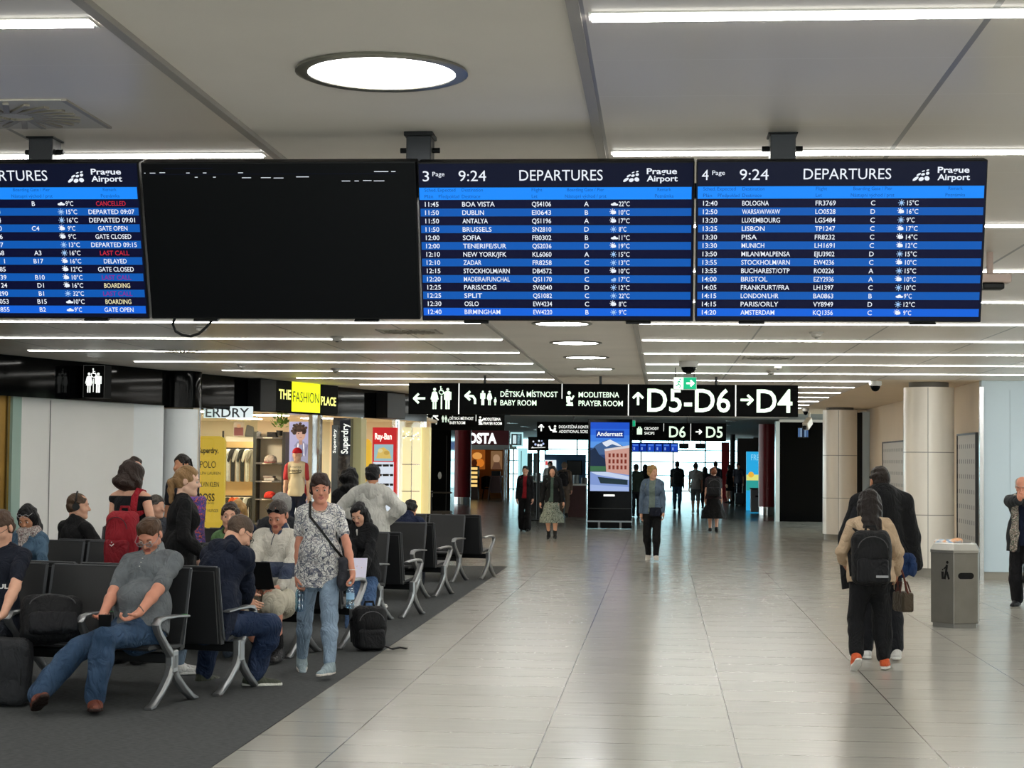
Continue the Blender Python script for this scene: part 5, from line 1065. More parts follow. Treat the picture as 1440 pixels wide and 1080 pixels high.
    def hand(s, B, k):
        S, d, n, W = s.s*(.94 if s.fem else 1.0), s.hd[k], s.pn[k], s.Wr[k]; sg = 1 if k == 'R' else -1; th = np.cross(d, n)*sg; fr = max(.0082*S, s.vox*.95); q = max(1.0, s.vox/.0075)
        B.cone(W, W+d*.03*S, .026*S, .030*S, .02, (n, .75)); B.ell(W+d*.055*S, (.048*S, .041*S, .017*S*q), np.array([d, th, n]), .02)
        for i, (o, L) in enumerate(((.030, .94), (.010, 1.02), (-.010, .96), (-.029, .78))):
            p = W+d*.088*S+th*o*S; dd = d+th*o*1.6; ax = np.cross(d, n); c = s.cu[k]*(1+.12*i)
            for j, l in enumerate((.040, .026, .021)):
                dd = nrm(rotv(dd, ax, c*(.8 if j == 0 else 1.15))); p2 = p+dd*l*L*S; B.cone(p, p2, fr*(1-.08*j), fr*(.93-.08*j), .006); p = p2
        p = W+d*.022*S+th*.026*S+n*.006; dd = nrm(d*.62+th*.62+n*.25)
        for j, l in enumerate((.042, .032, .024)):
            p2 = p+dd*l*S; B.cone(p, p2, fr*(1.25-.12*j), fr*(1.12-.12*j), .012); p = p2; dd = nrm(dd+d*.25+n*.012*s.cu[k]-th*.18)
    def headshape(s, B):
        k, h, M = s.hs, s.hp, s.hM; C = lambda a, b, ra, rb, kk=.012, sub=False: B.cone(h(*a), h(*b), ra*k, rb*k, kk, None, sub); E = lambda c, r, kk=.02, sub=False: B.ell(h(*c), np.array(r)*k, M, kk, sub)
        B.cone(s.Nb-s.u*.02-s.f*.008, h(0, -.028, -.06), (.058 if not s.fem else .05)*s.s*(.7+.3*s.g), (.056 if not s.fem else .048)*k, .03)
        E((0, -.012, .035), (.076, .097, .088)); E((0, .020, -.035), (.060, .072, .083), .03); 
        C((0, .072, -.098), (0, .070, -.098), .024, .024, .02)
        for q in (-1, 1): C((q*.052, -.005, -.062), (q*.014, .066, -.098), .018, .018, .02); E((q*.041, .055, -.030), (.024, .026, .026), .02)
        if s.face:
            C((-.034, .078, .022), (.034, .078, .022), .013, .013, .015)
            for q in (-1, 1): E((q*.032, .104, .000), (.019, .018, .013), .012, True)
        C((0, .088, .006), (0, .109, -.028), .0095, .0135, .010)
        if s.face:
            for q in (-1, 1): E((q*.012, .098, -.033), (.009, .011, .008), .006)
            C((-.019, .083, -.0575), (.019, .083, -.0575), .0075, .0075, .006); C((-.016, .083, -.0705), (.016, .083, -.0705), .0085, .0085, .006); B.cone(h(-.021, .098, -.064), h(.021, .098, -.064), .0035*k, .0035*k, .004, None, True)
        for q in (-1, 1): E((q*.079, -.012, -.004), (.011, .021, .033), .006)
    def body(s, legs=True, arms=True, belly=0.0):
        B = Body(); e = -.006
        s.torso(B, e, belly=belly*.8)
        for k in 'LR':
            if arms: s.arm(B, k, -.001); s.hand(B, k)
            if legs: s.leg(B, k, -.004); B.cone(s.A[k], s.A[k]+s.footdir(k)*.09*s.s-s.footup(k)*.03, .024*s.s, .016*s.s, .02)
        s.headshape(B); h = s.hp; m = h(0, .093, -.064); Mh = s.hM; rr = np.array((.026, .02, .0145))*s.hs
        pk = (lambda v: ((((v-m)@Mh.T/rr)**2).sum(1) < 1).astype(int)) if s.face else None
        s.B = sdf_obj('body', B, s.vox, [s.skin, s.lip] if s.face else s.skin, s.root, pk, 1 if s.face else 0)
        return s
    def footdir(s, k):
        a = D2R(s.fd[k]); d = np.array((-math.sin(a), math.cos(a), 0)); q = np.cross(d, (0, 0, 1)); return nrm(rotv(d, q, s.fp[k]))
    def footup(s, k):
        d = s.footdir(k); q = np.cross(d, (0, 0, 1)); return nrm(np.cross(q, d))
    def shoes(s, c, sole=None, boot=0.0, c2=None):
        S = s.s*(.93 if s.fem else 1.0); m = cloth(c, .06, .15, 120, .55) if not isinstance(c, bpy.types.Material) else c
        for k in 'LR':
            d, u, A = s.footdir(k), s.footup(k), s.A[k]; q = np.cross(d, u); Mf = np.array([q, d, u]); b = A-u*.072*S
            B = Body(); B.cone(b-d*.045*S+u*.032, b+d*.05*S+u*.030, .034*S, .040*S, .03); B.cone(b+d*.05*S+u*.028, b+d*.180*S+u*.016, .042*S, .030*S, .03, (u, .85)); B.cone(A-d*.008+u*(.01+boot), b+d*.03*S+u*.04, .044*S+boot*.05, .042*S, .03); B.cone(A-d*.01+u*boot, b-d*.03*S+u*.03, .040*S, .034*S, .03)
            B.cut(b+u*.002, -u); B.cut(A+u*(.034+boot), u)
            sh = sdf_obj('shoe', B, min(s.vox, .008), m, s.root, None, 0)
            if sole:
                B = Body(); B.cone(b-d*.047*S+u*.006, b+d*.06*S+u*.006, .037*S, .044*S, .03); B.cone(b+d*.06*S+u*.006, b+d*.185*S+u*.008, .045*S, .032*S, .03); B.cut(b-u*.002, -u); B.cut(b+u*.020*S, u)
                so = sdf_obj('sole', B, min(s.vox, .007), cloth(sole, .03, .1, 100, .6), sh, None, 0)
        return s
    # -------- clothes
    def top(s, m, name='shirt', e=.012, hem=.06, frac=.55, belly=0.0, loose=1.0, fold=.004, collar=0.0, vneck=0.0, arm_r=1.0, seed=1, extra=None, open_=0.0):
        B = Body(); s.torso(B, e, hem, belly, loose)
        for k in 'LR':
            if frac: s.arm(B, k, e*.85, frac, arm_r)
        if extra: extra(B)
        nb = s.Nb+s.f*.03+s.u*.03
        if collar: B.cone(s.Nb-s.f*.012+s.u*.0, s.Nb-s.f*.004+s.u*(.025+collar), .066*s.s*(.7+.3*s.g)+e*.5, .062*s.s*(.7+.3*s.g)+e*.3, .015)
        B.ell(s.Nb+s.u*.055+s.f*(.022+vneck*.3), (.060*s.s+vneck*.25, .058*s.s+vneck*.3, .055*s.s+vneck), s.M, .01, True) if not collar else B.cone(s.Nb-s.u*.03, s.Nb+s.u*(.1+collar)+s.f*.05, .052*s.s, .060*s.s, .004, None, True)
        if open_: # opening down the front
            B.rbox(s.P+s.u*.08*s.H+s.f*.22, (open_, .2, .26*s.H), s.M, .01, .01, True)
        B.rbox(s.P-s.u*(hem+.30), (max(.178*s.s*s.g+e, .15), .30, .30), s.M, .01, .004, True)
        if fold: B.folds(fold, 34, seed, (1, 1, .45))
        return sdf_obj(name, B, s.vox, m, s.root, None, 1 if s.face else 0)
    def bottoms(s, m, name='trousers', e=.012, frac=1.95, flare=0.0, fold=.0035, waist=.075, seed=3, belly=0):
        B = Body(); S, g = s.s, s.g
        B.ell(s.P+s.u*.01-s.f*.012, ((.168 if s.fem else .156)*S*g+e, .118*S*g+e, .10*S), s.M, .06); B.cone(s.P+s.u*waist*s.H, s.P, .138*S*g+e, .15*S*g+e, .04, (s.f, .74))
        for k in 'LR': s.leg(B, k, e, frac, flare)
        B.rbox(s.P+s.u*(waist*.7*s.H+.2)-s.f*.05, (.3, .19, .2), s.M, .01, .004, True)
        if fold: B.folds(fold, 30, seed, (1, 1, .5))
        return sdf_obj(name, B, s.vox, m, s.root, None, 1 if s.face else 0)
    def skirt(s, m, length=.30, r1=.24, name='skirt', fold=.012, e=.01, sway=0.0):
        B = Body(); S, H = s.s, s.H; h = s.P-np.array((0, -sway, length*H)); B.ell(s.P, (.168*S*s.g+e, .12*S*s.g+e, .10*S), s.M, .05); B.cone(s.P+s.u*.06*H, s.P, .125*S*s.g+e, .15*S*s.g+e, .04, (s.f, .76)); B.cone(s.P, h-np.array((0, 0, .15)), .150*S*s.g+e, r1+.04, .06, (s.f, .78))
        B.cut(h, (0, 0, -1)); B.cut(s.P+s.u*.06*H, s.u)
        if fold: B.folds(fold, 30, 5, (1, 1, .08))
        return sdf_obj(name, B, s.vox, m, s.root, None, 0)
    def hair(s, c, style='short', len_=0.0, t=.010, name='hair', fringe=False):
        B = Body(); k, h, M = s.hs, s.hp, s.hM; E = lambda c_, r, kk=.02, sub=False: B.ell(h(*c_), np.array(r)*k, M, kk, sub); C = lambda a, b, ra, rb, kk=.03, sub=False: B.cone(h(*a), h(*b), ra*k, rb*k, kk, None, sub)
        E((0, -.016, .037), (.077+t, .098+t, .088+t*1.3)); 
        if style != 'buzz': E((0, -.045, -.005), (.070+t, .068+t, .072+t))
        zf = -.030 if not fringe else -.052
        if style in ('bob', 'long', 'wavy', 'hijab'):
            E((0, -.040, -.05), (.080+t, .070+t, .085+t))
            for q in (-1, 1): C((q*.062, -.01, .02), (q*.064, .0, -.10-len_*.3), .032+t, .03+t)
        if style in ('long', 'wavy'): C((0, -.06, -.05), (0, -.085-(.13 if len_ > .2 else 0), -.10-len_), .075, (.06 if len_ < .2 else .085)+.02*(style == 'wavy')); C((-.03, -.06, -.05), (-.05, -.08, -.09-len_*.9), .05, .05); C((.03, -.06, -.05), (.05, -.08, -.09-len_*.9), .05, .05)
        if style == 'bun': C((0, -.085, .055), (0, -.12, .095), .035, .042, .02)
        if style == 'tail': C((0, -.09, .0), (0, -.135, -.03), .026, .03, .02); C((0, -.135, -.03), (0, -.11, -.13-len_), .03, .018, .02)
        r = .135; B.cone(h(0, .172, zf), h(0, .172, zf-.12), r*k, r*k, .01, None, True)
        if style in ('short', 'buzz'): B.cut(h(0, -.06, -.062), nrm(-M[2]*.9+M[1]*.25)); [B.rbox(h(q*.085, .068, -.035), np.array((.042, .052, .065))*k, M, .01, .01, True) for q in (-1, 1)]
        if style == 'bald': B.ell(h(0, .02, .09), np.array((.08, .10, .075))*k, M, .01, True); B.cut(h(0, -.06, -.062), -M[2])
        if style != 'buzz': B.folds(.004 if style != 'wavy' else .010, 70 if style != 'wavy' else 45, 9, (1, .6, .5) if style == 'short' else (1, 1, .35))
        sdf_obj(name, B, min(s.vox, .009), cloth(c, .18, .5, 140, .5), s.root, None, 0)
        if s.face and name == 'hair':
            mb = MB(); m = cloth(c, .1, .2, 100, .6)
            for q in (-1, 1): mb.tube([h(q*.016, .0925, .024), h(q*.030, .0925, .030), h(q*.047, .083, .025)], [.0022*k, .0028*k, .0014*k], m, 6)
            mb.build('eyebrows', s.root, smooth=True)
        return s
    def eyes(s, c='3a2a20'):
        if not s.face: return s
        for q in (-1, 1):
            o = s.hp(q*.032, .0815, .000); mb = MB(); mb.ball(tuple(o), .0112*s.hs, mat('bfb0a6', .35), 12); d = s.hM[1]; e = o+d*.0085*s.hs
            u_, w_ = s.hM[0], s.hM[2]; mb.loft([[tuple(e+d*z*s.hs+s.hs*rr*(u_*math.cos(a)+w_*math.sin(a))) for a in [i*math.pi/5 for i in range(10)]] for rr, z in ((.0072, -.0008), (.0062, .0024), (.003, .0036))], mat(c, .15)); mb.build('eye', s.root, smooth=True)
        return s
    def glasses(s, c='1a1a1c', lens=None, up=0.0, back=0.0, name='glasses'):
        k = s.hs; h = lambda x, y, z: s.hp(x, y-back, z+up); m = mat(c, .3); mb = MB(); rg = [math.pi*2*i/16 for i in range(17)]
        for q in (-1, 1): mb.tube([h(q*.033+.024*math.cos(a), .112+.0*math.cos(a), -.002+.017*math.sin(a)) for a in rg], .0022, m, 6)
        mb.tube([h(-.010, .113, .004), h(0, .117, .007), h(.010, .113, .004)], .002, m, 6)
        for q in (-1, 1): mb.tube([h(q*.057, .110, .004), h(q*.076, .09, .006), h(q*.083, -.005, .008), h(q*.082, -.03, -.01)], .002, m, 6)
        g = mb.build(name, s.root, smooth=True)
        if lens:
            mb = MB()
            for q in (-1, 1): mb.add([h(q*.033+.023*math.cos(a), .1125, -.002+.016*math.sin(a)) for a in rg[:-1]], [tuple(range(16))], lens)
            mb.build('lens', g)
        return s
    def add(s, name, B, m, vox=None, sm=1): return sdf_obj(name, B, vox or s.vox, m, s.root, None, sm)
LENS = glassy('d8e0e4', .12); DLENS = mat('111214', .08)
def denim(c, fade=.25):
    key = ('denim', c, fade)
    if key in MATS: return MATS[key]
    def fn(N, L, p):
        tc = N.new('ShaderNodeTexCoord'); n = N.new('ShaderNodeTexNoise'); n.inputs['Scale'].default_value = 5; n.inputs['Detail'].default_value = 6; L.new(tc.outputs['Object'], n.inputs['Vector'])
        c0 = lin(c); c1 = tuple(min(1, v*(1+fade*3)+.02) for v in c0); r = N.new('ShaderNodeMapRange'); r.inputs[1].default_value = .4; r.inputs[2].default_value = .75; L.new(n.outputs['Fac'], r.inputs[0])
        L.new(mixc(N, L, r.outputs[0], c0, c1), p.inputs['Base Color']); p.inputs['Roughness'].default_value = .85; p.inputs['Specular IOR Level'].default_value = .2
        wrinkles(N, L, p, tc, .3, 80, .6)
    MATS[key] = nodes_mat('denim', fn); return MATS[key]
def bands(cols, zs, name='banded_knit'):
    """horizontal colour bands woven at heights zs (object space)"""
    def fn(N, L, p):
        tc = N.new('ShaderNodeTexCoord'); sp_ = N.new('ShaderNodeSeparateXYZ'); L.new(tc.outputs['Object'], sp_.inputs[0]); c = lin(cols[0])
        for z, k in zip(zs, cols[1:]): c = mixc(N, L, math_n(N, L, 'GREATER_THAN', sp_.outputs[2], z), c, lin(k))
        L.new(c, p.inputs['Base Color']); p.inputs['Roughness'].default_value = .9; wrinkles(N, L, p, tc)
    return nodes_mat(name, fn)
def printed(bg, cols, scale, name='printed_cloth', thr=.5):
    def fn(N, L, p):
        tc = N.new('ShaderNodeTexCoord'); c = lin(bg)
        for i, k in enumerate(cols):
            n = N.new('ShaderNodeTexNoise'); n.inputs['Scale'].default_value = scale*(1+.35*i); n.inputs['Detail'].default_value = 1.5; n.inputs['Distortion'].default_value = 2.2
            mp = N.new('ShaderNodeMapping'); mp.inputs['Location'].default_value = (3.7*i, 1.9*i, i); L.new(tc.outputs['Object'], mp.inputs[0]); L.new(mp.outputs[0], n.inputs['Vector'])
            q = math_n(N, L, 'ABSOLUTE', math_n(N, L, 'SUBTRACT', n.outputs['Fac'], .5)); c = mixc(N, L, math_n(N, L, 'LESS_THAN', q, .028 if thr is None else thr*.07), c, lin(k))
        L.new(c, p.inputs['Base Color']); p.inputs['Roughness'].default_value = .8; wrinkles(N, L, p, tc)
    return nodes_mat(name, fn)
# bags -------------------------------------------------------------------------
def backpack(label, loc, rz, c, w=.30, h=.44, d=.17, tilt=0.0, pocket=None, handle=True, straps=True, cat='backpack', vox=.009, trim=None, worn=False):
    t = thing('backpack', loc, label, cat, None, rz); m = cloth(c, .08, .3, 80, .7); m2 = cloth(pocket or c, .08, .3, 60, .7)
    R = lambda p: np.array((p[0], p[1]*math.cos(tilt)-p[2]*math.sin(tilt), p[1]*math.sin(tilt)+p[2]*math.cos(tilt))); M = np.array([(1, 0, 0), R((0, 1, 0)), R((0, 0, 1))])
    B = Body(); B.rbox(R((0, 0, h/2)), (w/2, d/2, h/2), M, min(d/2-.005, .075), .02); B.ell(R((0, -d*.2, h*.62)), (w*.42, d*.45, h*.36), M, .04); B.folds(.004, 30, 2)
    sdf_obj('main_compartment', B, vox, m, t)
    B = Body(); B.rbox(R((0, -d*.55, h*.28)), (w*.40, d*.22, h*.22), M, .03, .02); B.folds(.003, 40, 3); sdf_obj('front_pocket', B, vox, m2, t)
    z = trim or mat('55565a', .4); MB().tube([R((w*.38*math.cos(a), -d*.62, h*.66+h*.24*math.sin(a))) for a in np.linspace(.15, math.pi-.15, 10)], .004, z, 6).build('zip', t)
    if handle: MB().tube([R((x, .03, h+y)) for x, y in ((-.045, -.01), (-.035, .035), (.035, .035), (.045, -.01))], .01, m, 6, flat=(.022, .008), up=(0, 1, 0)).build('handle', t)
    if straps:
        for q in (-1, 1): MB().tube([R((q*w*.27, d*.48, h*.93)), R((q*w*.33, d*.48+(.17 if worn else .05), h*1.02)) if worn else R((q*w*.3, d*.6, h*.8)), R((q*w*.42, d*.55+(.16 if worn else .05), h*.62)), R((q*w*.42, d*.46, h*.16))], .02, m, 6, flat=(.055, .012), up=(0, 1, 0.3)).build('strap', t)
    return t
# ------------------------------------------------------------------ who is where
def seat_p(px, py, Y): q = at(px, py, Y); return (q[0], q[1], 0.0)
# 1 man in the grey polo, nearest row
q = at(197, 893, 12.27)
p = Person('person in grey polo shirt and jeans sitting with outstretched legs, looking down at a phone', (q[0], q[1]), 166, 1.78, 1.14, skin='ruddy', pz=.535, lean=-25, side=5, head=(44, 8, 0), vox=.0062, neck=14,
    feet={'R': dict(at=at(52, 980, 11.74), yaw=48, pitch=26, pole=(.2, .6, 1)), 'L': dict(at=at(134, 984, 11.86), yaw=32, pitch=6, pole=(0, .6, 1))},
    hands={'R': dict(at=at(131, 892, 11.93), to=at(150, 884, 11.90), palm=(0, .2, 1), curl=34, pole=(.8, -.6, -.6)), 'L': dict(at=at(184, 880, 11.93), to=at(150, 888, 11.90), palm=(.2, .3, 1), curl=34, pole=(-.8, -.5, -.6))})
p.body(legs=True, belly=.03).hair('46301f', 'short', t=.006).eyes().glasses('8a8a8e', LENS)
s = p.top(cloth('62676b', .10, .25, 160), 'polo_shirt', .014, .03, .78, .05, fold=.005, vneck=.03)
B = Body(); B.cone(p.Nb-p.f*.012+p.u*.012, p.Nb+p.f*.008+p.u*.058, .098, .078, .01); B.cone(p.Nb-p.u*.06+p.f*.0, p.Nb+p.u*.14+p.f*.045, .060, .068, .004, None, True); B.rbox(p.Nb+p.f*.1+p.u*.05, (.022, .09, .09), p.M, .01, .005, True); p.add('collar', B, cloth('7b8083', .06, .2, 160), .006)
mb = MB(); 
for i in range(3): mb.ball(tuple(p.P+p.u*(.27*p.H-.035*i)+p.f*(.13+.012*i)), .006, mat('d6d6d2', .3), 6)
mb.build('button', p.root)
p.bottoms(denim('2b4059', .2), 'jeans', .012, 1.96, .018, .005); p.shoes('6a3a2c', '2a1c18')
B = Body(); 
for k in 'LR': B = Body(); B.cone(p.A[k]+np.array((0, 0, .05)), p.A[k]+np.array((0, 0, .01)), .041, .041, .01); p.add('sock', B, cloth('141416'), .008, 0)
w = p.Wr['L']; MB().tube([tuple(w+(p.E['L']-w)*.10+a) for a in (p.pn['L']*.03, np.cross(p.hd['L'], p.pn['L'])*.032, -p.pn['L']*.03, -np.cross(p.hd['L'], p.pn['L'])*.032, p.pn['L']*.03)], .010, M_CHROME, 6, flat=(.022, .006), up=tuple(p.hd['L'])).build('wristwatch', p.root, smooth=True)
c = at(147, 883, 11.885); t = thing('phone', c, 'black smartphone held in both hands by the seated person in grey polo', 'phone')
pa, pb2 = nrm((.95, .3, 0)), nrm((.09, -.285, .95)); pn_ = np.cross(pa, pb2)
MB().obox((0, 0, .018), (pa, pb2, pn_), (.042, .078, .005), M_BLK).build('case', t, bevel=.004); MB().obox(np.array((0, 0, .018))-pn_*.0052, (pa, pb2, pn_), (.037, .072, .0004), mat('0b0d12', .08)).build('screen', t)
# 2 man in navy T-shirt at the left edge
q = at(-8, 893, 12.52)
p = Person('person in navy T-shirt and glasses sitting at the left edge of the nearest row', (q[0], q[1]), 172, 1.76, 1.0, skin='fair', pz=.52, lean=-8, head=(24, -8, 0), vox=.0065,
    feet={'R': dict(at=at(-110, 985, 12.0), pole=(.1, .6, 1)), 'L': dict(at=at(-62, 985, 12.05), pole=(0, .6, 1))},
    hands={'R': dict(at=at(-40, 872, 12.15), pole=(.8, -.6, -.6), palm=(0, 0, -1)), 'L': dict(at=at(2, 873, 12.14), to=at(-14, 876, 12.10), palm=(0, .2, -1), curl=26, pole=(-.9, -.3, -.6))})
p.body().hair('4a382c', 'short', t=.006).eyes().glasses('151517', LENS); p.top(cloth('181c28', .06, .2), 't_shirt', .012, .02, .72, fold=.004); p.bottoms(denim('23262e', .1), 'jeans', .012, 1.95); p.shoes('1c1c1e', '2a2a2a')
c = p.loc(at(4, 824, 12.02)); mb = MB(); o = np.array(at(-12, 827.5, 12.305)); F = Flat(mb, (0, 0, 0), (1, .12, 0), (0, 0, 1), .0); F.text('AUL', 0, 0, 7*12/FP, WTX if False else mat('e8e8e8', .6), w=25*12/FP, bold=.03)
ob = mb.build('shirt_lettering', p.root); ob.matrix_parent_inverse = Matrix.Identity(4); L_ = p.loc(o); ob.location = tuple(L_); ob.rotation_euler = (0, 0, -D2R(172))
# 3 dark-haired woman in denim jacket behind him
q = at(38, 836, 15.95)
p = Person('person with long black hair and denim jacket sitting behind the navy T-shirt person', (q[0], q[1]), 160, 1.64, 1.02, True, 'tan', .52, -2, head=(28, 14, 0), vox=.0075, sit=True,
    feet={'R': dict(at=at(10, 915, 15.6), pole=(0, .6, 1)), 'L': dict(at=at(45, 915, 15.6), pole=(0, .6, 1))}, hands={'R': dict(at=at(18, 812, 15.6), palm=(0, 0, 1)), 'L': dict(at=at(30, 810, 15.6), to=at(18, 806, 15.55), palm=(0, 0, 1), pole=(-.8, -.3, -.6))})
p.body(legs=False).hair('0e0d10', 'long', .08, t=.010).glasses('a8a8aa', None, .07, .03, 'head_sunglasses').eyes(); p.top(denim('3d5468', .2), 'denim_jacket', .024, .05, 1.95, fold=.006, collar=.01, open_=.03); p.top(cloth('1f5a44'), 'green_top', .012, .03, .5); p.bottoms(cloth('202022'), 'trousers')
B = Body(); B.cone(p.Nb-p.r*.08+p.f*.02, p.Nb+p.r*.08+p.f*.02, .06, .06, .04); B.cone(p.Nb+p.f*.07, p.Nb+p.f*.09-p.u*.16, .05, .04, .04); B.folds(.008, 40, 6); p.add('scarf', B, printed('b8b4ae', ['4a4648', '7d5a5a'], 24, 'checked_scarf'))
# 4 man with headphones seated facing away, seen over the second row
q = at(100, 832, 17.15)
p = Person('person in black with large over-ear headphones, seated facing away behind the second row', (q[0], q[1]), -35, 1.80, 1.0, skin='fair', pz=.53, lean=4, head=(2, -42, 0), vox=.0075,
    feet={'R': dict(at=at(112, 905, 17.6)), 'L': dict(at=at(92, 905, 17.6))}, hands={'R': dict(y=.30, z=.30), 'L': dict(y=.30, z=.30)})
p.body(legs=False).hair('4c3a2c', 'short', t=.006); p.top(cloth('141416', .06), 'black_sweater', .016, .04, 1.95, collar=.012); p.bottoms(denim('22252c', .1), 'trousers')
mb = MB(); h = p.hp; mb.tube([h(.088*math.cos(a), -.02, .01+.125*math.sin(a)) for a in np.linspace(0, math.pi, 14)], .009, M_BLK, 8, flat=(.012, .03)); hb = mb.build('headphone_band', p.root, smooth=True)
for q_ in (-1, 1): MB().tube([h(q_*.076, -.015, -.005), h(q_*.106, -.015, -.005)], .036, M_BLK, 16).build('ear_cup', hb, smooth=True)
# 5 woman with the red backpack
q = at(180, 800, 14.65)
p = Person('person with wavy dark bob in black dress, standing with back turned, wearing a red backpack', (q[0], q[1]), -14, 1.735, .96, True, 'fair', lean=2, head=(10, -18, 0), vox=.007, hands={'L': dict(x=-.0, y=.02), 'R': dict(x=.02, y=.10, z=.1)})
p.body().hair('2a1d18', 'wavy', .0, t=.012); p.shoes('1a1a1c')
B = Body(); p.torso(B, .010, .04); B.ell(p.Nb+p.u*.045, (.13, .2, .085), p.M, .01, True); B.cut(p.P+p.u*.292*p.H, p.u); p.add('black_top', B, cloth('131317', .05)); p.skirt(cloth('121216', .05), .38, .26, 'long_skirt')
bp = p.wld(p.P+p.u*.045*p.H-p.f*.21); backpack('red hiking backpack with a small white emblem, on the back of the dark-bobbed standing person', (bp[0]+.06, bp[1], bp[2]-.17), D2R(-14), '8e1a26', .27, .47, .17, 0, '7a1520', vox=.008, trim=mat('4a1018', .5), worn=True)
t = bpy.data.objects['backpack']; mb = MB(); F = Flat(mb, (0, -.165, .20), (1, 0, 0), (0, 0, 1), .004); F.stroke([(-.018, .0), (.0, -.012), (.022, .006)], .008, mat('e6e0dc', .5)); F.disc(.0, .018, .006, mat('e6e0dc', .5)); mb.build('emblem', t)
sl = lambda l: (lambda w: np.array((math.cos(D2R(14))*w[0]-math.sin(D2R(14))*w[1], math.sin(D2R(14))*w[0]+math.cos(D2R(14))*w[1], w[2])))(p.wld(l)-np.array(t.location))
MB().tube([np.array((.05, .07, .42)), sl(p.S['R']-p.f*.095+p.u*.0-p.r*.05), sl(p.S['R']-p.f*.055+p.u*.048-p.r*.045), sl(p.S['R']+p.f*.02+p.u*.052-p.r*.045), sl(p.S['R']+p.f*.10-p.u*.06-p.r*.04), sl(p.S['R']+p.f*.10-p.u*.26+p.r*.0)], .02, cloth('8e1a26'), 6, flat=(.06, .012), up=(0, 1, .3)).build('shoulder_strap', t)
# 6 blonde ponytail in black sweater, profile
q = at(250, 800, 14.1)
p = Person('person with blonde ponytail and black sweater standing in profile among the seats', (q[0], q[1]), -72, 1.685, 1.02, True, 'pale', lean=4, head=(6, -8, 0), vox=.0065, hands={'L': dict(y=.10, z=.08), 'R': dict(y=.16, z=.10)})
p.body().hair('8c6c48', 'tail', .06, t=.004).eyes('5a6a70'); p.top(cloth('101012', .05, .3), 'black_sweater', .020, .02, 1.97, loose=1.05, fold=.005); p.bottoms(denim('76899e', .12), 'jeans'); p.shoes('d8d8d6', 'e8e8e6')
# 7 man in dark shirt behind her
q = at(254, 800, 19.9)
p = Person('person in dark shirt mostly hidden behind the blonde ponytail person', (q[0], q[1]), 150, 1.78, 1.0, skin='tan', vox=.010)
p.body().hair('1c1614', 'short'); p.top(cloth('20222a'), 'shirt', .014, .06, .7); p.bottoms(cloth('24252a')); p.shoes('1a1a1a')
q = at(272, 735, 19.2); B = Body(); B.rbox((0, 0, .30), (.13, .08, .3), None, .05, .02); B.folds(.012, 16, 8, (1, 1, .3)); t = thing('patterned_bag', (q[0], q[1], q[2]-.3), 'purple and orange patterned cloth bag hanging beside the yellow totem', 'bag'); sdf_obj('bag_body', B, .012, printed('2c2436', ['7a3fa0', 'c0605a', '4a4a8a'], 9, 'patterned_fabric', 1.2), t); MB().tube([(-.08, 0, .58), (-.12, -.02, .95), (-.04, -.02, 1.0), (.06, 0, .58)], .01, M_BLK).build('handle', t)
q = at(218, 790, 19.45)
p = Person('person with short grey hair sitting between the red backpack and the black sweater', (q[0], q[1]), 178, 1.72, 1.0, skin='fair', pz=.5, vox=.010, head=(4, 62, 0), feet={'R': dict(y=.45, z=0), 'L': dict(y=.45, z=0)}, hands={'R': dict(y=.3, z=.3), 'L': dict(y=.3, z=.3)})
p.body(legs=False).hair('4c4642', 'short'); p.top(cloth('3a3d44'), 'shirt', .014, .03, 1.9); p.bottoms(cloth('2a2c30'))
# 8 navy hoodie man seated facing away in the nearest pair
q = at(293, 893, 13.12)
p = Person('person in navy hoodie and dark jeans hunched forward on the nearest row, facing away', (q[0], q[1]), -30, 1.80, 1.12, skin='fair', pz=.53, lean=22, head=(30, -24, 0), vox=.0065,
    feet={'R': dict(at=at(356, 950, 13.42), yaw=-48, pole=(.5, .6, .6)), 'L': dict(at=at(286, 948, 13.72), yaw=10, pole=(-.2, .7, .7))}, hands={'R': dict(at=at(343, 855, 13.62), to=at(338, 866, 13.7), palm=(-1, 0, -.2), curl=30, pole=(.7, -.5, -.6)), 'L': dict(y=.36, z=.20, x=.05)})
p.body().hair('54453a', 'buzz', t=.006).glasses('1a1a1c'); ho = p.top(cloth('161d2e', .10, .3, 60), 'hoodie', .026, .05, 1.97, loose=1.08, fold=.008, collar=.01)
B = Body(); B.cone(p.Nb-p.r*.085-p.f*.055, p.Nb+p.r*.085-p.f*.055, .052, .052, .04); B.ell(p.Nb-p.f*.085-p.u*.035, (.12, .05, .075), p.M, .04); B.cone(p.Nb-p.r*.08-p.f*.03, p.Nb-p.r*.05+p.f*.07-p.u*.02, .035, .025, .03); B.cone(p.Nb+p.r*.08-p.f*.03, p.Nb+p.r*.05+p.f*.07-p.u*.02, .035, .025, .03); B.folds(.006, 40, 3); p.add('hood', B, cloth('141a2a', .10, .3, 60))
p.bottoms(denim('1c2a44', .2), 'jeans', .014, 1.94, .012, .005); p.shoes('3c4034', 'd4d4cc')
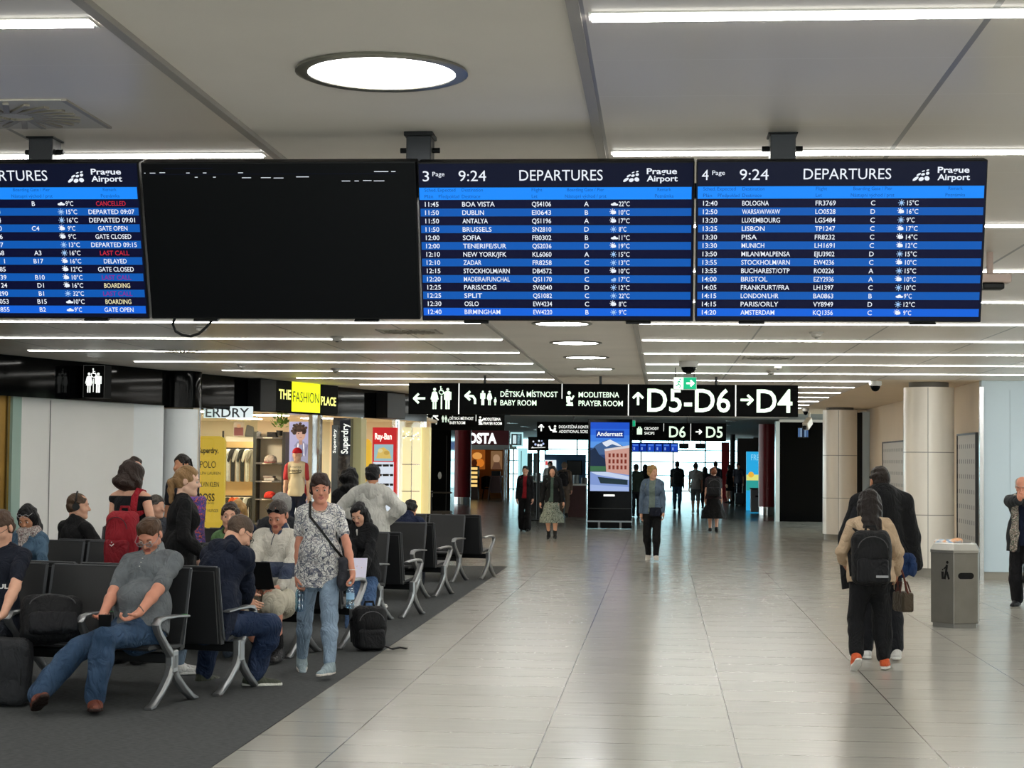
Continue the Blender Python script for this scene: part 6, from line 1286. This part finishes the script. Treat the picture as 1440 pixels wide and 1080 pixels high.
# 9 green vest woman
q = at(322, 838, 15.55)
p = Person('person in green vest and burgundy sleeves, sunglasses in the hair, seated beside the laptop', (q[0], q[1]), 150, 1.70, 1.0, True, 'fair', .54, 0, head=(0, 38, 0), vox=.0068, feet={'R': dict(at=at(300, 920, 15.1), pole=(0, .6, 1)), 'L': dict(at=at(322, 920, 15.1), pole=(0, .6, 1))}, hands={'R': dict(at=at(306, 830, 15.2), palm=(0, 0, -1)), 'L': dict(at=at(330, 832, 15.2), palm=(0, 0, -1))})
p.body(legs=False).hair('2e221c', 'tail', .0, t=.008).eyes().glasses('7a6a5a', None, .075, .035, 'head_sunglasses'); p.top(cloth('3c1420', .06), 'burgundy_shirt', .012, .03, 1.97); p.top(cloth('54744a', .08, .3), 'green_vest', .024, .05, .12, collar=.03); p.bottoms(denim('39424e'))
# 10 laptop man
q = at(388, 858, 15.42)
p = Person('person in white and navy sweater and beige shorts, seated with a black laptop', (q[0], q[1]), 166, 1.82, 1.12, skin='ruddy', pz=.52, lean=-4, head=(26, 4, 0), vox=.0066,
    feet={'L': dict(at=at(392, 915, 14.98), yaw=10, pole=(-.1, .8, 1)), 'R': dict(at=at(366, 914, 15.1), yaw=14, pole=(.4, .8, 1))}, hands={'L': dict(at=at(392, 832, 14.98), to=at(374, 830, 14.9), palm=(0, .1, -1), curl=22, pole=(-.9, -.3, -.5)), 'R': dict(at=at(352, 836, 15.0), to=at(366, 832, 14.93), palm=(0, .1, -1), curl=22, pole=(.9, -.3, -.5))})
p.body().hair('3c3430', 'short', t=.007).eyes().glasses('141416', DLENS, .082, .032, 'head_sunglasses'); z = [at(388, y, 15.3)[2] for y in (811, 806, 796, 790)]
sw = p.top(bands(['c6c2b8', '343e54', '2e3850', '3a4458', 'cbc7bc'], [z[0], z[1], z[2], z[3]]), 'banded_sweater', .020, .02, 1.96, .035, fold=.005, collar=.02); B = Body(); B.cone(p.Nb-p.f*.012+p.u*.010, p.Nb+p.f*.008+p.u*.055, .098, .078, .01); B.cone(p.Nb-p.u*.05, p.Nb+p.u*.13+p.f*.045, .058, .066, .004, None, True); B.rbox(p.Nb+p.f*.1+p.u*.05, (.02, .09, .09), p.M, .01, .005, True); p.add('collar', B, cloth('39445c', .06))
MB().tube([tuple(p.Nb+p.f*a-p.u*b) for a, b in ((.085, .01), (.125, .06), (.145, .11))], .004, mat('2a3040', .4), 6).build('zip', p.root)
p.bottoms(cloth('c2bba9', .06, .25), 'shorts', .026, 1.12, .02, .006); p.shoes('17171a', '1e1e20')
B = Body()
for k in 'LR': B = Body(); B.cone(p.A[k]+(p.K[k]-p.A[k])*.3, p.A[k], .050, .043, .01); p.add('sock', B, cloth('121214'), .008, 0)
w = p.Wr['L']; MB().tube([tuple(w+(p.E['L']-w)*.16+a) for a in (p.pn['L']*.034, np.cross(p.hd['L'], p.pn['L'])*.036, -p.pn['L']*.034, -np.cross(p.hd['L'], p.pn['L'])*.036, p.pn['L']*.034)], .012, M_BLK, 6, flat=(.03, .008), up=tuple(p.hd['L'])).build('wristwatch', p.root, smooth=True)
o = at(361, 836, 14.98); t = thing('laptop', (o[0], o[1], .635), 'open black laptop on the lap of the person in the banded sweater', 'laptop', None, D2R(166-180))
MB().box(-.18, .18, -.02, .22, -.010, .008, M_BLK).build('keyboard_base', t, bevel=.004); MB().obox((0, -.075, .115), ((1, 0, 0), nrm((0, .42, -1)), nrm((0, -1, -.42))), (.18, .125, .004), mat('0c0c0e', .35)).build('screen_lid', t, bevel=.004)
# 11, 12 older couple further back
q = at(335, 798, 19.25)
p = Person('blonde bespectacled person in navy top seated in the third row, looking down', (q[0], q[1]), 178, 1.66, 1.0, True, 'ruddy', .5, 2, head=(26, 4, 0), vox=.0075, feet={'R': dict(y=.45), 'L': dict(y=.45)}, hands={'R': dict(y=.28, z=.26), 'L': dict(y=.10, z=.42, x=.02, dir=(.1, .3, 1), pole=(-.8, -.2, -.8))})
p.body(legs=False).hair('b08a56', 'bob', 0, t=.012).eyes().glasses('4a3a34'); p.top(cloth('1f2c48', .06), 'navy_top', .014, .03, .9); p.bottoms(cloth('2a2c34'))
q = at(394, 798, 19.15)
p = Person('grey-haired person in profile seated in the third row behind the laptop user', (q[0], q[1]), 172, 1.78, 1.04, skin='tan', pz=.52, head=(4, -66, 0), vox=.0078, feet={'R': dict(y=.45), 'L': dict(y=.45)}, hands={'R': dict(y=.28, z=.26), 'L': dict(y=.28, z=.26)})
p.body(legs=False).hair('8f8d8a', 'short', t=.012).eyes(); p.top(cloth('2a2c30'), 'jacket', .018, .03, 1.95, collar=.02); p.bottoms(cloth('2a2c34'))
# 13 woman walking in floral blouse
q = onz(447, 950)
p = Person('person in floral blouse and light jeans walking on the carpet edge with two water bottles', (q[0], q[1]), 186, 1.64, 1.06, True, 'ruddy', .512*1.64, 2, head=(4, 8, 2), vox=.0062,
    feet={'R': dict(at=at(424, 931, 14.46), yaw=10, pitch=-26), 'L': dict(at=at(463, 939, 13.90), yaw=-24)},
    hands={'R': dict(at=at(418, 822, 14.15), dir=(.05, .12, -1), curl=46, pole=(.6, -1, 0)), 'L': dict(at=at(499, 818, 14.05), dir=(-.05, .12, -1), curl=46, pole=(-.6, -1, 0))})
p.body().hair('2a1a15', 'short', t=.016, fringe=True).eyes('2e2620'); FL = printed('d9d8d4', ['4a5060', '777a86', '9a9698'], 8.5, 'floral_print', .42)
p.top(FL, 'floral_blouse', .013, .125, .62, .015, 1.06, .004, vneck=.045); p.bottoms(denim('75879a', .12), 'jeans', .008, 1.90, -.002, .004); p.shoes('8b9aa0', 'cfc9c2')
w = p.Wr['L']; MB().tube([tuple(w+(p.E['L']-w)*.10+a) for a in (p.pn['L']*.028, np.cross(p.hd['L'], p.pn['L'])*.030, -p.pn['L']*.028, -np.cross(p.hd['L'], p.pn['L'])*.030, p.pn['L']*.028)], .01, mat('e6e2dc', .5), 6, flat=(.02, .006), up=tuple(p.hd['L'])).build('white_bracelet', p.root, smooth=True)
MB().tube([tuple(p.Nb+p.u*(-.005-.03*math.sin(a))+p.f*(.075+.02*math.sin(a))+p.r*.055*math.cos(a)) for a in np.linspace(0, math.pi, 9)], .0018, mat('c8a868', .3, 1.0), 5).build('necklace', p.root)
for k, lb in (('R', "clear blue water bottle in the floral blouse person's right hand"), ('L', "clear blue water bottle in the floral blouse person's left hand, nearer the tiled aisle")):
    c = p.wld(p.Wr[k]+p.hd[k]*.085+p.pn[k]*.02); t = thing('water_bottle', (c[0], c[1], c[2]-.20), lb, 'bottle', 'water bottles of the walking person'); bm_ = glassy('c4e2f2', .16)
    MB().lathe([(.001, .004), (.028, .0), (.033, .012), (.033, .05), (.030, .06), (.033, .07), (.033, .10), (.030, .108), (.033, .116), (.033, .145), (.024, .175), (.013, .19), (.013, .2)], bm_, seg=18).build('bottle_body', t, smooth=True)
    MB().lathe([(.0334, .075), (.0334, .125)], mat('8fb8d8', .4), seg=18).build('label_band', t) if k == 'L' else None; MB().cyl(0, 0, .2, .215, .015, mat('dfe9f0', .4), 12).build('cap', t)
c = p.wld(p.P+np.array((-.205, .06, -.02))); t = thing('crossbody_bag', c, 'dark grey crossbody bag at the hip of the floral blouse person', 'bag', None, D2R(186)); B = Body(); B.rbox((0, 0, .02), (.045, .10, .115), None, .04, .02); B.ell((.01, 0, -.05), (.05, .11, .09), None, .03); B.folds(.003, 30, 2); sdf_obj('bag_body', B, .007, cloth('33343a', .06, .2), t)
lw = lambda l: np.array(p.loc(p.wld(l)))-np.array((-.205, .06, -.02))-p.P
pts = [p.P+np.array((-.205, .06, .09)), p.P+p.u*.12*p.H+p.f*.155-p.r*.13, p.P+p.u*.20*p.H+p.f*.165-p.r*.03, p.P+p.u*.27*p.H+p.f*.115+p.r*.07, p.S['R']*.55+p.Nb*.45+p.u*.068+p.f*.02, p.S['R']*.5+p.Nb*.5+p.u*.04-p.f*.08, p.P+p.u*.2*p.H-p.f*.15, p.P+np.array((-.19, -.10, .12))]
MB().tube([q-np.array((-.205, .06, -.02))-p.P for q in pts], .008, M_BLK, 6, flat=(.02, .006), up=(0, 1, .2)).build('shoulder_strap', t)
# 14 woman in black jacket seated reading
q = at(512, 850, 18.62)
p = Person('person with long black hair and black jacket seated reading papers, third row end', (q[0], q[1]), 152, 1.66, .98, True, 'fair', .52, 6, head=(30, 14, 0), vox=.0072, feet={'R': dict(at=at(492, 895, 18.1), pole=(.1, .6, 1)), 'L': dict(at=at(516, 897, 18.0), pole=(-.1, .6, 1))}, hands={'R': dict(at=at(492, 806, 18.25), palm=(0, 0, 1), curl=30), 'L': dict(at=at(508, 812, 18.2), to=at(499, 802, 18.15), palm=(0, .3, 1), curl=30, pole=(-.8, -.3, -.6))})
p.body().hair('0f0e11', 'long', .10, t=.008).eyes(); p.top(cloth('16171a', .06), 'black_jacket', .024, .06, 1.96, fold=.006, collar=.03); p.bottoms(denim('3a5274', .2), 'jeans', .014, 1.95); p.shoes('2a2a2c', '8a8a8a')
B = Body(); B.cone(p.Nb+p.r*.0+p.f*.09-p.u*.03, p.Nb-p.r*.05+p.f*.12-p.u*.12, .012, .022, .01); p.add('white_lapel_lining', B, cloth('d2d0cc'), .008)
c = at(504, 800, 18.12); t = thing('paper_sheet', c, 'white and lilac sheet of paper held by the seated black-haired reader', 'paper'); MB().obox((0, 0, 0), (nrm((1, .3, 0)), nrm((0, .5, 1)), nrm((.3, -1, .5))), (.085, .12, .0015), mat('dcdaf0', .7)).build('sheet', t)
# 15, 16 white-jacket man and companion
q = at(520, 850, 20.6)
p = Person('person in off-white hooded jacket standing with back turned and hands on hips', (q[0], q[1]), -14, 1.685, 1.06, skin='tan', lean=2, head=(8, 16, 0), vox=.0075, hands={'L': dict(x=.03, y=.02, z=.19, pole=(-1, -.35, 0), dir=(.7, .4, -.4)), 'R': dict(x=-.03, y=.02, z=.19, pole=(1, -.35, 0), dir=(-.7, .4, -.4))})
p.body().hair('121114', 'short', t=.014); p.top(cloth('c4c3bd', .06, .3), 'hooded_jacket', .034, .14, 1.95, 0, 1.12, .008, collar=.01); B = Body(); B.cone(p.Nb-p.r*.09-p.f*.05, p.Nb+p.r*.09-p.f*.05, .05, .05, .04); B.ell(p.Nb-p.f*.09-p.u*.06, (.13, .05, .10), p.M, .04); B.folds(.006, 36, 3); p.add('hood', B, cloth('bab9b3', .06, .3)); p.bottoms(cloth('2a2c30')); p.shoes('d0d0cc', 'e0e0dc')
q = at(489, 850, 21.4)
p = Person('person with curly black hair in black, standing left of the off-white jacket', (q[0], q[1]), 10, 1.62, 1.05, True, 'tan', head=(8, 20, 0), vox=.0085)
p.body().hair('0d0c0e', 'wavy', .06, t=.022); p.top(cloth('121214', .05), 'black_jacket', .03, .1, 1.95, collar=.02); p.bottoms(cloth('17171a')); p.shoes('1a1a1c')
q = at(566, 800, 23.0)
p = Person('person in navy jacket with dark hair, sitting low behind the fourth row', (q[0], q[1]), -10, 1.66, 1.0, skin='tan', pz=.50, lean=24, head=(30, 0, 0), vox=.0095, feet={'R': dict(y=.45), 'L': dict(y=.45)}, hands={'R': dict(y=.3, z=.26), 'L': dict(y=.3, z=.26)})
p.body(legs=False).hair('141214', 'short', t=.012); p.top(cloth('17203a'), 'navy_jacket', .02, .03, 1.95, collar=.02); p.bottoms(cloth('20242c'))
# 18 man with black coat over the shoulders, 19 woman with backpack
q = onz(1238, 927)
p = Person('person with short dark hair and black coat draped over the shoulders, walking away', (q[0], q[1]), 4, 1.73, 1.15, skin='tan', lean=2, head=(6, 14, 0), vox=.007, feet={'L': dict(x=-.02, y=.05), 'R': dict(x=.02, y=-.10, z=.01)}, hands={'L': dict(y=.12, z=.12), 'R': dict(x=.02, y=.14, z=.1)})
p.body().hair('1f1713', 'short', t=.009); p.bottoms(cloth('14161b'), 'trousers', .016, 1.93, .012); p.shoes('d6d6d4', 'e8e8e6'); p.top(cloth('1c1d22'), 'shirt', .014, .06, 1.9)
B = Body(); p.torso(B, .045, .30, 0, 1.12); B.cone(p.S['L'], p.S['R'], .075, .075, .06); B.cone(p.Sc-p.f*.05, p.P-p.u*.14-p.f*.06, .17, .20, .08, (p.f, .7))
for k, sg in (('L', -1), ('R', 1)): B.cone(p.S[k]+p.r*sg*.03, p.S[k]+p.r*sg*.10-p.u*.32, .075, .08, .05); B.cone(p.S[k]+p.r*sg*.10-p.u*.32, p.S[k]+p.r*sg*(.15 if k == 'R' else .10)-p.u*(.56 if k == 'R' else .80), .08, .062, .04)
B.cone(p.Nb-p.f*.02, p.Nb+p.u*.05-p.f*.012, .085, .075, .02); B.ell(p.Nb+p.u*.08+p.f*.05, (.07, .07, .08), p.M, .01, True); B.cut(p.P-p.u*.20+p.r*.0, -p.u*.97+p.r*.24); B.folds(.010, 22, 7, (1, 1, .25)); p.add('draped_coat', B, cloth('0f1013', .06, .3), .009)
q = onz(1224, 942)
p = Person('long-haired person in cream fleece and black trousers with orange and white sneakers, walking away', (q[0], q[1]), 2, 1.52, 1.12, True, 'tan', lean=5, head=(8, 0, 0), vox=.0068, feet={'L': dict(x=-.055, y=-.16, z=.05, pitch=-38, yaw=10), 'R': dict(x=.035, y=.02, yaw=-16)}, hands={'L': dict(y=.14, z=.14), 'R': dict(x=.05, y=.08, z=.06)})
p.body().hair('1b1412', 'long', .17, t=.020); p.top(cloth('b59e84', .08, .6, 50), 'cream_fleece', .022, .05, 1.95, 0, 1.05, .006, collar=.02); p.bottoms(cloth('101114', .06), 'trousers', .018, 1.86, .004, .006)
p.shoes(bands(['e4e2de', 'c8582e'], [.035], 'two_tone_leather'), 'e6e4e0')
bq = p.wld(p.P+p.u*.055*p.H-p.f*.225); backpack('black laptop backpack on the back of the cream fleece person', (bq[0]-.03, bq[1]-.02, bq[2]-.17), D2R(2), '0e0f12', .33, .46, .17, 0, '131418', vox=.008, trim=mat('3a3b3e', .4), worn=True)
bk_ = bpy.data.objects['backpack.001']; MB().box(.02, .12, -.145, -.142, .075, .095, mat('8e9094', .4)).build('name_plate', bk_)
c = at(1270, 846, 15.55); t = thing('handbag', (c[0], c[1], c[2]-.07), 'brown structured handbag hanging at the side of the cream fleece person', 'bag', None, D2R(20)); B = Body(); B.rbox((0, 0, .07), (.055, .10, .085), None, .02, .01); sdf_obj('bag_body', B, .007, cloth('453c30', .06, .1, 60, .5), t)
for x in (-.05, .05): MB().tube([(x, -.04, .15), (x*.5, -.02, .24), (x*.5, .02, .24), (x, .04, .15)], .007, cloth('4a2a24'), 6).build('grip', t)
MB().tube([(0, .09, .14), (-.02, .08, .34), (-.10, .06, .62), (-.13, .0, .66), (-.04, -.08, .3), (0, -.09, .14)], .009, cloth('5a3028'), 6).build('shoulder_strap', t)
c = at(1276, 797, 16.05); B = Body()
for a in np.linspace(-.5, 4.0, 9): B.ell((.045*math.cos(a)+.0, 0, .085*math.sin(a)), (.042, .05, .042), None, .03)
B.folds(.005, 70, 2); t = thing('neck_pillow', c, 'blue fluffy neck pillow hanging beside the draped coat and handbag', 'pillow'); sdf_obj('cushion', B, .008, cloth('1b3158', .15, .9, 120), t); MB().tube([(-.04, 0, .08), (-.07, -.02, .2), (-.09, 0, .3)], .006, cloth('1a2c4a'), 6).build('hanging_loop', t)
# 20 elderly man at the right edge
q = onz(1441, 853)
p = Person('bald person in dark jacket and long scarf at the right edge, hand at the face', (q[0]-.01, q[1]), 158, 1.62, 1.08, skin='ruddy', lean=6, head=(16, 0, 0), vox=.0082, feet={'L': dict(y=.05), 'R': dict(y=-.05)}, hands={'R': dict(at=at(1434, 704, 22.0), to=at(1437, 692, 21.95), palm=(-.4, -1, .2), curl=40, pole=(.6, .9, -.6)), 'L': dict(at=at(1440, 704, 22.2), to=at(1440, 690, 22.15), palm=(.4, -1, .2), curl=40, pole=(-.6, .5, -.8))})
p.body().hair('b9b2aa', 'bald', t=.006); p.top(cloth('24272b', .06), 'jacket', .03, .16, 1.96, 0, 1.06, collar=.02, open_=.03); p.top(cloth('1a2238'), 'blue_jumper', .014, .08, .5); p.bottoms(cloth('121216'), flare=.02, e=.018); p.shoes('232327', '1b1b1d')
B = Body(); B.cone(p.Nb-p.r*.07+p.f*.03, p.Nb+p.r*.07+p.f*.03, .05, .05, .03); B.cone(p.Nb+p.f*.11+p.r*.06, p.P+p.f*.19+p.r*.07+p.u*.10, .045, .05, .03, (p.f, .5)); B.cone(p.P+p.f*.19+p.r*.07+p.u*.10, p.P+p.f*.19+p.r*.08-p.u*.10, .05, .045, .03, (p.f, .5)); B.folds(.006, 40, 3); p.add('scarf', B, printed('8a6a62', ['3a2a2c', 'c8bab0', '4c5a4c'], 20, 'tartan_scarf', .9))
# ------------------------------------------------------------------ walkers further down the hall
def walker(label, px, py, yaw, H, top, bot, hair, style='short', fem=False, g=1.0, skin='fair', vox=.011, step=.12, frac=1.95, hem=.08, shoe='1a1a1c', head=(4, 0, 0), skirt=None, inner=None, len_=.0, hands=None, flare=0, short=1.95, tname='jacket', sole=None, open_=0.0, boot=0, coll=.01):
    q = onz(px, py); p = Person(label, (q[0], q[1]), yaw, H, g, fem, skin, head=head, vox=vox, feet={'L': dict(y=step, x=.02), 'R': dict(y=-step, pitch=-22, z=.02, x=-.02)} if step > 0 else {'R': dict(y=-step, x=-.02), 'L': dict(y=step, pitch=-22, z=.02, x=.02)}, hands=hands)
    p.body(arms=True).hair(hair, style, len_, t=.012)
    if inner: p.top(inner, 'inner_top', .012, .03, .4, fold=0)
    p.top(top if not isinstance(top, str) else cloth(top), tname, .022, hem, frac, fold=.005, open_=open_, collar=coll)
    if skirt: p.skirt(skirt[0], skirt[1], skirt[2])
    else: p.bottoms(bot if not isinstance(bot, str) else cloth(bot), frac=short, flare=flare)
    p.shoes(shoe, sole, boot); return p
p = walker('person in open denim jacket and black leggings walking this way beside the advert totem', 917, 788, 176, 1.69, denim('5a6b80', .15), '121214', 'b08e5e', 'bun', True, .98, vox=.0085, step=.12, hem=.06, shoe='d8d4cc', sole='e8e6e2', head=(2, 36, 0), inner=cloth('73817a'), open_=.05, hands={'L': dict(y=.06), 'R': dict(y=-.02)}, coll=.02)
c = p.wld(p.P+np.array((-.06, .16, -.02))); t = thing('waist_bag', c, 'small navy bag at the waist of the denim jacket person', 'bag', None, D2R(176)); B = Body(); B.rbox((0, 0, 0), (.10, .035, .08), None, .03, .02); sdf_obj('bag_body', B, .01, cloth('181c2a'), t); MB().tube([(.09, -.02, .06), (.16, -.1, .10)], .008, M_BLK, 6).build('strap', t); MB().tube([(-.09, -.02, .06), (-.14, -.08, .10)], .008, M_BLK, 6).build('strap', t)
walker('person in black with red top and beanie walking this way, left of the green skirt', 738, 747, 178, 1.62, '16161a', '121214', '17171a', 'short', True, .98, vox=.0105, frac=1.95, hem=.10, inner=cloth('8c1c26'), open_=.045, flare=.05, head=(0, 0, 0), step=.08)
p = walker('person in black jacket and long green patterned skirt walking this way', 776, 758, 180, 1.64, '15161a', None, '1c1513', 'long', True, 1.0, vox=.0095, hem=.05, skirt=(printed('4a5a54', ['7f948c', '26302c', '9aa49a'], 12, 'green_print', 1.1), .30, .26), len_=.12, boot=.10, open_=.03, inner=cloth('4a5f58'), hands={'L': dict(x=-.06), 'R': dict(x=.06)}, step=.10)
p = walker('person with short reddish hair in black dress and backpack walking away to the bright end', 1003, 748.5, 2, 1.63, '2a1d22', None, '7a4a34', 'short', True, 1.08, vox=.0105, frac=.6, hem=.02, skirt=(cloth('101012'), .31, .30), tname='dress_top', step=.06)
c = p.wld(p.P+p.u*.08*p.H-p.f*.20); backpack('dark backpack on the back of the black dress person', (c[0], c[1], c[2]-.08), D2R(2), '1b1c20', .36, .46, .16, vox=.012, worn=True)
p = walker('person in dark T-shirt and jeans carrying a backpack, walking into the bright end light', 952, 717, 0, 1.78, '20262a', denim('3c5670', .1), '17130f', g=1.12, vox=.014, frac=.7, tname='t_shirt', step=.1)
c = p.wld(p.P+p.u*.08*p.H-p.f*.20); backpack('dark green backpack on the dark T-shirt person walking into the light', (c[0], c[1], c[2]-.08), 0, '1e2626', .34, .46, .16, vox=.016, worn=True)
p = walker('person in pale grey T-shirt, shorts and backpack walking away right of the dark T-shirt', 978, 722, 0, 1.73, 'a8acae', '70787c', '2a2320', g=.95, vox=.013, frac=.7, tname='t_shirt', step=.06, short=1.05, shoe='c8c8c6')
walker('person seen half behind the advert totem in dark green top', 894, 727, 0, 1.68, '2c3832', '1d2026', '2a211d', vox=.014, frac=.7, tname='t_shirt')
walker('dark-haired person behind the right shoulder of the denim jacket', 907, 716, 10, 1.66, '23252a', '1d2026', '1a1514', 'bob', True, vox=.015)
walker('dark long-haired person between the pale grey T-shirt and the black dress', 991, 716, 0, 1.58, '15161a', '15161a', '17120f', 'long', True, vox=.015, len_=.1)
walker('dark-haired person whose head shows above the black dress person', 1006, 712, 0, 1.80, '3a3e44', '24262c', '1f1a17', vox=.016)
walker('person with long dark hair in short black dress standing left of the suitcase person', 1026, 708, 60, 1.66, '121214', None, '14100e', 'long', True, vox=.015, skirt=(cloth('111113'), .20, .2), len_=.18, tname='dress_top', step=.03)
walker('person in grey T-shirt standing behind the small black suitcase', 1038, 707, 165, 1.74, '4a4c56', '23252c', '2a211d', vox=.015, frac=.7, tname='t_shirt', step=.03)
p = walker('person in cap and brown trousers with backpack, facing the food court', 793, 727, -8, 1.72, '6a5a50', '6a5a4e', '7a6656', vox=.0135, step=.04, hem=.06)
c = p.wld(p.P+p.u*.08*p.H-p.f*.20); backpack('dark backpack on the person facing the food court', (c[0], c[1], c[2]-.08), D2R(-8), '1c181c', .32, .46, .16, vox=.016, worn=True)
walker('person in white shirt standing at the food court counter', 773, 716, 180, 1.74, 'd4d4d2', '1d1e22', '1a1614', vox=.015, step=.02)
q = onz(1059, 716); p = Person('person in grey jumper leaning over the far litter bin', (q[0], q[1]), -80, 1.60, 1.0, skin='tan', lean=42, head=(20, 0, 0), vox=.015, hands={'R': dict(y=.3, z=.1), 'L': dict(y=.3, z=.1)})
p.body().hair('3a302a', 'short'); p.top(cloth('8a8d90'), 'jumper', .02, .05, 1.9); p.bottoms(cloth('2a2c30')); p.shoes('1c1c1e')
# luggage --------------------------------------------------------------------
q = onz(1040, 711); t = thing('suitcase', (q[0], q[1], 0), 'small black trolley suitcase in front of the grey T-shirt person', 'suitcase'); MB().box(-.19, .19, -.1, .1, .06, .52, mat('121214', .4)).build('shell', t, bevel=.03)
for x in (-.12, .12): MB().tube([(x, .06, .5), (x, .06, .92)], .01, M_CHROME, 6).build('handle_tube', t); MB().tube([(x-.02, 0, .03), (x+.02, 0, .03)], .03, M_BLK, 10).build('wheel', t)
MB().tube([(-.13, .06, .92), (.13, .06, .92)], .014, M_BLK, 6).build('handle_grip', t)
q = onz(6, 1000); t = thing('cabin_case', (q[0]-.10, q[1]+.22, .006), 'dark grey soft cabin case on the carpet at the left edge', 'suitcase', None, .1); B = Body(); B.rbox((0, 0, .24), (.19, .12, .23), None, .06, .02); B.folds(.004, 24, 2); sdf_obj('case_body', B, .009, cloth('2c2d30', .06, .3), t); MB().tube([(.15, -.10, .10), (.155, -.115, .25), (.15, -.10, .38)], .005, M_BLK, 6).build('zip', t)
q = at(84, 900, 12.32); backpack('black backpack slumped on the empty seat beside the grey polo person', (q[0]-.02, q[1]-.10, .432), D2R(24), '101114', .42, .35, .2, -.55, '16171b', vox=.008, trim=mat('3a3a3e', .4))
q = onz(519, 917); t = backpack('black backpack standing on the carpet edge with a strap trailing onto the tiles', (q[0]-.02, q[1]+.12, .006), D2R(20), '121316', .30, .40, .22, 0, '17181b', vox=.008)
MB().tube([(.10, -.05, .05), (.20, -.06, .012), (.28, -.02, .02), (.34, -.05, .012)], .012, cloth('17181b'), 6, flat=(.05, .012)).build('trailing_strap', t)
q = onz(615, 716); t = thing('luggage_trolley', (q[0]-.2, q[1]-18, 0), 'black folded luggage trolley handle beside the black kiosk', 'trolley')
q = at(619, 712, 39.0); t.location = (q[0], q[1], 0); MB().box(-.22, .25, -.15, .15, .35, .62, M_BLK).build('basket', t, bevel=.02); MB().tube([(-.2, 0, .6), (-.2, 0, 1.02), (.26, 0, 1.02)], .02, M_BLK).build('handle', t)
for x in (-.18, .2): MB().tube([(x, -.02, .08), (x, .02, .08)], .08, M_BLK, 14).build('wheel', t); MB().tube([(x, 0, .08), (x, 0, .4)], .02, M_BLK).build('leg', t)
# mannequin in the shop
q = at(418, 650, 31.2); p = Person('shop mannequin in red cap, cream baseball tee with red sleeves and navy trousers', (q[0], q[1]), 178, 1.70, .95, skin='pale', vox=.0105, name='mannequin', cat='mannequin', pz=.522*1.70)
p.root.location.z = at(418, 628, 31.2)[2]-1.72; p.body(); z0 = p.S['L'][2]
sm = nodes_mat('raglan_tee', lambda N, L, pp: (lambda x: (L.new(mixc(N, L, math_n(N, L, 'GREATER_THAN', math_n(N, L, 'ABSOLUTE', x.outputs[0]), .155), lin('e2d6b4'), lin('b01e2a')), pp.inputs['Base Color'])))((lambda tc, sx: (L.new(tc.outputs['Object'], sx.inputs[0]), sx)[1])(N.new('ShaderNodeTexCoord'), N.new('ShaderNodeSeparateXYZ'))))
p.top(sm, 'raglan_tee', .018, .05, .75, fold=.004); p.bottoms(cloth('1c2338'), 'trousers'); B = Body(); B.ell(p.hp(0, -.01, .05), (.088, .108, .088), p.hM, .02); B.cut(p.hp(0, 0, .035), -p.hM[2]); B.ell(p.hp(0, .12, .045), (.07, .07, .008), p.hM, .01); p.add('red_cap', B, cloth('c01e2c'), .009)
mb = MB(); F = Flat(mb, p.P+p.u*.25*p.H+p.f*.135, (-1, 0, 0), (0, 0, 1), .004); F.text('ATHLETICS', 0, .03, .03, M_DGREY, 'c', w=.2); F.text('Superdry', 0, -.04, .05, M_BLK, 'c', w=.24, bold=.01); F.stroke([(-.10, -.07), (.10, -.055)], .012, M_BLK); mb.build('tee_lettering', p.root)
MB().cyl(0, 0, 0, .0-p.root.location.z+.0 if False else .02, .2, M_DGREY, 20).build('base', p.root)
